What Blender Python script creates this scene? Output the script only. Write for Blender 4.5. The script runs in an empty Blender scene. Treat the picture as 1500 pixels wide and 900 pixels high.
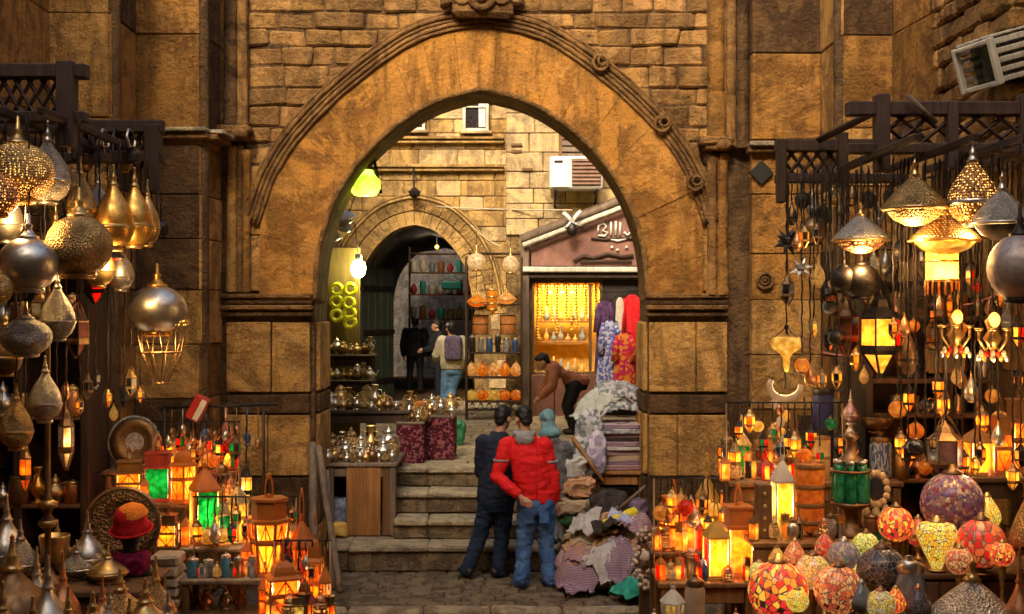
import bpy, math, random
from mathutils import Vector, Matrix, noise
random.seed(7)
R = math.radians
PI = math.pi
SC = bpy.context.scene
COL = SC.collection
# ------------------------------------------------------------------ camera, sky, sun, exposure
F, EYE = 1800.0, 2.74
cam_d = bpy.data.cameras.new('camera')
cam_d.sensor_width = 36.0
cam_d.lens = F * 36.0 / 1500.0
cam_d.clip_start = 0.05
cam_d.clip_end = 400
cam = bpy.data.objects.new('camera', cam_d)
cam.location = (0, 0, EYE)
cam.rotation_euler = (R(90), 0, 0)
COL.objects.link(cam)
SC.camera = cam
SUN_EL, SUN_AZ = 38, 192          # degrees; azimuth clockwise from +Y (north): behind the camera, a little left
w = bpy.data.worlds.new('World'); SC.world = w; w.use_nodes = True
nt = w.node_tree
bg = nt.nodes['Background']
sky = nt.nodes.new('ShaderNodeTexSky'); sky.sky_type = 'NISHITA'; sky.sun_disc = False
sky.sun_elevation = R(SUN_EL); sky.sun_rotation = R(SUN_AZ)
sky.air_density = 1.0; sky.dust_density = 8.0; sky.ozone_density = 0.6
nt.links.new(sky.outputs[0], bg.inputs[0]); bg.inputs[1].default_value = 0.15
sd = bpy.data.lights.new('sun', 'SUN'); sd.energy = 1.5; sd.angle = R(12); sd.color = (1.0, 0.85, 0.62)
sun = bpy.data.objects.new('sun', sd); COL.objects.link(sun)
dv = Vector((math.sin(R(SUN_AZ)) * math.cos(R(SUN_EL)), math.cos(R(SUN_AZ)) * math.cos(R(SUN_EL)), math.sin(R(SUN_EL))))
sun.rotation_euler = dv.to_track_quat('Z', 'Y').to_euler()
SC.view_settings.view_transform = 'Standard'; SC.view_settings.look = 'None'
SC.view_settings.gamma = 1.0; SC.view_settings.use_curve_mapping = False
SC.view_settings.exposure = 1.12
SC.cycles.use_denoising = True
SC.cycles.max_bounces = 8
SC.cycles.sample_clamp_indirect = 4.0
SC.cycles.caustics_reflective = False; SC.cycles.caustics_refractive = False

def P(u, v, Y): return Vector(((u - 750) / F * Y, Y, EYE + (450 - v) / F * Y))
def ZT(v, Y): return EYE - (v - 450) * Y / F
def XT(u, Y): return (u - 750) / F * Y
def rnd(a, b): return random.uniform(a, b)

# ------------------------------------------------------------------ mesh builder
class MB:
    def __init__(s): s.v = []; s.f = []; s.m = []; s.s = []
    def add(s, vs, fs, mat=0, smooth=False):
        o = len(s.v); s.v += [tuple(p) for p in vs]
        for f in fs:
            s.f.append([i + o for i in f]); s.m.append(mat); s.s.append(smooth)
        return s
    def box(s, c, d, mat=0, rot=None):
        x, y, z = d[0] / 2, d[1] / 2, d[2] / 2
        vs = [Vector((a * x, b * y, e * z)) for e in (-1, 1) for b in (-1, 1) for a in (-1, 1)]
        if rot is not None: vs = [rot @ q for q in vs]
        vs = [q + Vector(c) for q in vs]
        return s.add(vs, [(0, 2, 3, 1), (4, 5, 7, 6), (0, 1, 5, 4), (2, 6, 7, 3), (0, 4, 6, 2), (1, 3, 7, 5)], mat)
    def bbox(s, c, d, b=0.01, jit=0.0, mat=0, rot=None):
        """box with bevelled edges (44 triangles), slightly uneven"""
        h = [q / 2 for q in d]; b = min(b, min(h) * 0.45)
        vs = []; idx = {}
        for a in (-1, 1):
            for e in (-1, 1):
                for g in (-1, 1):
                    off = Vector((rnd(-jit, jit), rnd(-jit, jit), rnd(-jit, jit)))
                    for ax in range(3):
                        q = [a * (h[0] - b), e * (h[1] - b), g * (h[2] - b)]
                        q[ax] = (a, e, g)[ax] * h[ax]
                        idx[(a, e, g, ax)] = len(vs); vs.append(Vector(q) + off)
        fs = []
        for ax in range(3):
            o1, o2 = (ax + 1) % 3, (ax + 2) % 3
            for sg in (-1, 1):
                ring = []
                for (p, q) in ((-1, -1), (1, -1), (1, 1), (-1, 1)):
                    k = [0, 0, 0]; k[ax] = sg; k[o1] = p; k[o2] = q
                    ring.append(idx[(k[0], k[1], k[2], ax)])
                fs.append(ring if sg > 0 else ring[::-1])
        for ax in range(3):       # edges along ax
            o1, o2 = (ax + 1) % 3, (ax + 2) % 3
            for p in (-1, 1):
                for q in (-1, 1):
                    k0 = [0, 0, 0]; k0[ax] = -1; k0[o1] = p; k0[o2] = q
                    k1 = list(k0); k1[ax] = 1
                    r = [idx[(*k0, o1)], idx[(*k1, o1)], idx[(*k1, o2)], idx[(*k0, o2)]]
                    fs.append(r if p * q < 0 else r[::-1])
        for a in (-1, 1):
            for e in (-1, 1):
                for g in (-1, 1):
                    r = [idx[(a, e, g, 0)], idx[(a, e, g, 1)], idx[(a, e, g, 2)]]
                    fs.append(r if a * e * g > 0 else r[::-1])
        if rot is not None: vs = [rot @ q for q in vs]
        return s.add([q + Vector(c) for q in vs], fs, mat)
    def lathe(s, prof, n=20, c=(0, 0, 0), mat=0, smooth=True, rot=None, phase=0.0, sx=1.0, sy=1.0):
        vs = []; fs = []; rings = []
        for (r, z) in prof:
            if r < 1e-6:
                rings.append([len(vs)]); vs.append(Vector((0, 0, z)))
            else:
                rings.append(list(range(len(vs), len(vs) + n)))
                vs += [Vector((r * sx * math.cos(2 * PI * k / n + phase), r * sy * math.sin(2 * PI * k / n + phase), z)) for k in range(n)]
        for A, B in zip(rings, rings[1:]):
            if len(A) == 1 and len(B) == 1: continue
            for k in range(n):
                k2 = (k + 1) % n
                if len(A) == 1: fs.append((A[0], B[k2], B[k]))
                elif len(B) == 1: fs.append((A[k], A[k2], B[0]))
                else: fs.append((A[k], A[k2], B[k2], B[k]))
        if rot is not None: vs = [rot @ q for q in vs]
        return s.add([q + Vector(c) for q in vs], fs, mat, smooth)
    def tube(s, pts, rad, n=8, mat=0, smooth=True, closed=False, flat=1.0):
        pts = [Vector(p) for p in pts]; N = len(pts)
        vs = []; fs = []; up = None
        for i, p in enumerate(pts):
            if closed: t = pts[(i + 1) % N] - pts[i - 1]
            else: t = pts[min(i + 1, N - 1)] - pts[max(i - 1, 0)]
            t = t.normalized() if t.length > 1e-9 else Vector((0, 0, 1))
            if up is None:
                up = Vector((1, 0, 0)) if abs(t.x) < 0.8 else Vector((0, 1, 0))
            a = (up - t * up.dot(t))
            if a.length < 1e-5: a = t.orthogonal()
            a.normalize(); b = t.cross(a); up = a
            r = rad[i] if isinstance(rad, list) else rad
            if isinstance(r, (list, tuple)): ra, rb = r
            else: ra, rb = r, r * flat
            vs += [p + a * (ra * math.cos(2 * PI * k / n)) + b * (rb * math.sin(2 * PI * k / n)) for k in range(n)]
        for i in range(N if closed else N - 1):
            j = (i + 1) % N
            for k in range(n):
                k2 = (k + 1) % n
                fs.append((i * n + k, i * n + k2, j * n + k2, j * n + k))
        if not closed:
            fs.append(tuple(range(n))[::-1]); fs.append(tuple(range((N - 1) * n, N * n)))
        return s.add(vs, fs, mat, smooth)
    def ball(s, c, r, n=12, m=8, mat=0):
        if not isinstance(r, (list, tuple)): r = (r, r, r)
        pr = [(math.sin(PI * i / m), -math.cos(PI * i / m)) for i in range(m + 1)]
        pr[0] = (0, -1); pr[-1] = (0, 1)
        o = len(s.v); s.lathe(pr, n, (0, 0, 0), mat)
        for i in range(o, len(s.v)):
            q = s.v[i]; s.v[i] = (q[0] * r[0] + c[0], q[1] * r[1] + c[1], q[2] * r[2] + c[2])
        return s
    def ring(s, c, R_, r, n=16, axis='y', mat=0, k=6):
        pts = []
        for i in range(n):
            a = 2 * PI * i / n; x, y = R_ * math.cos(a), R_ * math.sin(a)
            pts.append(Vector(c) + (Vector((x, 0, y)) if axis == 'y' else Vector((x, y, 0)) if axis == 'z' else Vector((0, x, y))))
        return s.tube(pts, r, k, mat, True, True)
    def prism(s, pts2, y0, y1, mat=0):
        """polygon in XZ (counter-clockwise seen from -Y) extruded from y0 (front) to y1"""
        n = len(pts2)
        vs = [(x, y0, z) for x, z in pts2] + [(x, y1, z) for x, z in pts2]
        fs = [tuple(range(n)), tuple(range(n, 2 * n))[::-1]]
        for i in range(n):
            j = (i + 1) % n
            fs.append((i, i + n, j + n, j))
        return s.add(vs, fs, mat)
    def mesh(s, name, mats):
        me = bpy.data.meshes.new(name)
        me.from_pydata(s.v, [], s.f)
        for m in (mats if isinstance(mats, (list, tuple)) else [mats]): me.materials.append(m)
        me.polygons.foreach_set('material_index', s.m)
        me.polygons.foreach_set('use_smooth', s.s)
        me.update()
        return me

def ob(name, me, parent=None, loc=(0, 0, 0), rot=(0, 0, 0)):
    o = bpy.data.objects.new(name, me); COL.objects.link(o)
    o.location = loc; o.rotation_euler = rot
    if parent is not None: o.parent = parent
    return o
def tag(o, label, cat=None, group=None, kind=None):
    if label: o['label'] = label
    if cat: o['category'] = cat
    if group: o['group'] = group
    if kind: o['kind'] = kind
    return o
def thing(name, label, cat, loc=(0, 0, 0), rz=0, group=None, scale=None, rot=None):
    o = bpy.data.objects.new(name, None); COL.objects.link(o)
    o.empty_display_size = 0.1
    o.location = loc; o.rotation_euler = rot if rot is not None else (0, 0, rz)
    if scale is not None: o.scale = scale if isinstance(scale, (tuple, list)) else (scale,) * 3
    return tag(o, label, cat, group)
def struct(name, me, loc=(0, 0, 0)):
    o = ob(name, me, None, loc); o['kind'] = 'structure'; return o
def place(spec, name, label, cat, loc, s=1.0, rz=0, group=None, rot=None, light=None):
    """a thing made of spec = [(part, mesh, [(sub, mesh)..])..]"""
    t = thing(name, label, cat, loc, rz, group, s, rot)
    for p in spec:
        o = ob(p[0], p[1], t)
        for q in (p[2] if len(p) > 2 else []): ob(q[0], q[1], o)
    if light:
        col, watts, zz = light
        ld = bpy.data.lights.new('lamp_light', 'POINT'); ld.energy = watts; ld.color = col; ld.shadow_soft_size = 0.06
        lo = bpy.data.objects.new('lamp_light', ld); COL.objects.link(lo); lo.parent = t; lo.location = (0, 0, zz)
    return t
ORD = ['first', 'second', 'third', 'fourth', 'fifth', 'sixth', 'seventh', 'eighth', 'ninth', 'tenth', 'eleventh', 'twelfth', 'thirteenth', 'fourteenth']

# ------------------------------------------------------------------ materials
MC = {}
def newmat(name):
    m = bpy.data.materials.new(name); m.use_nodes = True
    n = m.node_tree; b = n.nodes['Principled BSDF']
    return m, n, b
def N(n, t, **kw):
    x = n.nodes.new(t)
    for k, v in kw.items():
        if k.startswith('i_'): x.inputs[int(k[2:])].default_value = v
        else: setattr(x, k, v)
    return x
def c4(c): return (c[0], c[1], c[2], 1.0)
def mul(c, k): return tuple(min(1, x * k) for x in c)
def mixrgb(n, fac, a, b, mode='MIX'):
    x = n.nodes.new('ShaderNodeMix'); x.data_type = 'RGBA'; x.blend_type = mode
    for s_, val in ((x.inputs[0], fac), (x.inputs[6], a), (x.inputs[7], b)):
        if hasattr(val, 'is_output'): n.links.new(val, s_)
        elif isinstance(val, (int, float)): s_.default_value = val
        else: s_.default_value = c4(val)
    return x.outputs[2]
def ramp(n, src, stops):
    r = n.nodes.new('ShaderNodeValToRGB'); e = r.color_ramp.elements
    while len(e) < len(stops): e.new(0.5)
    for k, (p, c) in enumerate(stops):
        e[k].position = p; e[k].color = c4(c) if isinstance(c, (tuple, list)) else (c, c, c, 1)
    n.links.new(src, r.inputs[0]); return r.outputs[0]
def tex(n, kind, scale, detail=4, vec=None, rough=0.55, dist=0.0):
    t = n.nodes.new(kind); t.inputs['Scale'].default_value = scale
    if 'Detail' in t.inputs: t.inputs['Detail'].default_value = detail
    if 'Roughness' in t.inputs: t.inputs['Roughness'].default_value = rough
    if kind == 'ShaderNodeTexNoise': t.inputs['Distortion'].default_value = dist
    if vec is not None: n.links.new(vec, t.inputs['Vector'])
    return t
def bump(n, b, h, strength=0.5, dist=0.02):
    x = n.nodes.new('ShaderNodeBump'); x.inputs['Strength'].default_value = strength; x.inputs['Distance'].default_value = dist
    n.links.new(h, x.inputs['Height']); n.links.new(x.outputs[0], b.inputs['Normal'])
def worldpos(n): return n.nodes.new('ShaderNodeNewGeometry').outputs['Position']
def objco(n): return n.nodes.new('ShaderNodeTexCoord').outputs['Object']
def orand(n): return n.nodes.new('ShaderNodeObjectInfo').outputs['Random']

def stone(name, col, dark=0.45, light=1.35, scale=2.2, stain=0.8, bstr=0.7, bscale=26, var=0.3, tint=(0.9, 0.6, 0.25)):
    if name in MC: return MC[name]
    m, n, b = newmat(name); pos = worldpos(n)
    big = tex(n, 'ShaderNodeTexNoise', scale, 6, pos, 0.62, 0.6)
    base = ramp(n, big.outputs[0], [(0.39, mul(col, dark)), (0.48, col), (0.54, mul(col, 1.1)), (0.62, mul(col, light))])
    pt = tex(n, 'ShaderNodeTexNoise', scale * 0.9, 7, pos, 0.66, 1.6)
    base = mixrgb(n, ramp(n, pt.outputs[0], [(0.51, 0.0), (0.56, 0.85)]), base, (min(1, col[0] * 1.35), col[1] * 1.28, col[2] * 0.95))
    base = mixrgb(n, ramp(n, pt.outputs[0], [(0.42, 0.8), (0.48, 0.0)]), base, (col[0] * 0.5, col[1] * 0.42, col[2] * 0.35))
    mp = n.nodes.new('ShaderNodeMapping'); mp.inputs['Scale'].default_value = (3.0, 3.0, 0.55); n.links.new(pos, mp.inputs[0])
    st = tex(n, 'ShaderNodeTexNoise', 2.4, 5, mp.outputs[0], 0.6, 0.3)     # weather streaks
    base = mixrgb(n, ramp(n, st.outputs[0], [(0.49, 0.0), (0.64, stain)]), base, mul(col, 0.33))
    rv = n.nodes.new('ShaderNodeMapRange'); n.links.new(orand(n), rv.inputs[0]); rv.inputs[3].default_value = 1 - var; rv.inputs[4].default_value = 1 + var
    hs = n.nodes.new('ShaderNodeHueSaturation'); n.links.new(base, hs.inputs['Color']); n.links.new(rv.outputs[0], hs.inputs['Value'])
    fine = tex(n, 'ShaderNodeTexNoise', 45, 5, pos, 0.7)
    fin = mixrgb(n, 0.28, hs.outputs[0], ramp(n, fine.outputs[0], [(0.3, mul(col, 0.3)), (0.7, mul(col, 1.5))]))
    n.links.new(fin, b.inputs['Base Color'])
    b.inputs['Roughness'].default_value = 0.9; b.inputs['Specular IOR Level'].default_value = 0.15
    pit = tex(n, 'ShaderNodeTexNoise', bscale, 8, pos, 0.68)
    big2 = tex(n, 'ShaderNodeTexNoise', 5, 4, pos, 0.6)
    add = n.nodes.new('ShaderNodeMath'); add.operation = 'MULTIPLY_ADD'; n.links.new(big2.outputs[0], add.inputs[0]); add.inputs[1].default_value = 1.6; n.links.new(pit.outputs[0], add.inputs[2])
    bump(n, b, add.outputs[0], min(1.0, bstr * 1.4), 0.05)
    MC[name] = m; return m
def wood(name, col, gscale=(18, 18, 1.4), rough=0.65, contrast=0.5):
    if name in MC: return MC[name]
    m, n, b = newmat(name); o = objco(n)
    mp = n.nodes.new('ShaderNodeMapping'); mp.inputs['Scale'].default_value = gscale; n.links.new(o, mp.inputs[0])
    g = tex(n, 'ShaderNodeTexNoise', 1.0, 6, mp.outputs[0], 0.65, 0.8)
    c = ramp(n, g.outputs[0], [(0.3, mul(col, contrast)), (0.55, col), (0.75, mul(col, 1.5))])
    big = tex(n, 'ShaderNodeTexNoise', 2.0, 3, worldpos(n))
    c = mixrgb(n, ramp(n, big.outputs[0], [(0.45, 0.0), (0.7, 0.5)]), c, mul(col, 0.4))
    n.links.new(c, b.inputs['Base Color']); b.inputs['Roughness'].default_value = rough; b.inputs['Specular IOR Level'].default_value = 0.3
    bump(n, b, g.outputs[0], 0.35, 0.01)
    MC[name] = m; return m
def metal(name, col, rough=0.3, tarnish=0.5, engrave=0.0, holes=None, lit=0.0, litcol=(1, 0.5, 0.1), hscale=9.0, hsize=0.22):
    if name in MC: return MC[name]
    m, n, b = newmat(name); o = objco(n)
    t = tex(n, 'ShaderNodeTexNoise', 3.0, 6, o, 0.65, 0.5)
    c = ramp(n, t.outputs[0], [(0.3, mul(col, 1 - tarnish)), (0.55, col), (0.8, mul(col, 1.25))])
    n.links.new(ramp(n, t.outputs[0], [(0.3, min(1, rough + 0.25)), (0.7, rough)]), b.inputs['Roughness'])
    b.inputs['Metallic'].default_value = 0.95
    h = None
    if engrave:
        v = tex(n, 'ShaderNodeTexVoronoi', hscale * 2.4, 0, o); h = v.outputs['Distance']
        c = mixrgb(n, ramp(n, h, [(0.25, 0.0), (0.6, engrave)]), c, mul(col, 0.25))
        bump(n, b, h, 0.5, 0.03)
    if holes:
        v = tex(n, 'ShaderNodeTexVoronoi', hscale, 0, o); v.inputs['Randomness'].default_value = 0.35
        hm = ramp(n, v.outputs['Distance'], [(hsize, 1.0), (hsize + 0.05, 0.0)])
        c = mixrgb(n, hm, c, (0.02, 0.012, 0.005))
        bump(n, b, v.outputs['Distance'], 0.5, 0.05)
        if lit:
            b.inputs['Emission Color'].default_value = c4(litcol)
            mu = n.nodes.new('ShaderNodeMath'); mu.operation = 'MULTIPLY'; n.links.new(hm, mu.inputs[0]); mu.inputs[1].default_value = lit
            n.links.new(mu.outputs[0], b.inputs['Emission Strength'])
    n.links.new(c, b.inputs['Base Color'])
    MC[name] = m; return m
def plain(name, col, rough=0.7, metallic=0.0, var=0.3, spec=0.3, nscale=9):
    if name in MC: return MC[name]
    m, n, b = newmat(name)
    t = tex(n, 'ShaderNodeTexNoise', nscale, 5, worldpos(n), 0.6)
    c = ramp(n, t.outputs[0], [(0.3, mul(col, 1 - var)), (0.6, col), (0.8, mul(col, 1 + var))])
    n.links.new(c, b.inputs['Base Color']); b.inputs['Roughness'].default_value = rough
    b.inputs['Metallic'].default_value = metallic; b.inputs['Specular IOR Level'].default_value = spec
    bump(n, b, t.outputs[0], 0.2, 0.01)
    MC[name] = m; return m
def glass(name, col, lit=0.0, edge=None, ns=22):
    """coloured lamp glass; lit panes let the light of the lamp inside through"""
    if name in MC: return MC[name]
    m, n, b = newmat(name)
    t = tex(n, 'ShaderNodeTexNoise', ns, 3, worldpos(n), 0.5)
    n.links.new(ramp(n, t.outputs[0], [(0.35, mul(col, 0.45)), (0.65, col)]), b.inputs['Base Color'])
    b.inputs['Roughness'].default_value = 0.18; b.inputs['Specular IOR Level'].default_value = 0.5
    if lit:
        ec = ramp(n, t.outputs[0], [(0.38, edge or mul(col, 0.6)), (0.62, col)])
        n.links.new(ec, b.inputs['Emission Color'])
        rr = ramp(n, t.outputs[0], [(0.36, 0.2), (0.66, 1.0)])
        mu = n.nodes.new('ShaderNodeMath'); mu.operation = 'MULTIPLY'; n.links.new(rr, mu.inputs[0]); mu.inputs[1].default_value = lit * (0.15 if lit < 4.5 else 1.0)
        n.links.new(mu.outputs[0], b.inputs['Emission Strength'])
        if 0.5 < lit < 4.5:
            tl = n.nodes.new('ShaderNodeBsdfTranslucent'); n.links.new(ec, tl.inputs[0])
            mx = n.nodes.new('ShaderNodeMixShader'); mx.inputs[0].default_value = 0.65
            n.links.new(b.outputs[0], mx.inputs[1]); n.links.new(tl.outputs[0], mx.inputs[2])
            n.links.new(mx.outputs[0], n.nodes['Material Output'].inputs[0])
    MC[name] = m; return m
def mosaic(name, pal, lit=0.6, scale=6.0):
    if name in MC: return MC[name]
    m, n, b = newmat(name); o = objco(n)
    sx = n.nodes.new('ShaderNodeSeparateXYZ'); n.links.new(o, sx.inputs[0])           # tiles set in rows round the shade
    at = n.nodes.new('ShaderNodeMath'); at.operation = 'ARCTAN2'; n.links.new(sx.outputs[1], at.inputs[0]); n.links.new(sx.outputs[0], at.inputs[1])
    cb = n.nodes.new('ShaderNodeCombineXYZ'); n.links.new(at.outputs[0], cb.inputs[0]); n.links.new(sx.outputs[2], cb.inputs[1])
    o = cb.outputs[0]; scale *= 0.62
    v = tex(n, 'ShaderNodeTexVoronoi', scale, 0, o); v.inputs['Randomness'].default_value = 0.75
    e = tex(n, 'ShaderNodeTexVoronoi', scale, 0, o); e.inputs['Randomness'].default_value = 0.75; e.feature = 'DISTANCE_TO_EDGE'
    sep = n.nodes.new('ShaderNodeSeparateColor'); n.links.new(v.outputs['Color'], sep.inputs[0])
    r = n.nodes.new('ShaderNodeValToRGB'); r.color_ramp.interpolation = 'CONSTANT'; el = r.color_ramp.elements
    while len(el) < len(pal): el.new(0.5)
    for k, c in enumerate(pal): el[k].position = k / len(pal); el[k].color = c4(c)
    n.links.new(sep.outputs[0], r.inputs[0])
    mask = ramp(n, e.outputs['Distance'], [(0.03, 0.0), (0.07, 1.0)])
    c = mixrgb(n, mask, (0.22, 0.17, 0.12), r.outputs[0])
    n.links.new(c, b.inputs['Base Color']); b.inputs['Roughness'].default_value = 0.22
    n.links.new(r.outputs[0], b.inputs['Emission Color'])
    mu = n.nodes.new('ShaderNodeMath'); mu.operation = 'MULTIPLY'; n.links.new(mask, mu.inputs[0]); mu.inputs[1].default_value = lit
    n.links.new(mu.outputs[0], b.inputs['Emission Strength'])
    bump(n, b, mask, 0.4, 0.03)
    MC[name] = m; return m
def cloth(name, cols, kind='plain', scale=14, rough=0.95, rotv=(0, 0, 0)):
    if name in MC: return MC[name]
    m, n, b = newmat(name); o = objco(n)
    if kind == 'stripe':
        mp = n.nodes.new('ShaderNodeMapping'); mp.inputs['Rotation'].default_value = rotv; n.links.new(o, mp.inputs[0])
        wv = n.nodes.new('ShaderNodeTexWave'); wv.inputs['Scale'].default_value = scale; wv.inputs['Distortion'].default_value = 1.2
        wv.inputs['Detail'].default_value = 2; n.links.new(mp.outputs[0], wv.inputs[0]); src = wv.outputs[0]
    elif kind == 'print':
        vv = tex(n, 'ShaderNodeTexVoronoi', scale, 0, o); src = vv.outputs['Color']
    else:
        src = tex(n, 'ShaderNodeTexNoise', scale, 4, o).outputs[0]
    r = n.nodes.new('ShaderNodeValToRGB'); el = r.color_ramp.elements
    if kind != 'plain': r.color_ramp.interpolation = 'CONSTANT'
    while len(el) < len(cols): el.new(0.5)
    for k, c in enumerate(cols):
        el[k].position = (0.3 + 0.4 * k / max(1, len(cols) - 1)) if kind == 'plain' else k / len(cols)
        el[k].color = c4(c)
    n.links.new(src, r.inputs[0]); n.links.new(r.outputs[0], b.inputs['Base Color'])
    b.inputs['Roughness'].default_value = rough; b.inputs['Specular IOR Level'].default_value = 0.1
    f = tex(n, 'ShaderNodeTexNoise', 16, 8, o, 0.62, 1.2); bump(n, b, f.outputs[0], 0.55, 0.03)
    MC[name] = m; return m

M_ST = stone('ochre_stone', (0.32, 0.152, 0.038))
M_STD = stone('dark_band_stone', (0.115, 0.062, 0.026), var=0.18)
M_STL = stone('light_band_stone', (0.50, 0.27, 0.080), var=0.18)
M_RUB = stone('rubble_stone', (0.31, 0.165, 0.055), var=0.5, bstr=1.0, bscale=18)
M_MOR = stone('mortar', (0.15, 0.085, 0.038), var=0.0, bstr=1.0)
M_PLA = stone('arch_plaster', (0.41, 0.188, 0.042), dark=0.35, light=1.35, scale=1.5, stain=0.85, bstr=0.5, var=0.1)
M_MOU = stone('moulding_stone', (0.25, 0.13, 0.045), var=0.15)
M_CST = stone('courtyard_stone', (0.40, 0.25, 0.09), dark=0.4, stain=0.75, var=0.16, bstr=0.5)
M_CSP = stone('courtyard_plaster', (0.46, 0.33, 0.165), dark=0.55, stain=0.5, var=0.1, bstr=0.4)
M_CMO = stone('courtyard_mortar', (0.30, 0.19, 0.075), var=0.0)
M_PAV = stone('paving_stone', (0.20, 0.15, 0.10), dark=0.5, var=0.22, scale=5, stain=0.4)
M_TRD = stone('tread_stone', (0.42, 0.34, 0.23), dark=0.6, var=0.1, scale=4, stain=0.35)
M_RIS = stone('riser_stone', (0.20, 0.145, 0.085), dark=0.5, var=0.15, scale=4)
M_GRD = stone('ground_dirt', (0.16, 0.115, 0.075), var=0.0, scale=1.2)
M_WD = wood('dark_wood', (0.055, 0.03, 0.017))
M_WM = wood('brown_wood', (0.16, 0.075, 0.026))
M_WL = wood('orange_wood', (0.30, 0.13, 0.035))
M_WG = wood('grey_wood', (0.20, 0.14, 0.09))
M_WX = wood('white_painted_wood', (0.62, 0.55, 0.42), contrast=0.6)
M_BR = metal('brass', (0.62, 0.40, 0.15), 0.28)
M_BRE = metal('engraved_brass', (0.60, 0.38, 0.14), 0.3, engrave=0.55, hscale=7)
M_BRP = metal('pierced_brass', (0.60, 0.37, 0.14), 0.3, holes=True, hscale=8)
M_BRL = metal('lit_pierced_brass', (0.66, 0.38, 0.14), 0.3, holes=True, lit=1.3, hscale=12, hsize=0.2, litcol=(1, 0.55, 0.12))
M_GO = metal('amber_gold', (0.80, 0.42, 0.09), 0.24, tarnish=0.45)
M_CO = metal('copper', (0.60, 0.27, 0.12), 0.3)
M_COP = metal('pierced_copper', (0.62, 0.28, 0.12), 0.3, holes=True, lit=1.6, hscale=7, litcol=(1, 0.4, 0.08))
M_SI = metal('silver_metal', (0.62, 0.56, 0.46), 0.25)
M_SIE = metal('engraved_silver', (0.56, 0.50, 0.41), 0.32, engrave=0.5, hscale=8)
M_DK = metal('dark_iron', (0.055, 0.045, 0.04), 0.45)
M_BZ = metal('dark_bronze', (0.26, 0.15, 0.07), 0.35)
M_WIRE = plain('black_wire', (0.02, 0.016, 0.013), 0.6)
M_WHT = plain('white_enamel', (0.72, 0.68, 0.58), 0.5)
M_BULB = glass('lit_bulb', (1.0, 0.40, 0.05), 4.6, edge=(1.0, 0.34, 0.04))
M_BULBG = glass('lit_green_white_bulb', (0.95, 1.0, 0.55), 16, edge=(0.8, 1.0, 0.4))
G_AMB = glass('amber_glass_lit', (1.0, 0.56, 0.10), 1.4, edge=(0.95, 0.32, 0.03))
G_YEL = glass('yellow_glass_lit', (1.0, 0.76, 0.18), 1.7, edge=(1.0, 0.52, 0.06))
G_YELB = glass('bright_yellow_glass_lit', (1.0, 0.80, 0.22), 3.0, edge=(1.0, 0.55, 0.05))
G_ORA = glass('orange_glass_lit', (1.0, 0.42, 0.05), 1.3, edge=(0.85, 0.22, 0.015))
G_RED = glass('red_glass_lit', (0.95, 0.06, 0.015), 1.0, edge=(0.5, 0.01, 0.004))
G_GRN = glass('green_glass_lit', (0.03, 0.34, 0.12), 0.6, edge=(0.012, 0.16, 0.05))
G_GRND = glass('green_glass', (0.03, 0.28, 0.10), 0.25)
G_BLU = glass('blue_glass', (0.05, 0.10, 0.22), 0.12)
G_TEA = glass('teal_glass', (0.06, 0.20, 0.26), 0.06)
G_CLR = glass('smoky_glass', (0.30, 0.28, 0.25))
G_WHT = glass('milk_glass_lit', (1.0, 0.85, 0.55), 1.5, edge=(0.9, 0.6, 0.25))
G_DRK = glass('dark_glass', (0.03, 0.025, 0.025))
# ================================================================== LARGE STRUCTURE
def catmull(pts, per=6):
    out = []
    for i in range(len(pts) - 1):
        p0 = pts[max(i - 1, 0)]; p1 = pts[i]; p2 = pts[i + 1]; p3 = pts[min(i + 2, len(pts) - 1)]
        for k in range(per):
            t = k / per; q = []
            for a, b_, c, d in zip(p0, p1, p2, p3):
                q.append(0.5 * ((2 * b_) + (-a + c) * t + (2 * a - 5 * b_ + 4 * c - d) * t * t + (-a + 3 * b_ - 3 * c + d) * t ** 3))
            out.append(tuple(q))
    out.append(tuple(pts[-1])); return out
def arch_pts(half, Y, u0, per=5):
    """half profile [(du, v)] from apex to springing -> world (x, z) from left springing over apex to right"""
    h = catmull(half, per)
    L = [(XT(u0 - d, Y), ZT(v, Y)) for d, v in h][::-1]
    Rr = [(XT(u0 + d, Y), ZT(v, Y)) for d, v in h][1:]
    return L + Rr
def offset(curve, d):
    out = []
    for i, p in enumerate(curve):
        a = curve[max(i - 1, 0)]; b_ = curve[min(i + 1, len(curve) - 1)]
        t = Vector((b_[0] - a[0], b_[1] - a[1])).normalized()
        out.append((p[0] - t.y * d, p[1] + t.x * d))
    return out
def zat(curve, x):
    for (x0, z0), (x1, z1) in zip(curve, curve[1:]):
        if x0 <= x <= x1 and x1 > x0: return z0 + (z1 - z0) * (x - x0) / (x1 - x0)
    return None
GY = 12.6
IN_H = [(0, 128), (65, 146), (120, 178), (175, 228), (213, 285), (235, 345), (244, 400), (245.5, 440)]
EX_H = [(0, 38), (90, 60), (180, 121), (255, 192), (300, 258), (325, 330)]
g_in = arch_pts(IN_H, GY, 705); g_ex = arch_pts(EX_H, GY, 705)
GX0, GX1 = XT(330, GY), XT(1066, GY)          # jamb outer sides
GTOP = 8.2
gate = thing('stone_gateway', 'tall pointed stone archway with plastered arch band and striped jambs', 'archway', ((XT(705, GY)), GY, 0))
GO_ = Vector(gate.location)
def gob(name, mb, mats, parent=None):
    me = mb.mesh(name, mats)
    for v in me.vertices: v.co -= GO_
    o = ob(name, me, gate if parent is None else parent); return o
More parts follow.
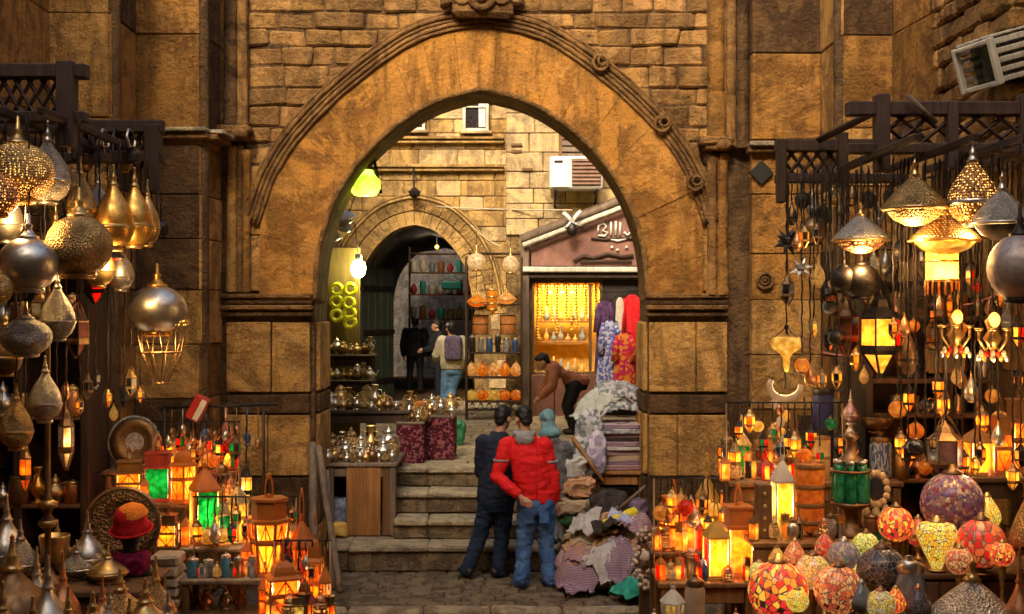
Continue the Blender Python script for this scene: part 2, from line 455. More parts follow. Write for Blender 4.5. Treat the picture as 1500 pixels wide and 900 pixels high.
# masonry core with the opening, 0.9 m thick
core = MB(); yb = GY + 0.9; yf = GY + 0.06
xl, xr = g_in[0][0], g_in[-1][0]
def strip_wall(mb, curve, x0, x1, z0, ztop, ya, yb_, mat=0):
    pts = curve
    for (xa, za), (xb, zb) in zip(pts, pts[1:]):
        mb.add([(xa, ya, za), (xb, ya, zb), (xb, ya, ztop), (xa, ya, ztop)], [(0, 1, 2, 3)], mat)
        mb.add([(xa, yb_, za), (xb, yb_, zb), (xb, yb_, ztop), (xa, yb_, ztop)], [(3, 2, 1, 0)], mat)
        mb.add([(xa, ya, za), (xb, ya, zb), (xb, yb_, zb), (xa, yb_, za)], [(3, 2, 1, 0)], mat)
    zs = pts[0][1]
    for (a, b_) in ((x0, pts[0][0]), (pts[-1][0], x1)):
        mb.add([(a, ya, z0), (b_, ya, z0), (b_, ya, ztop), (a, ya, ztop), (a, yb_, z0), (b_, yb_, z0), (b_, yb_, ztop), (a, yb_, ztop)],
               [(0, 1, 2, 3), (7, 6, 5, 4), (1, 5, 6, 2), (4, 0, 3, 7), (3, 2, 6, 7)], mat)
    mb.add([(x0, ya, ztop), (x1, ya, ztop), (x1, yb_, ztop), (x0, yb_, ztop)], [(0, 1, 2, 3)], mat)
strip_wall(core, g_in, GX0 - 1.2, GX1 + 1.2, -0.15, GTOP, yf, yb)
gob('masonry_core', core, M_MOR)
# plastered arch band (front face between intrados and extrados, down to the impost), soffit roll and reveal
def band(mb, a, b_, y0, y1, mat=0, smooth=False):
    n = min(len(a), len(b_))
    for i in range(n - 1):
        p, q, r, s_ = a[i], a[i + 1], b_[i + 1], b_[i]
        mb.add([(p[0], y0, p[1]), (q[0], y0, q[1]), (r[0], y0, r[1]), (s_[0], y0, s_[1]), (p[0], y1, p[1]), (q[0], y1, q[1]), (r[0], y1, r[1]), (s_[0], y1, s_[1])],
               [(0, 1, 2, 3), (4, 5, 1, 0), (3, 2, 6, 7)], mat, smooth)
def resample(curve, n):
    L = [0]
    for a, b_ in zip(curve, curve[1:]): L.append(L[-1] + math.hypot(b_[0] - a[0], b_[1] - a[1]))
    out = []; j = 0
    for k in range(n):
        d = L[-1] * k / (n - 1)
        while j < len(curve) - 2 and L[j + 1] < d: j += 1
        t = (d - L[j]) / max(1e-9, L[j + 1] - L[j]); a, b_ = curve[j], curve[j + 1]
        out.append((a[0] + (b_[0] - a[0]) * t, a[1] + (b_[1] - a[1]) * t))
    return out
# the outer edge of the band: extrados, then straight down to the impost
zimp = ZT(440, GY)
full_ex = [(g_ex[0][0], zimp)] + [(g_ex[0][0], zimp + (g_ex[0][1] - zimp) * k / 4) for k in range(1, 4)] + g_ex + \
          [(g_ex[-1][0], zimp + (g_ex[-1][1] - zimp) * k / 4) for k in range(3, 0, -1)] + [(g_ex[-1][0], zimp)]
bd = MB(); A_ = resample(g_in, 72); B_ = resample(full_ex, 72)
A_ = offset(A_, 0.002)
band(bd, A_, B_, GY + 0.03, GY + 0.1)
gob('arch_bed', bd, M_MOR)
random.seed(3); i_ = 0
while i_ < 71:
    st = min(random.choice((2, 3, 3, 4)), 71 - i_)
    if 71 - i_ - st == 1: st += 1
    a_ = A_[i_:i_ + st + 1]; b2 = B_[i_:i_ + st + 1]
    pl = a_ + b2[::-1]; cx = sum(q[0] for q in pl) / len(pl); cz = sum(q[1] for q in pl) / len(pl)
    pl = [(cx + (q[0] - cx) * 0.984, cz + (q[1] - cz) * 0.99) for q in pl]
    v_ = MB(); v_.prism(pl, GY - rnd(0, 0.012), GY + 0.06); gob('voussoir', v_, M_PLA); i_ += st
rv = MB()                                             # dark chamfer on the arch edge
ins = offset(resample(g_in, 72), -0.03)
rv.tube([(x, GY + 0.02, z) for x, z in offset(resample(g_in, 72), -0.005)], 0.035, 8)
gob('edge_roll', rv, M_MOU)
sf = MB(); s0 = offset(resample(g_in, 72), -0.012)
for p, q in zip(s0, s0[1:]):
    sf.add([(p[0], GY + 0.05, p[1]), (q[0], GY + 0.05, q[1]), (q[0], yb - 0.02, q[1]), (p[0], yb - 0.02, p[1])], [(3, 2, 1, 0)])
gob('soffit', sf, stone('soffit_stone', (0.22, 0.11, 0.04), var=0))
# moulding ribs above the extrados
ex = resample(g_ex, 80)
for k, (d, r, fw) in enumerate(((0.012, 0.02, 0.04), (0.055, 0.024, 0.055), (0.10, 0.02, 0.045), (0.145, 0.026, 0.065), (0.185, 0.016, 0.04))):
    t = MB(); t.tube([(x, GY - fw * 0.5 + noise.noise((x * 5, z * 5, k)) * 0.01, z + noise.noise((x * 7, z * 7, k + 9)) * 0.008) for x, z in offset(ex, d)], r, 8)
    gob('moulding_rib', t, M_MOU)
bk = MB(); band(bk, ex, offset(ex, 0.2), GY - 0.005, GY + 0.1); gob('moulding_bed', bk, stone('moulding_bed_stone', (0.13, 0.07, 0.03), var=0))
for (u, v) in ((880, 92), (970, 182), (1018, 268)):
    t = MB(); c = P(u, v, GY - 0.09)
    t.ring(c, 0.075, 0.02, 16); t.ring(c + Vector((0.02, -0.01, 0.02)), 0.045, 0.014, 12)
    gob('moulding_knot', t, M_MOU)
ks = MB(); c = P(706, 2, GY - 0.1)                     # carved boss at the crown
ks.bbox(c, (0.62, 0.2, 0.36), 0.05, 0.02)
ks.ring(c + Vector((0, -0.11, 0.02)), 0.12, 0.035); ks.ball(c + Vector((0, -0.1, 0.02)), (0.06, 0.05, 0.06))
for sx in (-1, 1):
    ks.ring(c + Vector((sx * 0.2, -0.1, 0.03)), 0.075, 0.025); ks.bbox(c + Vector((sx * 0.36, -0.02, 0.05)), (0.12, 0.16, 0.24), 0.03, 0.02)
gob('crown_boss', ks, M_MOU)

def stone_block(parent, org, rz, x, z, w_, h_, dep, mat, jit=0.006, bev=0.014, proud=0.0, name='stone'):
    """block whose front face centre is at local x,z on the plane through org turned rz; front faces local -Y"""
    mb = MB(); mb.bbox((0, dep / 2, 0), (w_, dep, h_), bev, jit)
    ca, sa = math.cos(rz), math.sin(rz)
    o = ob(name, mb.mesh(name, mat), parent)
    wl = Vector((org[0] + ca * x + sa * proud, org[1] + sa * x - ca * proud, z))
    o.location = wl - Vector(parent.location); o.rotation_euler = (0, 0, rz)
    return o
# rubble courses in the spandrels
outer = offset(ex, 0.14)
random.seed(11)
z = ZT(300, GY)
xa, xb = XT(362, GY), XT(1040, GY)
while z < 6.45:
    hh = rnd(0.16, 0.235)
    x = xa + rnd(-0.1, 0.0)
    while x < xb - 0.05:
        ww = rnd(0.22, 0.6); ww = min(ww, xb + 0.06 - x)
        if ww < 0.08: break
        zc = zat(outer, max(outer[0][0] + .001, min(outer[-1][0] - .001, x + ww / 2)))
        zlo = min([zz for zz in (zat(outer, x), zat(outer, x + ww)) if zz is not None] + [zc])
        if z + hh > zlo - 0.12 or x + ww / 2 < outer[0][0] or x + ww / 2 > outer[-1][0]:
            stone_block(gate, (0, GY + 0.07, 0), 0, x + ww / 2, z + hh / 2, ww - 0.01, hh - 0.01, 0.14, M_RUB, 0.013, 0.02, rnd(0.02, 0.06))
        x += ww
    z += hh
# jamb stones, alternating light and dark bands
random.seed(5)
bands = [(472, 575, 0), (578, 606, 1), (608, 698, 0), (700, 770, 1), (772, 850, 0), (852, 905, 1)]
for (uL, uR) in ((331, 454), (951, 1066)):
    for (v0, v1, dk) in bands:
        cuts = [uL, uL + (uR - uL) * rnd(0.3, 0.68), uR] if (v1 - v0) > 40 and dk == 0 else [uL, uR]
        if dk and v1 - v0 > 40: cuts = [uL, uL + (uR - uL) * rnd(0.4, 0.6), uR]
        for a, b_ in zip(cuts, cuts[1:]):
            x0, x1, z1, z0 = XT(a, GY), XT(b_, GY), ZT(v0, GY), ZT(v1, GY)
            stone_block(gate, (0, GY + 0.0, 0), 0, (x0 + x1) / 2, (z0 + z1) / 2, x1 - x0 - 0.008, z1 - z0 - 0.006, 0.12, (M_STL, M_STD)[dk], 0.004, 0.008, rnd(0.0, 0.02))
# reveals of the jambs: stones through the thickness
for sx, xx in ((1, xl), (-1, xr)):
    for (v0, v1, dk) in bands:
        z1, z0 = ZT(v0, GY), ZT(v1, GY)
        for ya, yb2 in ((GY + 0.13, GY + 0.5), (GY + 0.51, GY + 0.89)):
            mb = MB(); mb.bbox((0, 0, 0), (0.06, yb2 - ya - 0.01, z1 - z0 - 0.006), 0.012, 0.004)
            o = ob('stone', mb.mesh('stone', (M_STL, M_STD)[dk]), gate); o.location = Vector((xx + sx * 0.012, (ya + yb2) / 2, (z0 + z1) / 2)) - GO_
# imposts: stacked horizontal mouldings
for (uL, uR) in ((322, 458), (946, 1066)):
    for (v, hpx, pr) in ((434, 8, 0.07), (443, 7, 0.045), (451, 8, 0.085), (461, 7, 0.05)):
        x0, x1 = XT(uL, GY), XT(uR, GY); mb = MB()
        hh = hpx * GY / F
        mb.bbox(((x0 + x1) / 2, GY + 0.06 - pr / 2, ZT(v, GY)), (x1 - x0, 0.1 + pr, hh - 0.004), 0.012, 0.004)
        gob('impost_moulding', mb, M_MOU if v in (434, 451) else M_STD)
# plain panels beside the arch springing, with carved vertical fluting on the left
for (uL, uR, side) in ((330, 383, -1), (1029, 1066, 1)):
    cuts = [270, 345, 428]
    for v0, v1 in zip(cuts, cuts[1:]):
        x0, x1 = XT(uL, GY), XT(uR, GY); z1, z0 = ZT(v0, GY), ZT(v1, GY)
        stone_block(gate, (0, GY + 0.03, 0), 0, (x0 + x1) / 2, (z0 + z1) / 2, x1 - x0 - 0.006, z1 - z0 - 0.006, 0.1, M_STL, 0.004, 0.012, 0.01)
# pilasters: clustered colonnettes, capitals
def colonnette(u, r, v0, v1, mat, y):
    mb = MB(); c = P(u, v1, y); z0, z1 = ZT(v1, y), ZT(v0, y)
    pr = [(r * 1.25, z0), (r * 1.25, z0 + 0.05), (r, z0 + 0.08)]
    k = int((z1 - z0) / 0.45)
    for i in range(1, k):
        zz = z0 + (z1 - z0) * i / k; pr += [(r, zz - 0.012), (r * 0.9, zz), (r, zz + 0.012)]
    pr += [(r, z1 - 0.1), (r * 1.3, z1 - 0.05), (r * 1.3, z1), (0, z1)]
    mb.lathe(pr, 14, (c.x, c.y, 0)); gob('colonnette', mb, mat)
for u, r, v0, v1, m in ((338, 0.07, -300, 184, M_STD), (355, 0.055, -300, 186, M_MOU), (1049, 0.085, -300, 208, M_ST), (1071, 0.05, -300, 215, M_MOU), (1088, 0.07, -300, 218, M_STD),
                     (340, 0.05, 214, 428, M_STL), (351, 0.032, 214, 428, M_MOU), (361, 0.04, 220, 428, M_ST), (1043, 0.05, 226, 432, M_MOU), (1058, 0.055, 226, 432, M_ST)):
    colonnette(u, r, v0, v1, m, GY - 0.02)
pb = MB(); pb.box(((XT(318, GY) + XT(364, GY)) / 2, GY + 0.05, 4.6 + 1.7), (XT(364, GY) - XT(318, GY), 0.1, 3.6)); gob('pilaster_bed', pb, M_MOU)
pb = MB(); pb.box(((XT(1036, GY) + XT(1100, GY)) / 2, GY + 0.05, 4.42 + 1.8), (XT(1100, GY) - XT(1036, GY), 0.1, 3.7)); gob('pilaster_bed', pb, M_MOU)
for u, v in ((345, 200), (1048, 217)):
    mb = MB(); c = P(u, v, GY - 0.05)
    mb.bbox(c + Vector((0, 0, 0.06)), (0.34, 0.3, 0.07), 0.02, 0.01); mb.bbox(c, (0.26, 0.24, 0.07), 0.02, 0.01)
    mb.ball(c + Vector((0.07, -0.1, 0.02)), (0.09, 0.08, 0.07)); gob('capital', mb, M_MOU)

# ------------------------------------------------------------------ flanking walls beside the gate
def flank(label, segs, zbase, ztop, mats, courses, seed):
    """segs: plan points [(x,y)..] left to right, faces towards -Y side; courses: [(z0, z1)]"""
    random.seed(seed)
    t = thing('stone_wall', label, 'wall', (segs[0][0], segs[0][1], 0))
    o0 = Vector(t.location)
    mb = MB()
    for (a, b_) in zip(segs, segs[1:]):
        d = Vector((b_[0] - a[0], b_[1] - a[1], 0)); nrm = Vector((-d.y, d.x, 0)).normalized()
        dn = d.normalized() * 0.04
        p, q = Vector((a[0], a[1], 0)) + nrm * 0.08 + dn, Vector((b_[0], b_[1], 0)) + nrm * 0.08 - dn
        p2, q2 = p + nrm * 0.12, q + nrm * 0.12
        vs = [Vector((e.x, e.y, zz)) - o0 for zz in (zbase, ztop) for e in (p, q, q2, p2)]
        mb.add(vs, [(0, 1, 5, 4), (1, 2, 6, 5), (2, 3, 7, 6), (3, 0, 4, 7), (4, 5, 6, 7)])
    for e in segs[1:-1]: mb.lathe([(0.075, zbase), (0.075, ztop)], 8, (e[0] - o0.x, e[1] - o0.y + 0.085, -o0.z))
    ob('masonry_core', mb.mesh('masonry_core', M_MOR), t)
    for (a, b_) in zip(segs, segs[1:]):
        d = Vector((b_[0] - a[0], b_[1] - a[1], 0)); L = d.length; rz = math.atan2(d.y, d.x)
        for ci, (z0, z1, spl) in enumerate(courses):
            x = 0.0
            ws = []
            while x < L - 1e-4:
                ww = rnd(*spl)
                if L - x - ww < spl[0] * 0.6: ww = L - x
                ws.append((x, ww)); x += ww
            for (x0, ww) in ws:
                stone_block(t, a, rz, x0 + ww / 2, (z0 + z1) / 2, ww - 0.009, z1 - z0 - 0.009, 0.14, random.choice(mats), 0.004, 0.008, rnd(0.0, 0.022))
    return t
def flat_courses(vs, Y, spl): return [(ZT(b_, Y), ZT(a, Y), spl) for a, b_ in zip(vs, vs[1:])]
YL1, YL2 = 11.97, 11.13
xs = [(-4.2, 6.0), (-4.2, YL2), (XT(160, YL2), YL2), (XT(197, YL1), YL1), (XT(292, YL1), YL1), (XT(322, GY), GY + 0.02)]
cl = flat_courses([-330, -210, -85, 50, 192, 213, 285, 350, 425, 505, 585, 650, 730, 800, 880], YL1, (0.55, 0.95))
wl_t = flank('ochre ashlar wall left of the archway, stepping out in three planes', xs, -0.15, ZT(-330, YL1), [M_ST, M_ST, M_STL, M_STD], cl, 21)
YR1, YR2 = 12.2, 11.4
xs = [(XT(1101, YR1), YR1), (XT(1203, YR1), YR1), (XT(1236, YR2), YR2), (XT(1308, YR2), YR2), (3.68, 9.9), (3.75, 5.5)]
cl = flat_courses([-330, -205, -75, 78, 205, 222, 285, 372, 440, 520, 600, 690, 780, 880], YR1, (0.5, 0.9))
wr_t = flank('ochre ashlar wall right of the archway, running towards the viewer', xs, -0.15, ZT(-330, YR1), [M_ST, M_ST, M_STL, M_STD], cl, 22)
# cornice ledges on the flanking walls
def ledge(parent, a, b_, z, h_=0.09, pr=0.14, mat=M_MOU):
    d = Vector((b_[0] - a[0], b_[1] - a[1], 0)); L = d.length; rz = math.atan2(d.y, d.x)
    for k, (hh, pp, dz) in enumerate(((h_ * 0.5, pr, 0.0), (h_ * 0.7, pr * 0.6, -h_ * 0.62))):
        mb = MB(); mb.bbox((L / 2, -pp / 2 + 0.03, dz), (L, pp + 0.06, hh - 0.003), 0.012, 0.004)
        o = ob('cornice', mb.mesh('cornice', M_TRD if k == 0 else mat), parent); o.location = Vector((a[0], a[1], z)) - Vector(parent.location); o.rotation_euler = (0, 0, rz)
ledge(wl_t, (XT(235, YL1), YL1), (XT(306, YL1), YL1), ZT(192, YL1)); ledge(wl_t, (XT(306, YL1), YL1 + 0.02), (XT(330, GY), GY - 0.05), ZT(192, YL1))
ledge(wr_t, (XT(1095, YR1), YR1), (XT(1150, YR1), YR1), ZT(213, YR1))
# black diamond painted in as a socket's shade; rosette carved on the right wall
mb = MB(); mb.box((0, 0, 0), (0.17, 0.05, 0.17), 0, Matrix.Rotation(R(45), 3, 'Y')); o = ob('diamond_hole_shade', mb.mesh('diamond_hole_shade', M_WIRE), wr_t)
o.location = P(1115, 253, YR1 - 0.02) - Vector(wr_t.location)
mb = MB(); mb.ring((0, 0, 0), 0.075, 0.018); mb.ring((0, 0, 0), 0.035, 0.014, 12); mb.ball((0, 0, 0), 0.018); o = ob('rosette', mb.mesh('rosette', M_MOU), wr_t)
o.location = P(1121, 412, YR1 - 0.03) - Vector(wr_t.location)
# rubble house front above the right stall (upper right corner)
t = thing('rubble_wall', 'rough rubble wall at the upper right behind the white slatted box', 'wall', (3.5, 9.6, 4.2))
random.seed(31)
mb = MB(); mb.box((0.45, 0.0, 1.55), (0.7, 1.5, 4.0)); ob('masonry_core', mb.mesh('masonry_core', M_MOR), t)
z = -0.3
while z < 2.6:
    hh = rnd(0.12, 0.2); x = -0.75
    while x < 0.72:
        ww = rnd(0.16, 0.34); ww = min(ww, 0.76 - x)
        mbb = MB(); mbb.bbox((0, 0, 0), (0.12, ww - 0.015, hh - 0.015), 0.025, 0.012)
        o = ob('stone', mbb.mesh('stone', M_RUB), t); o.location = (0.1 + rnd(-0.02, 0.02), x + ww / 2, z + hh / 2)
        x += ww
    x = 0.05
    while x < 0.8:
        ww = rnd(0.16, 0.34); mbb = MB(); mbb.bbox((0, 0, 0), (ww - 0.015, 0.12, hh - 0.015), 0.025, 0.012)
        o = ob('stone', mbb.mesh('stone', M_RUB), t); o.location = (x + ww / 2, -0.76 + rnd(-0.02, 0.02), z + hh / 2)
        x += ww
    z += hh

# ------------------------------------------------------------------ ground, kerb, landing, steps, courtyard floor
mb = MB(); mb.add([(-90, -70, -0.16), (90, -70, -0.16), (90, 120, -0.16), (-90, 120, -0.16)], [(0, 1, 2, 3)])
ground = struct('ground', mb.mesh('ground', M_GRD))
LX0, LX1 = -2.05, 1.55
lm = MB(); lm.box(((LX0 + LX1) / 2, 12.0, -0.09), (LX1 - LX0, 1.5, 0.14)); landing = struct('landing', lm.mesh('landing', M_MOR))
random.seed(41)
y = 11.28
while y < 12.7:
    dy = rnd(0.15, 0.24); x = LX0
    while x < LX1:
        ww = min(rnd(0.16, 0.36), LX1 - x)
        if ww > 0.05:
            m_ = MB(); m_.bbox((0, 0, 0), (ww - 0.016, dy - 0.016, 0.05), 0.014, 0.007)
            o = ob('paving_stone', m_.mesh('paving_stone', M_PAV), landing); o.location = (x + ww / 2, y + dy / 2, -0.026 + rnd(-0.006, 0.006))
        x += ww
    y += dy
x = LX0                                                # kerb along the landing
while x < LX1:
    ww = min(rnd(0.5, 0.9), LX1 - x)
    m_ = MB(); m_.bbox((0, 0, 0), (ww - 0.01, 0.17, 0.15), 0.025, 0.008)
    o = ob('kerb_stone', m_.mesh('kerb_stone', M_TRD), landing); o.location = (x + ww / 2, 11.19, -0.07); x += ww
x = -2.3
for k in range(60):                                   # street cobbles below the kerb
    m_ = MB(); ww, dd = rnd(0.14, 0.26), rnd(0.13, 0.2); m_.bbox((0, 0, 0), (ww, dd, 0.06), 0.018, 0.008)
    o = ob('cobble', m_.mesh('cobble', M_PAV), ground); o.location = (-2.1 + (k % 15) * 0.26, 10.97 - (k // 15) * 0.21, -0.155)
SX0, SX1 = -1.95, 1.42
steps = [(12.71, 0.269, XT(505, 12.71)), (13.08, 0.473, XT(576, 13.08)), (13.51, 0.698, XT(574, 13.5)), (13.98, 0.915, XT(578, 14))]
zprev = 0.0
for k, (ys, zt, xs0) in enumerate(steps):
    sx0 = SX0 if k == 0 else xs0
    mb = MB(); mb.box(((sx0 + SX1) / 2, (ys + 14.3) / 2 + 0.03, (zt - 0.05 + zprev - 0.1) / 2), (SX1 - sx0, 14.3 - ys, zt - 0.05 - zprev + 0.1))
    so = struct('step', mb.mesh('step', M_MOR))
    x = SX0
    cuts = ([SX0, XT(510, ys)] if k == 0 else [xs0]) + [XT(626, ys), XT(700, ys), XT(800, ys), SX1]
    ynx = steps[k + 1][0] if k < 3 else 14.35
    if k == 0: ynx = 14.3
    for a, b_ in zip(cuts, cuts[1:]):
        m_ = MB(); m_.bbox((0, 0, 0), (b_ - a - 0.008, ynx - ys + 0.03, 0.06), 0.016, 0.006)
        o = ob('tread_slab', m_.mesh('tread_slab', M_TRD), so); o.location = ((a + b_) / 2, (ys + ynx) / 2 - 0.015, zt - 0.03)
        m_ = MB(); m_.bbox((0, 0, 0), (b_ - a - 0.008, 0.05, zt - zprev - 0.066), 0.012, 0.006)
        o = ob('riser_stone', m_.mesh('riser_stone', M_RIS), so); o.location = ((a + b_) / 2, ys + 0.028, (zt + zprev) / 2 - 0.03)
    zprev = zt
def CZ(y): return 0.905 - (max(14, y) - 14) * 0.0075      # courtyard floor falls gently away from the steps
mb = MB(); mb.add([(-6, 14.3, CZ(14.3) - 0.045), (6, 14.3, CZ(14.3) - 0.045), (6, 40, CZ(40) - 0.045), (-6, 40, CZ(40) - 0.045)], [(0, 1, 2, 3)])
mb.add([(-6, 14.3, -0.15), (6, 14.3, -0.15), (6, 14.3, CZ(14.3) - 0.045), (-6, 14.3, CZ(14.3) - 0.045)], [(0, 1, 2, 3)])
yard = struct('courtyard_floor', mb.mesh('courtyard_floor', M_MOR))
random.seed(43); y = 14.36
while y < 25:
    dy = rnd(0.45, 0.6); x = -2.6
    while x < 1.9:
        ww = rnd(0.5, 0.9)
        m_ = MB(); m_.bbox((0, 0, 0), (ww - 0.012, dy - 0.012, 0.06), 0.01, 0.003)
        o = ob('paving_slab', m_.mesh('paving_slab', M_TRD), yard); o.location = (x + ww / 2, y + dy / 2, CZ(y + dy / 2) - 0.03); x += ww
    y += dy

# ------------------------------------------------------------------ courtyard back wall with the inner arch
BY = 24.5
u0 = 607
BI = [(0, 328), (30, 337), (58, 362), (76, 392), (86, 432), (88, 450)]
b_in = arch_pts(BI, BY, u0, 4)
bw = thing('courtyard_wall', 'sunlit ochre wall across the courtyard with a pointed inner arch and string courses', 'wall', (XT(u0, BY), BY, CZ(BY)))
BO = Vector(bw.location)
def bob(name, mb, mats):
    me = mb.mesh(name, mats)
    for v in me.vertices: v.co -= BO
    return ob(name, me, bw)
BX0, BX1, BTOP = -5.5, 5.0, 9.0
cm = MB(); strip_wall(cm, b_in, BX0, BX1, 0.5, BTOP, BY + 0.05, BY + 0.9); bob('masonry_core', cm, M_CMO)
# voussoirs: two rings
def voussoirs(curve, d0, d1, n, y, dep, mat, name='voussoir'):
    c = resample(curve, n + 1); a = offset(c, d0); b_ = offset(c, d1)
    for i in range(n):
        pts = [a[i], a[i + 1], b_[i + 1], b_[i]]
        cx = sum(p[0] for p in pts) / 4; cz = sum(p[1] for p in pts) / 4
        q = [((p[0] - cx) * 0.93 + cx, (p[1] - cz) * 0.93 + cz) for p in pts]
        pr = rnd(0, 0.025)
        mb = MB(); mb.prism(q, y - pr, y + dep); bob(name, mb, mat)
random.seed(44)
voussoirs(b_in, 0.0, 0.26, 30, BY - 0.03, 0.15, M_CST)
voussoirs(b_in, 0.27, 0.5, 34, BY - 0.01, 0.15, stone('courtyard_stone_warm', (0.33, 0.20, 0.07), dark=0.5, stain=0.4, var=0.25))
for d, r in ((0.53, 0.03), (0.59, 0.022), (-0.01, 0.022)):
    mb = MB(); mb.tube([(x, BY - 0.04, z) for x, z in offset(resample(b_in, 50), d)], r, 6); bob('moulding_rib', mb, M_CST)
# ashlar courses
random.seed(45)
out_b = offset(resample(b_in, 60), 0.56)
zz = CZ(BY)
while zz < 7.6:
    hh = rnd(0.27, 0.33); x = XT(440, BY) + rnd(-0.2, 0)
    while x < XT(775, BY):
        ww = rnd(0.42, 0.8)
        zc = zat(out_b, x + ww / 2)
        inside = (zc is not None and zz + hh / 2 < zc) or (abs(x + ww / 2 - XT(u0, BY)) < 1.75 and zz < b_in[0][1] and (zc is None and abs(x + ww / 2 - XT(u0, BY)) < 1.3))
        wq = (XT(640, BY) < x + ww and x < XT(735, BY)) and False
        if not inside:
            stone_block(bw, (0, BY + 0.03, 0), 0, x + ww / 2, zz + hh / 2, ww - 0.012, hh - 0.012, 0.12, random.choice([M_CST, M_CST, M_CSP]), 0.004, 0.014, rnd(0.0, 0.02))
        x += ww
    zz += hh
for v, hpx, pr in ((203, 5, 0.1), (209, 4, 0.06), (244, 5, 0.09), (250, 4, 0.05)):
    mb = MB(); mb.bbox(((XT(440, BY) + XT(738, BY)) / 2, BY - pr / 2, ZT(v, BY)), (XT(738, BY) - XT(440, BY), 0.1 + pr, hpx * BY / F - 0.01), 0.012, 0.004); bob('string_course', mb, M_CST)
def window(parent, org, u, v, w_, h_, Y, curtain=True, blind=None):
    wn = MB(); c = P(u, v, Y); W_, H_ = w_ * Y / F, h_ * Y / F
    wn.box(c + Vector((0, -0.02, 0)), (W_, 0.04, H_)); o = ob('window', wn.mesh('window', G_DRK), parent)
    me = o.data
    for q in me.vertices: q.co -= org
    fr = MB()
    for sx in (-1, 1): fr.bbox(c + Vector((sx * (W_ / 2 + 0.025), -0.06, 0)), (0.06, 0.1, H_ + 0.12), 0.008)
    for sz in (-1, 1): fr.bbox(c + Vector((0, -0.06, sz * (H_ / 2 + 0.03))), (W_ - 0.01, 0.1, 0.06), 0.008)
    fr.bbox(c + Vector((0, -0.055, 0.1)), (W_ - 0.01, 0.05, 0.03), 0.005)
    f = ob('frame', fr.mesh('frame', M_WX), o)
    for q in f.data.vertices: q.co -= org
    sl = MB(); sl.bbox(c + Vector((0, -0.1, -H_ / 2 - 0.09)), (W_ + 0.24, 0.22, 0.055), 0.01); s_ = ob('sill', sl.mesh('sill', M_CSP), o)
    for q in s_.data.vertices: q.co -= org
    if curtain:
        cu = MB(); n = 10; x0 = c.x + W_ * 0.14
        vs = []
        for k in range(n + 1):
            for zz_ in (-H_ / 2 + 0.03, H_ / 2 - 0.03): vs.append((x0 + W_ * 0.33 * k / n, c.y - 0.052 - 0.012 * math.sin(k * 2.3), c.z + zz_))
        cu.add(vs, [(2 * k, 2 * k + 2, 2 * k + 3, 2 * k + 1) for k in range(n)], 0, True)
        cc = ob('curtain', cu.mesh('curtain', cloth('white_cloth', [(0.5, 0.47, 0.42), (0.65, 0.62, 0.56)])), o)
        for q in cc.data.vertices: q.co -= org
window(bw, BO, 697, 165, 30, 48, BY - 0.02)
window(bw, BO, 606, 180, 26, 16, BY - 0.02, False)
# iron lamp bracket above the inner arch
mb = MB(); c = P(607, 283, BY - 0.3); mb.tube([P(606, 243, BY - 0.06), P(606, 262, BY - 0.3), c], 0.018, 6); mb.lathe([(0, -0.12), (0.1, -0.05), (0.12, 0.03), (0.04, 0.1), (0, 0.12)], 8, c, 0, False)
bob('lamp_bracket', mb, M_DK)
# ------------------------------------------------------------------ passage behind the inner arch
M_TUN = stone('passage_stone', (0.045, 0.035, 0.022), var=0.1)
tp = thing('vaulted_passage', 'dark vaulted passage leading away behind the inner arch', 'passage', (XT(u0, BY), BY + 0.9, CZ(BY)))
tv = MB(); TO = Vector(tp.location); yv0, yv1 = BY + 0.88, 35.6
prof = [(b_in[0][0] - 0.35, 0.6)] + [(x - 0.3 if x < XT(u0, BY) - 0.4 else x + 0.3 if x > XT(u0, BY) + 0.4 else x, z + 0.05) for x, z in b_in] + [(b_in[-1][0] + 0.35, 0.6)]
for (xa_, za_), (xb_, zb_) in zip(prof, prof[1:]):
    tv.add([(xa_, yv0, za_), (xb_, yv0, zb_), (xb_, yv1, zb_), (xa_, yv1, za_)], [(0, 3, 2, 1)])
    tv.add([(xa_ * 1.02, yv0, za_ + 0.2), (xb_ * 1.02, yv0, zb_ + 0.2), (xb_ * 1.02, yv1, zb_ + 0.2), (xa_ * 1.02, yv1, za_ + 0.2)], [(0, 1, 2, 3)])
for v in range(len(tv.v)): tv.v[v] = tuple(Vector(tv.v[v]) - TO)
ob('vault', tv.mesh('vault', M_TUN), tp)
# end of the lane: pale house wall beyond the passage
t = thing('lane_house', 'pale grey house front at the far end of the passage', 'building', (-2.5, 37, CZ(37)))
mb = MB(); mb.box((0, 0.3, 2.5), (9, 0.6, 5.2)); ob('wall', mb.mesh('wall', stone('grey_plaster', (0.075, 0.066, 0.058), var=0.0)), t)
mb = MB(); mb.bbox((0.9, -0.03, 1.0), (0.9, 0.08, 2.0), 0.01); ob('door', mb.mesh('door', M_WD), t)
# open door leaf of the passage
t = thing('passage_door', 'dark green-black wooden door leaf standing open inside the inner arch', 'door', (XT(530, BY + 0.5) , BY + 0.25, CZ(BY)), R(62))
for k in range(5):
    mb = MB(); mb.bbox((0.12 + k * 0.235, 0, 1.35), (0.228, 0.06, 2.7), 0.008); ob('plank', mb.mesh('plank', wood('green_black_wood', (0.03, 0.038, 0.022))), t)
for zz in (0.4, 1.4, 2.3):
    mb = MB(); mb.bbox((0.6, -0.045, zz), (1.15, 0.03, 0.1), 0.006); ob('iron_strap', mb.mesh('iron_strap', M_DK), t)

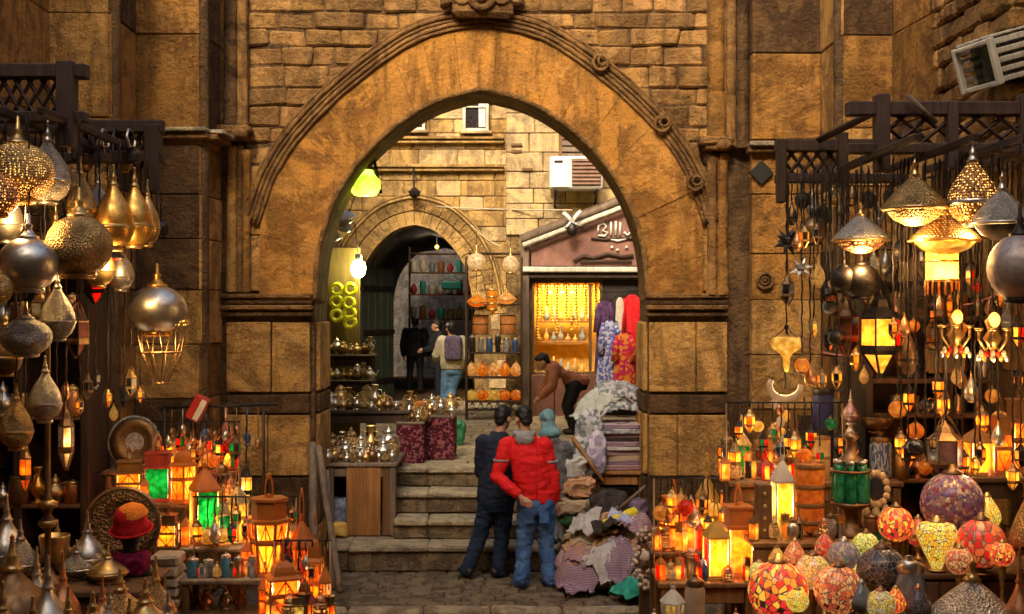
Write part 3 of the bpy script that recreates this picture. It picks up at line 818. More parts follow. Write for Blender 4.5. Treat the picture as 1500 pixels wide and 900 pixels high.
# ------------------------------------------------------------------ courtyard side: shop building on the right
SY = 21.5
SO = Vector((XT(850, SY), SY, CZ(SY)))
shop = thing('corner_shop_building', 'pale plastered corner building with a small lit shop, sign board and air conditioner above', 'building', SO)
def sob(name, mb, mats, parent=None):
    me = mb.mesh(name, mats)
    for v in me.vertices: v.co -= SO
    return ob(name, me, shop if parent is None else parent)
def UB(mb, u0_, u1_, v0_, v1_, Y, d, b=0.01, jit=0.003, mat=0):
    x0, x1, z1, z0 = XT(u0_, Y), XT(u1_, Y), ZT(v0_, Y), ZT(v1_, Y)
    mb.bbox(((x0 + x1) / 2, Y + d / 2, (z0 + z1) / 2), (x1 - x0, d, z1 - z0), b, jit, mat)
wx0, wx1, wv0, wv1 = 782, 880, 415, 545
mb = MB()                                              # wall core around the shop window opening
for (a, b_, c, d) in ((741, wx0, -200, 640), (wx1, 1010, -200, 640), (wx0, wx1, -200, wv0), (wx0, wx1, wv1, 640)):
    x0, x1, z1, z0 = XT(a, SY), XT(b_, SY), ZT(c, SY), max(0.6, ZT(d, SY))
    mb.box(((x0 + x1) / 2, SY + 0.2, (z0 + z1) / 2), (x1 - x0, 0.3, z1 - z0))
sob('wall_core', mb, M_CMO)
random.seed(51)
v = 345
while v > 60:                                           # upper ashlar
    dv_ = rnd(22, 30); u = 741
    while u < 960:
        du = min(rnd(34, 62), 962 - u); m_ = MB()
        UB(m_, u + 0.5, u + du - 0.5, v - dv_ + 0.5, v - 0.5, SY - rnd(0, 0.02), 0.1, 0.012, 0.004); sob('stone', m_, M_CSP); u += du
    v -= dv_
for (u, vv) in ((757, 212), (757, 222), (773, 248)):
    m_ = MB(); UB(m_, u - 8, u + 8, vv - 2, vv + 2, SY - 0.05, 0.06, 0.005); sob('wall_clamp', m_, M_WM)
# corner flat and return wall on the left
m_ = MB(); x0 = XT(741, SY); m_.box((x0 + 0.12, SY + 1.7, 3.9), (0.2, 2.75, 6.6)); sob('return_wall', m_, M_CSP)
# timber shop front: raking beam, posts, sign board, lintel
m_ = MB(); a, b_ = P(763, 352, SY - 0.25), P(965, 272, SY - 0.25); m_.tube([a, b_], (0.075, 0.09), 4); sob('raking_beam', m_, M_WG)
m_ = MB(); a, b_ = P(766, 360, SY - 0.3), P(965, 284, SY - 0.3); m_.tube([a, b_], (0.03, 0.05), 4); sob('raking_trim', m_, M_WX)
m_ = MB(); UB(m_, 763, 775, 350, 632, SY - 0.22, 0.16, 0.015); sob('post', m_, M_WG)
m_ = MB(); UB(m_, 936, 948, 290, 632, SY - 0.22, 0.16, 0.015); sob('post', m_, M_WG)
m_ = MB(); UB(m_, 763, 960, 391, 399, SY - 0.3, 0.26, 0.015); sob('lintel', m_, M_WX)
m_ = MB(); UB(m_, 763, 960, 400, 408, SY - 0.22, 0.2, 0.015); sob('lintel_beam', m_, M_WD)
sg = MB(); sg.prism([(XT(778, SY), ZT(390, SY)), (XT(936, SY), ZT(390, SY)), (XT(936, SY), ZT(298, SY)), (XT(778, SY), ZT(357, SY))], SY - 0.14, SY - 0.06)
sign = sob('sign_board', sg, plain('pink_brown_paint', (0.25, 0.12, 0.085), 0.8, nscale=4, var=0.45))
SYT = SY - 0.17
def stroke(parent, pts, r, mat, name):
    m_ = MB(); m_.tube([P(u, v, SYT) for u, v in pts], r, 6, flat=1.0); return sob(name, m_, mat, parent)
M_LET = plain('white_lettering', (0.75, 0.70, 0.58), 0.6)
for pts in ([(876, 342), (877, 331), (884, 327), (888, 332), (883, 338), (890, 341), (886, 346), (876, 345)], [(895, 345), (895, 325)], [(902, 345), (902, 324)], [(908, 345), (909, 326)],
            [(914, 340), (919, 345), (925, 340), (926, 331)], [(893, 350), (905, 353), (917, 350)]):
    stroke(sign, pts, 0.02, M_LET, 'letter')
stroke(sign, [(866, 349), (885, 351), (905, 349), (930, 350)], 0.022, plain('dark_lettering', (0.06, 0.04, 0.03)), 'letter')
stroke(sign, [(840, 383), (855, 375), (870, 378), (890, 372), (910, 376), (928, 375)], 0.035, M_WD, 'letter')
stroke(sign, [(850, 384), (880, 383), (925, 384)], 0.03, M_WD, 'letter')
for (u, v) in ((895, 362), (903, 366), (916, 362)): stroke(sign, [(u, v), (u + 3, v + 1)], 0.025, M_LET, 'letter')
# lit display window
dw = MB(); x0, x1, z1, z0 = XT(wx0, SY), XT(wx1, SY), ZT(wv0, SY), ZT(wv1, SY)
DY = SY + 1.0
for (c, d) in ((((x0 + x1) / 2, DY, (z0 + z1) / 2), (x1 - x0 + 0.04, 0.04, z1 - z0 + 0.04)), (((x0 + x1) / 2, SY + 0.55, z1 + 0.02), (x1 - x0, 0.95, 0.03)), (((x0 + x1) / 2, SY + 0.55, z0 - 0.02), (x1 - x0, 0.95, 0.03)),
             ((x0 - 0.02, SY + 0.55, (z0 + z1) / 2), (0.03, 0.95, z1 - z0)), ((x1 + 0.02, SY + 0.55, (z0 + z1) / 2), (0.03, 0.95, z1 - z0))): dw.box(c, d)
win = sob('display_window', dw, plain('gold_cloth_lining', (0.62, 0.36, 0.06), 0.8, var=0.35))
for a in ((wx0 - 3, wx0 + 1, wv0 - 3, wv1 + 3), (wx1 - 1, wx1 + 3, wv0 - 3, wv1 + 3), (wx0 + 2, wx1 - 2, wv0 - 4, wv0), (wx0 + 2, wx1 - 2, wv1, wv1 + 5), (863, 867, wv0 + 1, wv1 - 1)):
    m_ = MB(); UB(m_, *a, SY - 0.06, 0.1, 0.008); sob('window_frame', m_, M_WM, win)
for u in (806, 823, 838):
    m_ = MB(); m_.ball(P(u, 430, SY + 0.5), 0.045, 10, 7); sob('display_bulb', m_, M_BULB, win)
ld = bpy.data.lights.new('display_light', 'AREA'); ld.energy = 34; ld.color = (1.0, 0.72, 0.28); ld.size = 0.9; ld.shape = 'RECTANGLE'; ld.size_y = 0.5
lo = bpy.data.objects.new('display_light', ld); COL.objects.link(lo); lo.parent = win; lo.location = Vector(((x0 + x1) / 2, SY + 0.5, z1 - 0.02)) - SO
random.seed(52)
for k in range(13):                                    # gold strings of beads hanging in the window
    m_ = MB(); u = 788 + k * 7; v1_ = 440 + rnd(0, 60); pts = []
    zc = 416.0
    while zc < v1_:
        m_.ball(P(u + rnd(-0.6, 0.6), zc, SY + 0.25 + 0.4 * (k % 2)), 0.028, 6, 4); zc += 4.2
    sob('bead_string', m_, plain('gold_beads', (0.8, 0.45, 0.06), 0.35, 0.6), win)
for vv in (470, 500):
    m_ = MB(); UB(m_, 786, 862, vv, vv + 3, SY + 0.6, 0.3, 0.005); sob('glass_shelf', m_, M_WL, win)
pal = [(0.7, 0.45, 0.1), (0.5, 0.3, 0.1), (0.45, 0.4, 0.32), (0.25, 0.3, 0.3)]
for k in range(22):
    m_ = MB(); row = k % 3; u = 790 + (k // 3) * 10.5; vv = (470, 500, 545)[row]
    c = P(u, vv, SY + (0.7 if row < 2 else 0.3)); h_ = rnd(0.12, 0.3); r = rnd(0.035, 0.055)
    m_.lathe([(0, 0), (r, 0), (r * 1.2, h_ * 0.4), (r * 0.4, h_ * 0.7), (r * 0.5, h_), (0, h_)], 8, c); sob('trinket', m_, plain('trinket_%d' % (k % 4), pal[k % 4], 0.4), win)
# near-black panel paints the shade of the shop doorway right of the window
m_ = MB(); UB(m_, 883, 935, 410, 632, SY - 0.02, 0.05, 0.01); sob('doorway', m_, plain('painted_doorway_shade', (0.03, 0.02, 0.016)))
# stone base under the window
for a, b_ in ((777, 812), (812, 848), (848, 882)):
    m_ = MB(); UB(m_, a + 0.5, b_ - 0.5, 549, 632, SY - 0.1, 0.14, 0.012, 0.004); sob('base_panel', m_, plain('red_brown_panel', (0.2, 0.085, 0.05)))

# left courtyard building (behind the left stall) and enclosing house walls
t = thing('left_courtyard_house', 'ochre stone house side along the left of the courtyard', 'building', (-3.6, 14, 0))
mb = MB(); mb.box((-0.3, 5.3, 4.0), (0.5, 10.5, 8.3)); ob('wall', mb.mesh('wall', M_CMO), t)
random.seed(53); zz = 0.9
while zz < 6.5:
    hh = rnd(0.3, 0.38); y = 0.1
    while y < 10.4:
        ww = min(rnd(0.5, 1.0), 10.5 - y); m_ = MB(); m_.bbox((0, 0, 0), (0.1, ww - 0.012, hh - 0.012), 0.012, 0.004)
        o = ob('stone', m_.mesh('stone', M_CST), t); o.location = (-0.03 + rnd(-0.01, 0.01), y + ww / 2, zz + hh / 2); y += ww
    zz += hh
t = thing('right_courtyard_house', 'house wall closing the courtyard on the right behind the textiles', 'building', (3.2, 13.5, 0))
mb = MB(); mb.box((0.3, 4.0, 3.6), (0.5, 7.9, 7.5)); ob('wall', mb.mesh('wall', M_CSP), t)
# unseen lane houses; the rear one added, its height set to shade the gate
for nm, lab, c, d in (('lane_house', 'unseen tall ochre house added behind the viewer to shade the gate', (0, -5.2, 8.4), (16, 1, 17.2)),
                      ('lane_house', 'tall house side rising along the left of the lane', (-4.85, 1.0, 4.5), (0.6, 12.0, 9.4)), ('lane_house', 'tall house side rising along the right of the lane', (4.45, 0.0, 4.5), (0.6, 10.8, 9.4))):
    t = thing(nm, lab, 'building', (c[0], c[1], -0.15)); mb = MB(); mb.box((0, 0, c[2] + 0.15), d); ob('wall', mb.mesh('wall', M_ST), t)
    mb = MB(); mb.bbox((0, 0, d[2] + 0.1 + (c[2] - d[2] / 2)), (d[0] + 0.2, d[1] + 0.2, 0.25), 0.03); ob('parapet', mb.mesh('parapet', M_MOU), t)
# ================================================================== LAMP AND WARE KITS (unit shapes: widest radius 1 or height 1)
KC = {}
def kit(key, fn):
    if key not in KC: KC[key] = fn()
    return KC[key]
def one(fn, name, mat):
    m = MB(); fn(m); return m.mesh(name, mat)
def k_tear(mat, trim, fat=1.0):
    """teardrop lamp, origin at the tip of the spire (top), body hangs below; belly radius 1, total height about 4.6"""
    def f():
        prof = [(0.32, -4.05), (0.42, -3.98), (0.78, -3.7), (0.96, -3.3), (1.0, -2.95), (0.95, -2.55), (0.78, -2.1), (0.52, -1.65), (0.30, -1.3), (0.2, -1.05)]
        b = one(lambda m: m.lathe(prof, 24), 'body', mat)
        r = one(lambda m: m.lathe([(0.40, -4.16), (0.48, -4.1), (0.46, -3.98), (0.38, -3.98)], 20), 'rim', trim)
        bd = one(lambda m: m.lathe([(0.985, -3.12), (1.03, -3.06), (1.03, -2.98), (0.99, -2.9)], 24), 'band', trim)
        s_ = one(lambda m: m.lathe([(0.2, -1.08), (0.27, -1.02), (0.2, -0.94), (0.13, -0.75), (0.17, -0.66), (0.09, -0.55), (0.055, -0.15), (0.09, -0.1), (0.0, 0.0)], 12), 'spire', trim)
        return [('body', b, [('band', bd)]), ('rim', r), ('spire', s_)]
    return kit(('tear', mat.name, trim.name), f)
def k_globe(mat, trim):
    """round globe lamp, origin at the top of the stem; radius 1, height about 3"""
    def f():
        pr = [(0.42, -2.86)] + [(math.sin(a), -1.9 - math.cos(a) * 0.98) for a in [R(28 + k * 15) for k in range(10)]]
        b = one(lambda m: m.lathe(pr, 26), 'body', mat)
        r = one(lambda m: m.lathe([(0.44, -2.93), (0.52, -2.86), (0.5, -2.74), (0.42, -2.74)], 22), 'rim', trim)
        s_ = one(lambda m: m.lathe([(0.33, -0.98), (0.36, -0.92), (0.22, -0.84), (0.1, -0.62), (0.14, -0.52), (0.07, -0.42), (0.05, -0.1), (0.0, 0.0)], 12), 'stem', trim)
        return [('body', b), ('rim', r), ('stem', s_)]
    return kit(('globe', mat.name, trim.name), f)
def k_dome(mat, trim, inner):
    """wide dome lamp with a spire and a shallow bowl under the brim; brim radius 1, origin at the spire tip, height about 1.9"""
    def f():
        b = one(lambda m: m.lathe([(1.0, -1.5), (1.02, -1.46), (0.93, -1.32), (0.72, -1.1), (0.46, -0.86), (0.26, -0.7), (0.15, -0.6)], 26), 'dome', mat)
        bo = one(lambda m: m.lathe([(0.0, -2.0), (0.3, -1.97), (0.66, -1.8), (0.86, -1.58), (0.88, -1.5)], 24), 'bowl', inner)
        r = one(lambda m: m.lathe([(0.97, -1.56), (1.06, -1.52), (1.06, -1.47), (0.98, -1.45)], 26), 'brim', trim)
        s_ = one(lambda m: m.lathe([(0.15, -0.62), (0.2, -0.57), (0.11, -0.48), (0.06, -0.3), (0.1, -0.24), (0.04, -0.16), (0.0, 0)], 12), 'spire', trim)
        return [('dome', b, [('brim', r)]), ('bowl', bo), ('spire', s_)]
    return kit(('dome', mat.name, trim.name, inner.name), f)
def k_flask(mat, trim):
    """brass lamp standing on its foot with a long spire; base at 0, total height 1, belly radius 1 (scale x,y by radius and z by height)"""
    def f():
        b = one(lambda m: m.lathe([(0.45, 0.05), (0.62, 0.09), (0.9, 0.17), (1.0, 0.26), (0.95, 0.34), (0.72, 0.44), (0.42, 0.54), (0.24, 0.62), (0.2, 0.66)], 24), 'body', mat)
        f_ = one(lambda m: m.lathe([(0, 0), (0.6, 0), (0.62, 0.025), (0.46, 0.06), (0.4, 0.06)], 20), 'foot', trim)
        bd = one(lambda m: m.lathe([(0.98, 0.25), (1.05, 0.262), (1.05, 0.277), (0.98, 0.29)], 24), 'band', trim)
        s_ = one(lambda m: m.lathe([(0.2, 0.65), (0.28, 0.67), (0.2, 0.69), (0.13, 0.76), (0.17, 0.785), (0.1, 0.81), (0.05, 0.95), (0.07, 0.965), (0, 1)], 12), 'spire', trim)
        return [('body', b, [('band', bd)]), ('foot', f_), ('spire', s_)]
    return kit(('flask', mat.name, trim.name), f)
def k_lantern(frame, panes, n=4, roof='dome', taper=1.0, hang=False, bar=True):
    """framed glass lantern, base at 0, height 1, half width 1 (scale x,y by half width)"""
    key = ('lan', frame.name, tuple(p.name for p in panes), n, roof, taper, hang, bar)
    def f():
        ph = PI / n; k = 1 / math.cos(PI / n) * 0.86
        z0, z1 = (0.07, 0.62)
        rb, rt = k * taper, k
        base = one(lambda m: m.lathe([(0, 0), (k * taper * 1.06, 0), (k * taper * 1.06, 0.035), (k * taper * 1.0, 0.045), (k * taper * 0.98, z0), (0, z0)], n, phase=ph, smooth=False), 'base', frame)
        if roof == 'dome':
            rf = one(lambda m: m.lathe([(k * 0.98, z1), (k * 1.12, z1 + 0.01), (k * 1.12, z1 + 0.035), (k * 0.72, z1 + 0.07), (k * 0.70, z1 + 0.13), (k * 0.62, z1 + 0.19), (k * 0.4, z1 + 0.25), (k * 0.14, z1 + 0.28), (0, z1 + 0.285)], n, phase=ph, smooth=False), 'roof', frame)
        elif roof == 'flat':
            rf = one(lambda m: m.lathe([(k * 0.98, z1), (k * 1.1, z1 + 0.01), (k * 1.1, z1 + 0.05), (k * 0.9, z1 + 0.06), (k * 0.9, z1 + 0.26), (k * 1.0, z1 + 0.27), (k * 1.0, z1 + 0.3), (0, z1 + 0.3)], n, phase=ph, smooth=False), 'roof', frame)
        else:
            rf = one(lambda m: m.lathe([(k * 0.98, z1), (k * 1.12, z1 + 0.01), (k * 1.12, z1 + 0.035), (k * 0.6, z1 + 0.17), (k * 0.16, z1 + 0.27), (0, z1 + 0.28)], n, phase=ph, smooth=False), 'roof', frame)
        fin = one(lambda m: m.lathe([(0.1, z1 + 0.27), (0.18, z1 + 0.29), (0.1, z1 + 0.31), (0.14, z1 + 0.33), (0.05, z1 + 0.345), (0, z1 + 0.35)], 10).ring((0, 0, z1 + 0.36), 0.2, 0.045, 12, 'y', 0, 5), 'finial', frame)
        # ring is squashed by the z scale, so stretch it up
        spec = [('base', base), ('roof', rf, [('finial', fin)])]
        for i in range(n):
            a0 = ph + 2 * PI * i / n; a1 = ph + 2 * PI * (i + 1) / n
            p0, q0 = Vector((rb * math.cos(a0), rb * math.sin(a0), z0)), Vector((rb * math.cos(a1), rb * math.sin(a1), z0))
            p1, q1 = Vector((rt * math.cos(a0), rt * math.sin(a0), z1)), Vector((rt * math.cos(a1), rt * math.sin(a1), z1))
            po = MB(); po.tube([p0, p1], 0.085, 5, 0, False); spec.append(('post', po.mesh('post', frame)))
            pm = MB(); e = 0.08; inn = 0.93
            c4_ = [p0.lerp(q0, e), q0.lerp(p0, e), q1.lerp(p1, e), p1.lerp(q1, e)]
            out = [Vector((c.x * 0.97, c.y * 0.97, c.z)) for c in c4_]; inn_ = [Vector((c.x * inn, c.y * inn, c.z)) for c in c4_]
            pm.add(out + inn_, [(0, 1, 2, 3), (7, 6, 5, 4), (0, 4, 5, 1), (1, 5, 6, 2), (2, 6, 7, 3), (3, 7, 4, 0)])
            pane = pm.mesh('pane', panes[i % len(panes)])
            sub = []
            if bar:
                bm_ = MB(); zz = z0 + (z1 - z0) * 0.62; f_ = 0.62; rr = rb + (rt - rb) * f_
                bm_.tube([Vector((rr * math.cos(a0), rr * math.sin(a0), zz)), Vector((rr * math.cos(a1), rr * math.sin(a1), zz))], 0.035, 4, 0, False)
                mid0 = (c4_[0] + c4_[1]) / 2; mid1 = (c4_[2] + c4_[3]) / 2
                bm_.tube([mid0, mid1], 0.03, 4, 0, False)
                mL, mR = (c4_[0] + c4_[3]) / 2, (c4_[1] + c4_[2]) / 2
                for qa, qb in ((mid0, mL), (mL, mid1), (mid1, mR), (mR, mid0)): bm_.tube([qa, qb], 0.022, 4, 0, False)
                sub = [('glazing_bar', bm_.mesh('glazing_bar', frame))]
            spec.append(('pane', pane, sub))
        return spec
    return kit(key, f)
def k_drop(frame, panes, n=6):
    """hanging lantern with a tapering glass foot; origin at the hook, height 1 below it, half width 1"""
    def f():
        ph = PI / n; k = 1.0
        spec = []
        zt, zm, zb = -0.40, -0.74, -1.0
        cap = one(lambda m: m.lathe([(k * 1.02, zt - 0.01), (k * 1.06, zt + 0.015), (k * 0.55, zt + 0.12), (k * 0.4, zt + 0.2), (k * 0.12, zt + 0.26), (0.05, zt + 0.3)], n, phase=ph, smooth=False), 'cap', frame)
        wire = MB()
        for i in range(3):
            a = ph + 2 * PI * i / 3; wire.tube([(k * math.cos(a), k * math.sin(a), zt), (0.5 * math.cos(a), 0.5 * math.sin(a), -0.15), (0, 0, 0)], 0.03, 4)
        spec += [('cap', cap), ('hanger', wire.mesh('hanger', frame))]
        for i in range(n):
            a0 = ph + 2 * PI * i / n; a1 = ph + 2 * PI * (i + 1) / n
            pt = lambda r, a, z: Vector((r * math.cos(a), r * math.sin(a), z))
            for (ra, za, rb_, zb_, nm) in ((k, zt, k, zm, 'pane'), (k, zm, 0.2, zb, 'foot_pane')):
                c = [pt(rb_, a0, zb_), pt(rb_, a1, zb_), pt(ra, a1, za), pt(ra, a0, za)]
                pm = MB(); cc = sum(c, Vector()) / 4
                o_ = [q.lerp(cc, 0.08) for q in c]; i_ = [Vector((q.x * 0.94, q.y * 0.94, q.z)) for q in o_]
                pm.add(o_ + i_, [(0, 1, 2, 3), (7, 6, 5, 4), (0, 4, 5, 1), (1, 5, 6, 2), (2, 6, 7, 3), (3, 7, 4, 0)])
                spec.append((nm, pm.mesh(nm, panes[i % len(panes)])))
            fr = MB(); fr.tube([pt(k, a0, zt), pt(k, a0, zm), pt(0.2, a0, zb)], 0.06, 4, 0, False); fr.tube([pt(k, a0, zm), pt(k, a1, zm)], 0.05, 4, 0, False)
            spec.append(('frame_bar', fr.mesh('frame_bar', frame)))
        return spec
    return kit(('drop', frame.name, tuple(p.name for p in panes), n), f)
def k_mosaic(mat, trim, shape='globe'):
    """mosaic glass shade, base at 0, radius 1"""
    def f():
        if shape == 'globe': pr = [(0.35, 0.06)] + [(math.sin(a), 1.0 - math.cos(a)) for a in [R(24 + 13.5 * k) for k in range(11)]] + [(0.28, 1.97)]
        elif shape == 'tear': pr = [(0.3, 0.05), (0.75, 0.3), (1.0, 0.85), (0.95, 1.3), (0.7, 1.8), (0.42, 2.2), (0.25, 2.5)]
        else: pr = [(0.22, 0.05), (0.42, 0.5), (0.72, 1.1), (0.96, 1.7), (1.0, 2.05), (0.85, 2.35), (0.4, 2.5)]
        top = pr[-1]
        b = one(lambda m: m.lathe(pr, 24), 'shade', mat)
        ft = one(lambda m: m.lathe([(0, 0), (0.42, 0), (0.46, 0.05), (0.36, 0.12), (0.28, 0.12)], 16), 'foot_ring', trim)
        cp = one(lambda m: m.lathe([(top[0] + 0.04, top[1] - 0.04), (top[0] + 0.06, top[1] + 0.04), (0.16, top[1] + 0.14), (0.1, top[1] + 0.28), (0, top[1] + 0.3)], 14), 'cap', trim)
        return [('shade', b), ('foot_ring', ft), ('cap', cp)]
    return kit(('mos', mat.name, trim.name, shape), f)
def k_plate(mat, trim):
    """round tray standing on edge, faces -Y, centre at 0, radius 1"""
    def f():
        rt = Matrix.Rotation(R(90), 3, 'X')
        b = one(lambda m: m.lathe([(0, 0.0), (0.5, 0.0), (0.56, 0.03), (0.6, 0.05), (0.92, 0.08), (0.92, 0.03), (0.55, -0.05), (0, -0.05)], 30, rot=rt), 'tray', mat)
        r = one(lambda m: m.lathe([(0.92, 0.03), (1.0, 0.05), (1.0, 0.09), (0.92, 0.1)], 30, rot=rt), 'rim', trim)
        c = one(lambda m: m.lathe([(0.0, 0.05), (0.16, 0.045), (0.3, 0.025), (0.34, 0.03), (0.36, 0.0)], 20, rot=rt), 'boss', trim)
        return [('tray', b), ('rim', r), ('boss', c)]
    return kit(('plate', mat.name, trim.name), f)
def k_jar(mat, lid, shape=0):
    """jar, base at 0, height 1, radius 1"""
    def f():
        pr = [[(0, 0), (0.9, 0), (1, 0.03), (1, 0.72), (0.85, 0.8)], [(0, 0), (0.5, 0), (0.6, 0.04), (1.0, 0.34), (0.9, 0.6), (0.5, 0.76)], [(0, 0), (0.7, 0), (0.85, 0.06), (0.75, 0.3), (1.0, 0.62), (0.8, 0.8)]][shape]
        b = one(lambda m: m.lathe(pr, 16), 'body', mat); e = pr[-1][0]
        l = one(lambda m: m.lathe([(e, pr[-1][1] - 0.01), (e * 1.08, pr[-1][1] + 0.02), (e * 1.08, pr[-1][1] + 0.08), (e * 0.5, 0.93), (0.2, 0.95), (0.22, 0.98), (0, 1)], 16), 'lid', lid)
        return [('body', b), ('lid', l)]
    return kit(('jar', mat.name, lid.name, shape), f)
def k_teapot(mat):
    """spouted pot, base at 0, height 1, body radius about 0.42"""
    def f():
        b = one(lambda m: m.lathe([(0, 0), (0.25, 0), (0.26, 0.04), (0.2, 0.08), (0.38, 0.22), (0.42, 0.36), (0.34, 0.52), (0.2, 0.64), (0.17, 0.7)], 14), 'body', mat)
        l = one(lambda m: m.lathe([(0.19, 0.68), (0.2, 0.72), (0.12, 0.84), (0.04, 0.88), (0.06, 0.93), (0, 1)], 12), 'lid', mat)
        s_ = one(lambda m: m.tube([(0.32, 0, 0.25), (0.5, 0, 0.36), (0.55, 0, 0.55), (0.66, 0, 0.7)], [0.07, 0.055, 0.04, 0.03], 7), 'spout', mat)
        h = one(lambda m: m.tube([(-0.18, 0, 0.64), (-0.4, 0, 0.7), (-0.56, 0, 0.55), (-0.52, 0, 0.36), (-0.38, 0, 0.28)], 0.03, 6), 'handle', mat)
        return [('body', b), ('lid', l), ('spout', s_), ('handle', h)]
    return kit(('pot', mat.name), f)
def k_vase(mat):
    def f():
        b = one(lambda m: m.lathe([(0, 0), (0.2, 0), (0.22, 0.03), (0.1, 0.1), (0.12, 0.16), (0.26, 0.36), (0.24, 0.5), (0.1, 0.66), (0.08, 0.78), (0.14, 0.95), (0.16, 1.0), (0.1, 0.97), (0, 0.9)], 14), 'body', mat)
        h = MB()
        for s_ in (-1, 1): h.tube([(s_ * 0.24, 0, 0.5), (s_ * 0.32, 0, 0.62), (s_ * 0.26, 0, 0.78), (s_ * 0.1, 0, 0.8)], 0.02, 5)
        return [('body', b), ('handle', h.mesh('handle', mat))]
    return kit(('vase', mat.name), f)
def k_bowl(mat, foot):
    def f():
        b = one(lambda m: m.lathe([(0.3, 0.16), (0.55, 0.2), (0.85, 0.42), (1.0, 0.78), (0.96, 0.8), (0.8, 0.48), (0.5, 0.28), (0, 0.24)], 20), 'body', mat)
        f_ = one(lambda m: m.lathe([(0, 0), (0.45, 0), (0.46, 0.05), (0.2, 0.1), (0.24, 0.18), (0, 0.18)], 16), 'foot', foot)
        return [('body', b), ('foot', f_)]
    return kit(('bowl', mat.name, foot.name), f)
def k_shade(mat, trim, cone=True):
    """tall parchment cylinder shade with ribs and a conical foot; base at 0, height 1, radius 1"""
    def f():
        b = one(lambda m: m.lathe([(0.2, 0.05), (0.95, 0.2), (0.96, 0.92), (0.9, 0.95), (0, 0.95)] if cone else [(0, 0.0), (0.96, 0.0), (0.96, 0.95), (0, 0.95)], 18), 'shade', mat)
        spec = [('shade', b)]
        for z_ in ((0.2, 0.42, 0.66, 0.92) if cone else (0.02, 0.5, 0.93)):
            spec.append(('hoop', one(lambda m: m.ring((0, 0, z_), 0.97, 0.035, 20, 'z', 0, 5), 'hoop', trim)))
        spec.append(('tip', one(lambda m: m.lathe([(0, 0), (0.18, 0.0), (0.24, 0.05), (0.1, 0.08), (0, 0.08)], 12), 'tip', trim)))
        return spec
    return kit(('shade', mat.name, trim.name, cone), f)
def k_star(mat, glassm):
    """pointed star lamp, radius 1, centre at 0"""
    def f():
        m = MB(); random.seed(3)
        n = 14; ga = PI * (3 - math.sqrt(5))
        core = MB(); core.ball((0, 0, 0), 0.45, 12, 8)
        spec = [('core', core.mesh('core', glassm))]
        for i in range(n):
            z_ = 1 - 2 * (i + 0.5) / n; r = math.sqrt(1 - z_ * z_); d = Vector((r * math.cos(ga * i), r * math.sin(ga * i), z_))
            t = MB(); t.tube([d * 0.36, d * 1.0], [0.22, 0.012], 4, 0, False); spec.append(('point', t.mesh('point', mat)))
        return spec
    return kit(('star', mat.name, glassm.name), f)
def k_goblet(g, trim):
    def f():
        b = one(lambda m: m.lathe([(0, -2.3), (0.1, -2.28), (0.2, -2.0), (0.22, -1.5), (0.4, -1.25), (0.85, -1.0), (1.0, -0.7), (0.92, -0.4), (0.8, -0.3), (0.7, -0.4), (0.5, -0.6), (0, -0.7)], 20), 'glass_bowl', g)
        c = MB()
        for i in range(3): c.tube([(0.85 * math.cos(i * 2.1), 0.85 * math.sin(i * 2.1), -0.35), (0, 0, 0.25)], 0.03, 4)
        c.ball((0, 0, 0.25), 0.16, 8, 6)
        return [('glass_bowl', b), ('hanger', c.mesh('hanger', trim))]
    return kit(('goblet', g.name), f)

def hang_line(t, z_top, mat=None, r=0.006):
    """cord or chain part from the thing's origin up to height z_top"""
    L = (z_top - t.location.z)
    if L <= 0.01: return
    s = t.scale; m = MB()
    nL = max(2, int(L / 0.05)); pts = [(0.004 * math.sin(k * 2.1) / s[0], 0.004 * math.cos(k * 2.1) / s[1], -0.02 / s[2] + (L + 0.02) * k / nL / s[2]) for k in range(nL + 1)]
    m.tube(pts, r / s[0], 5)
    ob('chain', m.mesh('chain', mat or M_DK), t)

def k_pierced(mat, trim):
    """pierced metal lantern drum with a ribbed dome; base at 0, height 1, radius 1"""
    def f():
        b = one(lambda m: m.lathe([(0.78, 0.12), (0.92, 0.16), (0.98, 0.3), (0.98, 0.46), (0.92, 0.56), (0.8, 0.6)], 20), 'drum', mat)
        ft = one(lambda m: m.lathe([(0, 0), (0.85, 0), (0.88, 0.03), (0.6, 0.06), (0.62, 0.09), (0.8, 0.12)], 18), 'foot', trim)
        dm = one(lambda m: m.lathe([(0.98, 0.58), (1.0, 0.61), (0.8, 0.64), (0.78, 0.7), (0.62, 0.78), (0.3, 0.84), (0.14, 0.86), (0.18, 0.88), (0.1, 0.9), (0, 0.92)], 10, smooth=False), 'dome', trim)
        rg = one(lambda m: m.tube([(0.3 * math.cos(a), 0, 0.95 + 0.05 * math.sin(a)) for a in [2 * PI * q / 12 for q in range(12)]], 0.03, 5, 0, True, True), 'ring', trim)
        ribs = []
        for i in range(6):
            a = 2 * PI * i / 6; ribs.append(('rib', one(lambda m: m.tube([(0.8 * math.cos(a), 0.8 * math.sin(a), 0.12), (1.02 * math.cos(a), 1.02 * math.sin(a), 0.38), (0.82 * math.cos(a), 0.82 * math.sin(a), 0.6)], 0.05, 4), 'rib', trim)))
        return [('drum', b), ('foot', ft), ('dome', dm, [('ring', rg)])] + ribs
    return kit(('pierced', mat.name, trim.name), f)
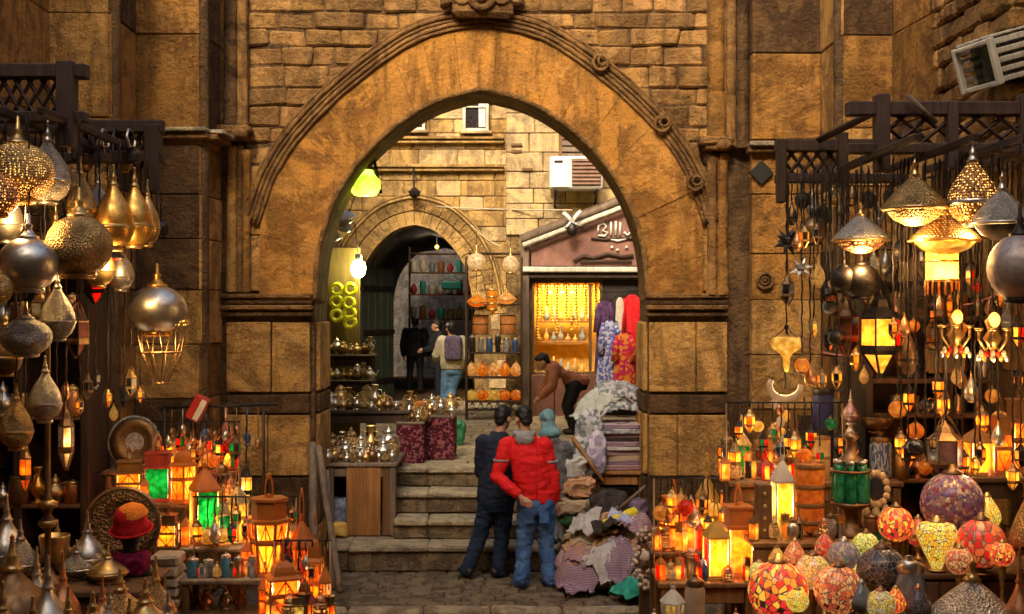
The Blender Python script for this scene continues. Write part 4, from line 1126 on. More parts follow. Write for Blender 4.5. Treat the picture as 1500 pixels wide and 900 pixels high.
# ------------------------------------------------------------------ furniture kits
def board(parent, name, c, d, mat, bev=0.008):
    m = MB(); m.bbox((0, 0, 0), d, bev, 0.003); return ob(name, m.mesh(name, mat), parent, c)
def table(name, label, cat, x0, x1, y0, y1, zt, zf, mat, legs=True, planks=3, cloth_mat=None, front=None):
    t = thing(name, label, cat, ((x0 + x1) / 2, (y0 + y1) / 2, zf)); W_, D_ = x1 - x0, y1 - y0; H_ = zt - zf
    for k in range(planks): board(t, 'top_plank', (0, -D_ / 2 + D_ * (k + 0.5) / planks, H_ - 0.02), (W_, D_ / planks - 0.008, 0.04), mat)
    if legs:
        for sx in (-1, 1):
            for sy in (-1, 1): board(t, 'leg', (sx * (W_ / 2 - 0.05), sy * (D_ / 2 - 0.05), (H_ - 0.04) / 2), (0.06, 0.06, H_ - 0.042), mat)
        for sy in (-1, 1): board(t, 'apron', (0, sy * (D_ / 2 - 0.05), H_ - 0.1), (W_ - 0.17, 0.03, 0.1), mat)
    if front is not None:
        n = max(2, int(W_ / 0.28))
        for k in range(n): board(t, 'front_panel', (-W_ / 2 + W_ * (k + 0.5) / n, -D_ / 2 + 0.03, (H_ - 0.05) / 2), (W_ / n - 0.01, 0.03, H_ - 0.06), front)
    return t
# ================================================================== FOREGROUND LEFT STALL
WARM = (1.0, 0.62, 0.24)
def put(spec, name, label, cat, u, vb, Y, rpx, hpx=None, rz=None, group=None, light=None, zb=None, rot=None):
    """stand a kit (base at 0, radius 1, height 1) with its base at pixel row vb (or world height zb)"""
    z = ZT(vb, Y) if zb is None else zb
    if name == 'lantern':
        lit = any(p[0] == 'pane' and ('_lit' in p[1].materials[0].name) for p in spec)
        light = ((1.0, 0.78, 0.45), 0.0 if not lit else (3.4 if light is None else 8.0) * (rpx * Y / F / 0.085) ** 2, 0.36) if lit else None
    r = rpx * Y / F; h_ = (hpx * Y / F) if hpx else r
    return place(spec, name, label, cat, (XT(u, Y), Y, z), (r, r, h_), rnd(0, 6) if rz is None else rz, group, rot, light)
def hangl(spec, name, label, cat, u, vtop, Y, rpx, hpx, hfull, ztop, rz=None, group=None, light=None, tilt=None):
    """hang a kit whose origin is its top; hfull = unit height of the kit"""
    r = rpx * Y / F; h_ = hpx * Y / F / hfull
    if name == 'hanging_lantern' and any(p[0] == 'pane' and ('_lit' in p[1].materials[0].name) for p in spec):
        light = ((1.0, 0.78, 0.45), (2.8 if light is None else 9.0) * (r / 0.085) ** 2, -0.62)
    t = place(spec, name, label, cat, P(u, vtop, Y), (r, r, h_), rnd(0, 6) if rz is None else rz, group, None, light)
    hang_line(t, ztop); return t
WARM = (1.0, 0.62, 0.24)
# --- wooden lattice canopy beams
def lattice(label, Y, u0_, u1_, vt, vb_, posts, beamlen0, beamlen1, mat, cells=2, back=0.0):
    t = thing('wooden_lattice', label, 'lattice', P((u0_ + u1_) / 2, vb_, Y)); o0 = Vector(t.location)
    x0, x1, z1, z0 = XT(beamlen0, Y), XT(beamlen1, Y), ZT(vt, Y), ZT(vb_, Y)
    for z_, hh in ((z1, 0.09), (z0, 0.07)):
        board(t, 'beam', Vector(((x0 + x1) / 2, Y, z_)) - o0, (x1 - x0, 0.1, hh), mat)
    for (u, va, vb2, ww) in posts:
        board(t, 'post', Vector((XT(u, Y), Y - 0.02, (ZT(va, Y) + ZT(vb2, Y)) / 2)) - o0, (ww * Y / F, 0.12, ZT(va, Y) - ZT(vb2, Y)), mat)
    xa, xb = XT(u0_, Y), XT(u1_, Y); n = cells
    for k in range(n):
        a, b_ = xa + (xb - xa) * k / n, xa + (xb - xa) * (k + 1) / n; cx, cz = (a + b_) / 2, (z0 + z1) / 2
        for (p, q) in (((a, z0), (b_, z1)), ((a, z1), (b_, z0)), ((a, cz), (cx, z1)), ((cx, z1), (b_, cz)), ((b_, cz), (cx, z0)), ((cx, z0), (a, cz))):
            m = MB(); yy = Y + rnd(-0.012, 0.012); m.tube([Vector((p[0], yy, p[1])) - o0, Vector((q[0], yy, q[1])) - o0], (0.014, 0.018), 4, 0, False); ob('slat', m.mesh('slat', mat), t)
    return t
M_WDV = wood('violet_brown_wood', (0.085, 0.05, 0.036))
random.seed(61)
lattice('dark wooden lattice and beams above the brass lamps at the left edge', 7.7, -60, 92, 105, 172, [(100, 92, 216, 24), (-20, 92, 200, 22)], -230, 128, M_WDV, 4)
lattice('smaller dark wooden bracket frame with hooks, left above the gold lamps', 8.9, 122, 214, 186, 232, [(226, 184, 282, 21), (118, 165, 236, 16)], -110, 240, M_WD, 3)
board_t = thing('hanging_beam', 'dark beam running back under the left lattice carrying lamp chains', 'beam', (XT(100, 7.7), 8.2, ZT(172, 7.7)))
for x_ in (-0.55, -0.25, 0.0): board(board_t, 'rail', (x_, 0.0, -0.03), (0.05, 1.9, 0.05), M_WD)
ZB_L = ZT(172, 7.7) - 0.05
# --- hanging lamps, left
random.seed(62)
hangl(k_tear(M_SIE, M_SI), 'hanging_lamp', 'slim silver teardrop lamp with white spire behind the big pierced brass lamp', 'lamp', 70, 176, 7.6, 32, 124, 4.15, ZB_L)
hangl(k_globe(M_BRL, M_BR), 'hanging_lamp', 'large pierced brass globe lamp glowing at the top left edge', 'lamp', 26, 168, 7.3, 52, 132, 2.95, ZB_L, light=(WARM, 11, -3.2))
hangl(k_globe(M_COP, M_CO), 'hanging_lamp', 'copper pierced globe half cut off at left edge beside big brass globe', 'lamp', -2, 228, 7.1, 30, 92, 2.95, ZB_L)
hangl(k_globe(M_BRE, M_BR), 'hanging_lamp', 'biggest dull brass globe lamp, hanging right of the plain silver globe', 'lamp', 116, 272, 7.4, 48, 138, 2.95, ZB_L)
hangl(k_globe(M_SI, M_SI), 'hanging_lamp', 'plain polished silver globe lamp hanging in the left cluster', 'lamp', 42, 310, 7.2, 44, 120, 2.95, ZB_L)
hangl(k_globe(M_BRP, M_BR), 'hanging_lamp', 'small brass globe cut by the left edge below the copper one', 'lamp', -2, 378, 7.0, 20, 70, 2.95, ZB_L)
hangl(k_globe(M_SIE, M_SI), 'hanging_lamp', 'lowest grey silver globe lamp on the left, near the thin pole', 'lamp', 38, 440, 7.3, 37, 84, 2.95, ZB_L)
for k, (u, vt, Y, r, h_, mt, lab) in enumerate(((118, 228, 8.0, 23, 110, M_BRE, 'tall dull brass teardrop lamp touching the biggest brass globe'), (144, 245, 8.3, 20, 100, M_SIE, 'narrow silver teardrop lamp between two gold ones'),
        (166, 240, 8.1, 30, 128, M_GO, 'amber gold teardrop lamp with glowing belly, left of its twin'), (197, 244, 8.4, 27, 120, M_GO, 'amber gold teardrop lamp hanging nearest the dark post'), (216, 262, 8.6, 18, 100, M_BR, 'small brass teardrop lamp rightmost of the gold row'))):
    hangl(k_tear(mt, M_BR if mt is not M_SIE else M_SI), 'hanging_lamp', lab, 'lamp', u, vt, Y, r, h_, 4.15, ZT(232, 8.9), light=(WARM, 11, -4.6) if k == 2 else None)
hangl(k_globe(M_SI, M_GO), 'hanging_lamp', 'silver helmet shaped lamp with gold lower band hanging alone before the wall', 'lamp', 230, 384, 8.8, 43, 100, 2.7, ZT(282, 8.9), light=(WARM, 11, -3.1))
gb = thing('hanging_lamp', 'gold pierced lamp base hanging under the silver helmet lamp', 'lamp', P(236, 476, 8.86), 0, None, 0.2)
m = MB(); m.lathe([(0.95, 0.2), (1.0, 0.1), (0.95, 0.0), (0.9, -0.05), (0, -0.05)], 24); ob('gold_band', m.mesh('gold_band', metal('lit_gold_band', (0.8, 0.45, 0.1), 0.3, holes=True, lit=2.5, hscale=9)), gb)
m = MB()
for i in range(9):
    a = i * 0.7; m.tube([(0.9 * math.cos(a), 0.9 * math.sin(a), 0), (0.7 * math.cos(a + .2), 0.7 * math.sin(a + .2), -1.0), (0.25 * math.cos(a), 0.25 * math.sin(a), -2.1)], 0.025, 4)
m.ring((0, 0, -1.0), 0.7, 0.03, 16, 'z'); m.ring((0, 0, -2.1), 0.28, 0.03, 12, 'z'); ob('wire_basket', m.mesh('wire_basket', M_BZ), gb)
for (u, v, s_, lab) in ((172, 372, 15, 'dark glass lamp with red and blue spots left of the helmet lamp'), (140, 398, 16, 'small dark red lamp under the biggest brass globe')):
    hangl(k_drop(M_DK, [G_DRK, G_RED, G_BLU], 6), 'hanging_lantern', lab, 'lantern', u, v - 20, 8.5, s_, 66, 1.0, ZT(232, 8.9))
hangl(k_drop(M_BZ, [glass('dull_red_glass', (0.2, 0.03, 0.02), 0.25), G_DRK], 6), 'hanging_lantern', 'dark lantern with dull red glass hanging in the shadow left of the wall', 'lantern', 113, 438, 8.6, 17, 84, 1.0, ZT(232, 8.9))
hangl(k_drop(M_BZ, [G_WHT, M_WM and glass('pinkish_glass', (0.5, 0.3, 0.22), 0.3)], 6), 'hanging_lantern', 'slim banded brass lantern hanging low before the left wall', 'lantern', 97, 585, 8.8, 11, 100, 1.0, ZT(232, 8.9))
hangl(k_drop(M_BZ, [G_ORA], 6), 'hanging_lantern', 'tiny orange lit lantern low at far left in the dark shop', 'lantern', 37, 640, 8.6, 9, 80, 1.0, ZT(300, 8.9))
# --- dark cabinet added to fill the dark shop opening at far left
t = thing('opening_fill_cabinet', 'dark wooden cabinet added to fill the dark shop opening at the far left', 'cabinet', (-4.02, 9.9, -0.15))
board(t, 'back_panel', (0.1, 0.35, 1.75), (1.15, 0.05, 3.4), M_WD)
for x_ in (-0.45, 0.08, 0.62): board(t, 'stile', (x_, 0.1, 1.75), (0.07, 0.45, 3.4), M_WD)
for z_ in (1.3, 2.0, 2.7, 3.42): board(t, 'shelf', (0.085, 0.08, z_), (1.0, 0.4, 0.035), M_WM)
# --- tall brass floor lamp pole
t = thing('floor_lamp', 'tall thin brass pole lamp with ringed stem at far left', 'lamp', (XT(70, 7.9), 7.9, 0.95))
m = MB(); z0 = 0.0; m.lathe([(0, 0), (0.12, 0), (0.12, 0.03), (0.05, 0.06), (0.02, 0.12), (0.02, 0.35), (0.045, 0.38), (0.05, 0.42), (0.02, 0.46), (0.045, 0.5), (0.045, 0.53), (0.018, 0.57), (0.015, 1.95), (0.03, 1.97), (0, 2.0)], 14); ob('pole', m.mesh('pole', M_BZ), t)
for z_ in (0.37, 0.49):
    m = MB(); m.lathe([(0.03, z_), (0.06, z_ + 0.015), (0.06, z_ + 0.045), (0.03, z_ + 0.06)], 14); ob('ring_collar', m.mesh('ring_collar', M_BR), t)
# --- low tables under the brass lamps
table('display_table', 'low dark table under the standing brass lamps, lower left', 'table', -3.6, -1.98, 6.7, 7.65, 0.72, -0.15, M_WM)
table('display_table', 'second dark table behind the standing brass lamps, lower left', 'table', -3.7, -2.35, 7.72, 8.45, 0.95, -0.15, M_WM)
random.seed(63)
stand = [  # u, top v, Y, radius px, table z, material, label
    (10, 722, 8.2, 28, 0.95, M_SI, 'pale silver spired lamp standing at the far left edge'), (30, 760, 8.05, 24, 0.95, M_SIE, 'short silver lamp right of the far left spired one'),
    (18, 782, 7.45, 50, 0.72, M_BZ, 'wide dark bronze lamp low at the left edge'), (70, 812, 7.1, 30, 0.72, M_SI, 'silver-necked flask lamp in front row, left of centre'),
    (92, 806, 7.5, 22, 0.72, M_CO, 'slim copper flask lamp between two silver spires'), (112, 790, 8.1, 22, 0.95, M_SIE, 'thin grey spired lamp behind the copper flask'),
    (128, 748, 8.2, 24, 0.95, M_SI, 'tallest silver spired lamp before the big brown tray'), (150, 842, 7.3, 22, 0.72, M_CO, 'small copper lamp in front of the maroon shirt'),
    (136, 866, 6.95, 44, 0.72, M_BRE, 'broad brass lamp cut by the bottom edge'), (176, 832, 7.6, 36, 0.72, M_BRE, 'round brass lamp below the red cap'),
    (213, 846, 7.2, 40, 0.72, M_BR, 'bright brass lamp rightmost of the standing row'), (48, 872, 6.85, 34, 0.72, M_BZ, 'dark bronze lamp at bottom left corner'),
    (100, 858, 7.0, 26, 0.72, M_BR, 'narrow brass lamp just left of the broad one')]
for (u, v, Y, r, zt, mt, lab) in stand:
    tr = {'silver_metal': M_SI, 'engraved_silver': M_SI, 'copper': M_CO, 'dark_bronze': M_BR}.get(mt.name, M_BR)
    h_ = ZT(v, Y) - zt; rr = 1.22 * r * Y / F
    place(k_flask(mt, tr), 'standing_lamp', lab, 'lamp', (XT(u, Y), Y, zt), (rr, rr, h_), rnd(0, 6), 'brass and silver lamps standing on the left tables')
place(k_bowl(M_CO, M_BZ), 'bowl', 'wide copper bowl with worked rim low at the left edge', 'bowl', (XT(22, 6.95), 6.95, 0.72), (0.2, 0.2, 0.26))
place(k_bowl(M_BR, M_BR), 'bowl', 'small footed brass bowl beside the floor lamp', 'bowl', (XT(80, 8.1), 8.1, 0.95), (0.1, 0.1, 0.36))
# --- trays
place(k_plate(M_BZ, M_SIE), 'tray', 'round dark metal tray with silver rim leaning above the lanterns', 'tray', P(197, 648, 9.95), 0.215, 0, None, (R(-8), 0, 0))
place(k_plate(metal('old_copper_tray', (0.22, 0.13, 0.06), 0.45, engrave=0.4, hscale=6), M_BZ), 'tray', 'largest brown engraved tray standing behind the red cap', 'tray', P(180, 770, 8.75), 0.28, 0, None, (R(-10), 0, 0))
board(thing('tray_ledge', 'narrow ledge carrying the round dark tray', 'shelf', P(197, 692, 9.95)), 'plank', (0, 0, -0.02), (0.5, 0.25, 0.04), M_WD)
# --- stepped lantern stand
t = thing('lantern_stand', 'stepped wooden stand holding lit lanterns left of the archway', 'stand', (-2.1, 9.2, -0.15))
for (v, Y, u0_, u1_) in ((850, 8.6, 262, 425), (803, 9.0, 262, 440), (738, 9.4, 175, 345), (690, 9.8, 150, 350)):
    z_ = ZT(v, Y); x0, x1 = XT(u0_, Y), XT(u1_, Y); o0 = Vector(t.location)
    board(t, 'shelf', Vector(((x0 + x1) / 2, Y + 0.18, z_ - 0.018)) - o0, (x1 - x0, 0.37, 0.034), M_WG if v > 800 else M_WM)
    for x_ in (x0 + 0.04, x1 - 0.04):
        for y_ in (0.03, 0.32): board(t, 'post', Vector((x_, Y + y_, (z_ - 0.19) / 2)) - o0, (0.045, 0.045, z_ + 0.11), M_WM)
board(t, 'shelf', Vector(((XT(262, 8.6) + XT(425, 8.6)) / 2, 8.78, ZT(905, 8.6))) - Vector(t.location), (XT(425, 8.6) - XT(262, 8.6) - 0.1, 0.3, 0.03), M_WM)
WR = wood('red_painted_wood', (0.38, 0.05, 0.03)); WO = plain('orange_paint', (0.5, 0.14, 0.02), 0.5)
Zs = {a: ZT(a, b_) for a, b_ in ((850, 8.6), (803, 9.0), (738, 9.4), (690, 9.8))}
random.seed(64)
put(k_lantern(WR, [G_GRN], 4, 'flat', bar=False), 'lantern', 'red framed lantern with a bright green pane on the left stand', 'lantern', 232, 738, 9.55, 21, 78, R(8), zb=Zs[738])
put(k_lantern(WO, [G_YEL, G_ORA], 6), 'lantern', 'yellow and orange lit lantern just right of the green pane lantern', 'lantern', 268, 738, 9.5, 21, 84, 0.3, zb=Zs[738], light=(WARM, 3.0, 0.5))
put(k_lantern(WL_ := M_WL, [G_AMB], 4, 'flat', bar=True), 'lantern', 'orange wooden box lantern left of the green pane lantern', 'lantern', 190, 738, 9.6, 20, 62, 0.2, zb=Zs[738])
put(k_lantern(M_BZ, [G_RED, G_GRN, G_YEL], 6), 'lantern', 'multicoloured lantern with green and yellow glass on the top tier', 'lantern', 302, 690, 9.95, 15, 66, 0.9, zb=Zs[690])
put(k_lantern(WO, [G_YEL, G_ORA], 4, 'pyr'), 'lantern', 'slim tall amber lantern at the right end of the top tier', 'lantern', 331, 690, 9.9, 12, 78, 0.4, zb=Zs[690])
put(k_lantern(WO, [G_ORA, G_RED], 6, 'dome'), 'lantern', 'red-orange lantern at the middle of the top tier', 'lantern', 268, 690, 10.0, 13, 52, 0.1, zb=Zs[690])
put(k_jar(G_TEA, M_BZ, 1), 'jar', 'little teal glass jar beside the round dark tray', 'jar', 246, 690, 9.9, 8, 36, zb=Zs[690])
put(k_lantern(M_BZ, [G_DRK, G_BLU], 6), 'lantern', 'dark unlit lantern below the slim tall amber one', 'lantern', 325, 738, 9.55, 13, 60, zb=Zs[738])
put(k_lantern(WO, [G_YELB, G_AMB, G_GRN], 4, 'pyr', bar=False), 'lantern', 'tall orange lantern with yellow and green glass, middle tier', 'lantern', 300, 803, 9.2, 20, 122, 0.5, zb=Zs[803], light=(WARM, 2.5, 0.4))
put(k_lantern(M_BR, [G_GRN, G_YEL], 4, 'pyr', bar=False), 'lantern', 'narrow lantern with green glass between two yellow ones', 'lantern', 326, 803, 9.12, 11, 70, 0.6, zb=Zs[803])
put(k_lantern(M_BR, [G_YEL, G_YELB], 6, 'pyr'), 'lantern', 'gold pointed lantern glowing yellow right of the narrow green one', 'lantern', 349, 803, 9.2, 17, 92, 0.2, zb=Zs[803])
put(k_lantern(M_BZ, [G_AMB, G_DRK], 4, 'flat'), 'lantern', 'small orange box lantern low beside the grey cloth block', 'lantern', 246, 803, 9.15, 16, 52, 0.1, zb=Zs[803] - 0.02)
put(k_lantern(WO, [G_AMB, G_YEL], 6, 'flat', taper=0.75), 'lantern', 'biggest orange lantern with tapered body on the left stand', 'lantern', 394, 850, 8.75, 29, 124, 0.52, zb=Zs[850], light=(WARM, 4.0, 0.4))
put(k_lantern(WO, [G_ORA], 4, 'pyr'), 'lantern', 'small orange lantern tucked left of the biggest orange lantern', 'lantern', 362, 850, 8.8, 10, 54, 0.3, zb=Zs[850])
put(k_lantern(M_BZ, [G_RED], 4, 'dome'), 'lantern', 'small red glass lantern right of the biggest orange lantern', 'lantern', 421, 850, 8.75, 9, 64, 0.3, zb=Zs[850])
for k, (u, mt, w_, h_, lab) in enumerate(((283, G_TEA, 9, 30, 'first dark teal jar on the grey shelf, leftmost'), (305, G_CLR, 9, 28, 'smoky glass jar between two teal jars on grey shelf'), (331, glass('blue_teal_glass', (0.08, 0.25, 0.36), 0.1), 8, 36, 'bright blue-teal jar on the grey shelf'),
        (350, M_CO, 8, 32, 'copper coloured jar right of the bright blue-teal jar'), (371, G_CLR, 8, 34, 'pale banded jar beside the biggest orange lantern'))):
    put(k_jar(mt, M_SI, k % 2 * 2), 'jar', lab, 'jar', u, 850, 8.7, w_, h_, zb=Zs[850])
# lower right cluster of the stand, on a crate
t = table('crate', 'low crate carrying the amber lantern cluster beside the archway', 'crate', XT(395, 8.8), XT(486, 8.8), 8.35, 8.95, ZT(905, 8.6), -0.15, M_WM, front=M_WM)
zc = ZT(905, 8.6)
for k, (u, Y, r, h_, g, lab) in enumerate(((414, 8.5, 25, 100, [G_YELB, G_AMB], 'bright yellow lantern at the bottom of the left stand'), (442, 8.75, 18, 150, [G_AMB, G_ORA], 'tall orange lantern behind the bright yellow one'), (462, 8.6, 13, 128, [G_ORA, G_YEL], 'orange lantern nearest the leaning poles'),
        (476, 8.5, 10, 90, [G_WHT, G_AMB], 'pale slender lantern at the right end of the crate'), (446, 8.42, 10, 70, [G_DRK, G_TEA], 'small dark lantern in front of the tall orange one'), (388, 8.55, 10, 70, [G_RED, G_ORA], 'small red lantern left of the bright yellow one'))):
    put(k_lantern(WO if k != 4 else M_BZ, g, 6 if k % 2 else 4, ('dome', 'pyr')[k % 2]), 'lantern', lab, 'lantern', u, 900, Y, r, h_, zb=zc, light=(WARM, 2.5, 0.5) if k in (0,) else None)
# wares on lower shelf, cloth block, little wooden bits
t = thing('cloth_block', 'beige folded cloth block on the left stand near the red cap', 'cloth', P(245, 900, 8.7))
for k in range(6):
    m = MB(); m.bbox((0, 0, 0.02 + k * 0.075), (0.22 - rnd(0, 0.02), 0.25, 0.072), 0.028, 0.008); ob('fold', m.mesh('fold', cloth('beige_cloth', [(0.30, 0.24, 0.15), (0.42, 0.35, 0.24)])), t)
table('stool', 'small dark stool under the beige cloth block', 'stool', P(245, 900, 8.7).x - 0.17, P(245, 900, 8.7).x + 0.12, 8.55, 8.85, P(245, 900, 8.7).z - 0.02, -0.15, M_WM, planks=2)
for k, (u, mt, lab) in enumerate(((276, M_DK, 'black and silver ware on the low shelf, leftmost'), (302, M_CO, 'copper pot on the low shelf beside the black one'), (352, M_BZ, 'bronze pot on the low shelf under the grey plank'), (330, M_SI, 'silver pot on the low shelf, third from left'))):
    put(k_teapot(mt), 'pot', lab, 'pot', u, 905, 8.78, 26, 34, zb=ZT(905, 8.6) + 0.015)
hangl(k_drop(M_DK, [G_WHT, G_YEL], 6), 'hanging_lantern', 'small pale yellow lantern hanging right of the stand', 'lantern', 361, 672, 9.6, 8, 66, 1.0, ZT(600, 9.6))
# rack of the small hanging things, red and white box
t = thing('wall_rail', 'thin rail with hanging trinkets before the left jamb', 'rail', P(330, 598, 9.7))
m = MB(); m.tube([(-0.5, 0, 0), (0.42, 0, 0.03)], 0.012, 6); ob('rail', m.mesh('rail', M_DK), t)
m = MB(); m.tube([(-0.48, 0, 0), (-0.48, 0.05, -1.0)], 0.012, 6); m.tube([(0.3, 0, 0), (0.3, 0.05, -1.1)], 0.012, 6); ob('upright', m.mesh('upright', M_DK), t)
random.seed(65)
for k in range(9):
    x_ = -0.42 + k * 0.085; m = MB(); L = rnd(0.12, 0.3)
    m.tube([(x_, 0, 0), (x_, -0.01, -L)], 0.004, 4); m.ball((x_, -0.01, -L), (0.03, 0.03, 0.045), 8, 6); m.ring((x_, -0.01, -L - 0.05), 0.02, 0.006, 10); ob('trinket', m.mesh('trinket', (M_BZ, M_SI, M_CO, G_BLU)[k % 4]), t)
t = thing('tin_box', 'tilted red and white tin above the left lantern stand', 'tin', P(290, 598, 9.65), 0, None, None, (0, R(28), 0))
m = MB(); m.bbox((0, 0, 0), (0.11, 0.1, 0.2), 0.01); ob('body', m.mesh('body', plain('red_tin', (0.5, 0.03, 0.02), 0.4)), t)
m = MB(); m.bbox((0.03, -0.055, 0), (0.045, 0.012, 0.17), 0.004); ob('white_label', m.mesh('white_label', M_WHT), t)
# leaning wooden poles by the arch
t = thing('leaning_poles', 'grey wooden poles leaning together against the left jamb', 'poles', (XT(480, 11.2), 11.2, -0.15))
for (a, b_, r) in ((P(466, 655, 12.2), P(498, 868, 11.3), 0.035), (P(458, 650, 12.3), P(462, 872, 11.5), 0.045), (P(478, 690, 12.2), P(488, 862, 11.45), 0.025)):
    m = MB(); n = 6; m.tube([a.lerp(b_, k / n) - Vector(t.location) + Vector((noise.noise((k * .9, r * 99, 0)) * 0.012, 0, 0)) for k in range(n + 1)], r, 7); ob('pole', m.mesh('pole', M_WG), t)
# ================================================================== FOREGROUND RIGHT STALL
random.seed(71)
lattice('tall wooden lattice canopy with thick posts above the right lamps', 8.3, 1302, 1520, 160, 218, [(1290, 140, 252, 20), (1392, 150, 250, 14), (1500, 140, 240, 20)], 1240, 1640, M_WDV, 3)
lattice('small dark lattice bracket left of the right canopy', 9.3, 1150, 1225, 214, 262, [(1143, 205, 298, 12), (1232, 196, 275, 14)], 1136, 1330, M_WD, 2)
t = thing('canopy_rails', 'dark rails running back under the right canopy for hanging lamps', 'beam', (XT(1400, 8.3), 8.3, ZT(222, 8.3)))
for x_ in (-0.55, -0.2, 0.1, 0.4): board(t, 'rail', (x_, 0.0, -0.03), (0.05, 1.8, 0.05), M_WD)
m = MB(); m.tube([P(1200, 205, 9.2) - Vector(t.location), P(1290, 160, 8.4) - Vector(t.location)], 0.03, 4); ob('brace', m.mesh('brace', M_WD), t)
m = MB(); m.tube([P(1330, 140, 8.2) - Vector(t.location), P(1372, 180, 8.2) - Vector(t.location)], 0.018, 4); ob('brace', m.mesh('brace', M_WG), t)
ZB_R = ZT(222, 8.3) - 0.04; ZB_S = ZT(262, 9.3)
# white slatted box up on the wall
t = thing('slatted_box', 'white painted slatted box with dark open end high on the right wall', 'box', P(1484, 84, 8.9), 0, None, None, (0, R(-16), R(14)))
W_, D_, H_ = 0.62, 0.42, 0.34
for sx in (-1, 1):
    for sy in (-1, 1): board(t, 'corner_post', (sx * W_ / 2, sy * D_ / 2, 0), (0.045, 0.045, H_), M_WX)
for sy in (-1, 1):
    for k in range(5): board(t, 'slat', (0, sy * (D_ / 2 + 0.01), -H_ / 2 + 0.035 + k * 0.067), (W_ - 0.05, 0.018, 0.04), M_WX)
for sz in (-1, 1):
    for sx in (-1, 1): board(t, 'end_rail', (sx * W_ / 2, 0, sz * (H_ / 2 - 0.02)), (0.04, D_ - 0.05, 0.035), M_WX)
for k in range(4): board(t, 'top_slat', (0, -D_ / 2 + 0.06 + k * 0.1, H_ / 2 + 0.012), (W_, 0.07, 0.02), M_WX)
board(t, 'inner_shade_block', (0.03, 0, 0), (W_ - 0.14, D_ - 0.06, H_ - 0.06), G_DRK)  # near-black block stands in for the shade inside the slats
m = MB(); m.tube([(0.1, 0.2, 0), (0.5, 0.5, -0.1)], 0.02, 5); ob('bracket', m.mesh('bracket', M_DK), t)
random.seed(72)
hangl(k_dome(M_BRE, M_BR, M_BRL), 'hanging_lamp', 'onion domed brass lamp with tall spire under the right canopy', 'lamp', 1340, 228, 8.0, 46, 104, 2.0, ZB_R, light=(WARM, 12, -2.4))
hangl(k_tear(metal('lit_gold_copper', (0.75, 0.36, 0.13), 0.28, holes=True, lit=2.5, hscale=7.5, hsize=0.2), M_SI), 'hanging_lamp', 'glowing gold pierced teardrop lamp, brightest under the right canopy', 'lamp', 1425, 204, 7.9, 36, 128, 4.15, ZB_R, light=(WARM, 12, -4.5))
hangl(k_dome(M_SIE, M_SI, M_DK), 'hanging_lamp', 'flared silver hat shaped lamp with long spire at the right edge', 'lamp', 1468, 248, 7.7, 44, 106, 2.0, ZB_R)
hangl(k_dome(M_SIE, M_BR, M_COP), 'hanging_lamp', 'grey domed lamp with orange glow under its brim', 'lamp', 1261, 292, 8.5, 40, 80, 2.0, ZB_R, light=(WARM, 12, -2.5))
hangl(k_dome(M_BRL, M_GO, G_YEL), 'hanging_lamp', 'flat amber lamp with bright yellow bulb glow under the onion dome', 'lamp', 1384, 290, 8.1, 50, 84, 2.0, ZB_R, light=(WARM, 12, -2.6))
t = hangl(k_shade(glass('dim_amber_glass_lit', (0.9, 0.4, 0.05), 0.9), M_BR, False), 'hanging_lamp', 'amber beaded fringe lamp hanging below the flat amber lamp', 'lamp', 1380, 412, 8.15, 24, 58, 1.0, ZT(350, 8.1))
random.seed(73)
for i in range(16):
    a = 2 * PI * i / 16; m = MB(); L = rnd(0.2, 0.5); m.tube([(math.cos(a), math.sin(a), 0.02), (math.cos(a), math.sin(a), -L)], 0.05, 4); ob('fringe_strand', m.mesh('fringe_strand', G_ORA if i % 2 else M_BR), t)
hangl(k_globe(metal('dull_pink_silver', (0.42, 0.34, 0.29), 0.5, tarnish=0.3), M_DK), 'hanging_lamp', 'big dull greyish globe lamp cut by the right edge', 'lamp', 1494, 296, 7.4, 46, 150, 2.95, ZB_R)
for (u, v, r, lab) in ((1262, 362, 27, 'larger of two black globe lamps hanging below the grey dome'), (1236, 372, 20, 'smaller of two black globe lamps hanging below the grey dome'), (1322, 338, 16, 'black globe lamp between grey dome and flat amber lamp')):
    hangl(k_globe(M_DK, M_DK), 'hanging_lamp', lab, 'lamp', u, v, 8.6, r, r * 2.9, 2.95, ZB_R)
hangl(k_globe(M_BZ, M_DK), 'hanging_lamp', 'dark bronze globe lamp left of the grey domed lamp', 'lamp', 1192, 298, 9.1, 20, 62, 2.95, ZB_S)
def hang_center(spec, name, label, cat, u, v, Y, rpx, ztop, light=None):
    t = place(spec, name, label, cat, P(u, v, Y), rpx * Y / F, 0.3, None, None, light); hang_line(t, ztop); return t
hang_center(k_star(M_DK, G_DRK), 'star_lamp', 'dark spiked star lamp leftmost under the right canopy', 'lamp', 1155, 354, 9.2, 23, ZB_S)
hang_center(k_star(M_SI, G_CLR), 'star_lamp', 'small pale star lamp below the dark spiked star', 'lamp', 1174, 394, 9.0, 17, ZB_S)
hangl(k_tear(M_BRL, M_BR), 'hanging_lamp', 'tiny lit brass teardrop lamp right of the pale star', 'lamp', 1198, 372, 9.0, 11, 50, 4.15, ZB_S)
hangl(k_goblet(G_YELB, M_DK), 'hanging_lamp', 'yellow glowing glass goblet lamp on a long cord before the wall', 'lamp', 1152, 486, 9.4, 23, 66, 2.55, ZB_S, light=(WARM, 2.2, -2.9))
hangl(k_drop(M_DK, [G_YELB, G_RED, G_YEL], 6), 'hanging_lantern', 'six sided lantern with bright yellow and red panes, centre of right stall', 'lantern', 1290, 412, 8.7, 29, 136, 1.0, ZB_R, light=(WARM, 6.0, -0.55), rz=0.52)
hangl(k_drop(M_BZ, [G_DRK, glass('dull_brown_glass', (0.14, 0.08, 0.04), 0.15)], 6), 'hanging_lantern', 'dark banded lantern hanging left of the yellow and red one', 'lantern', 1240, 428, 8.9, 17, 92, 1.0, ZB_R)
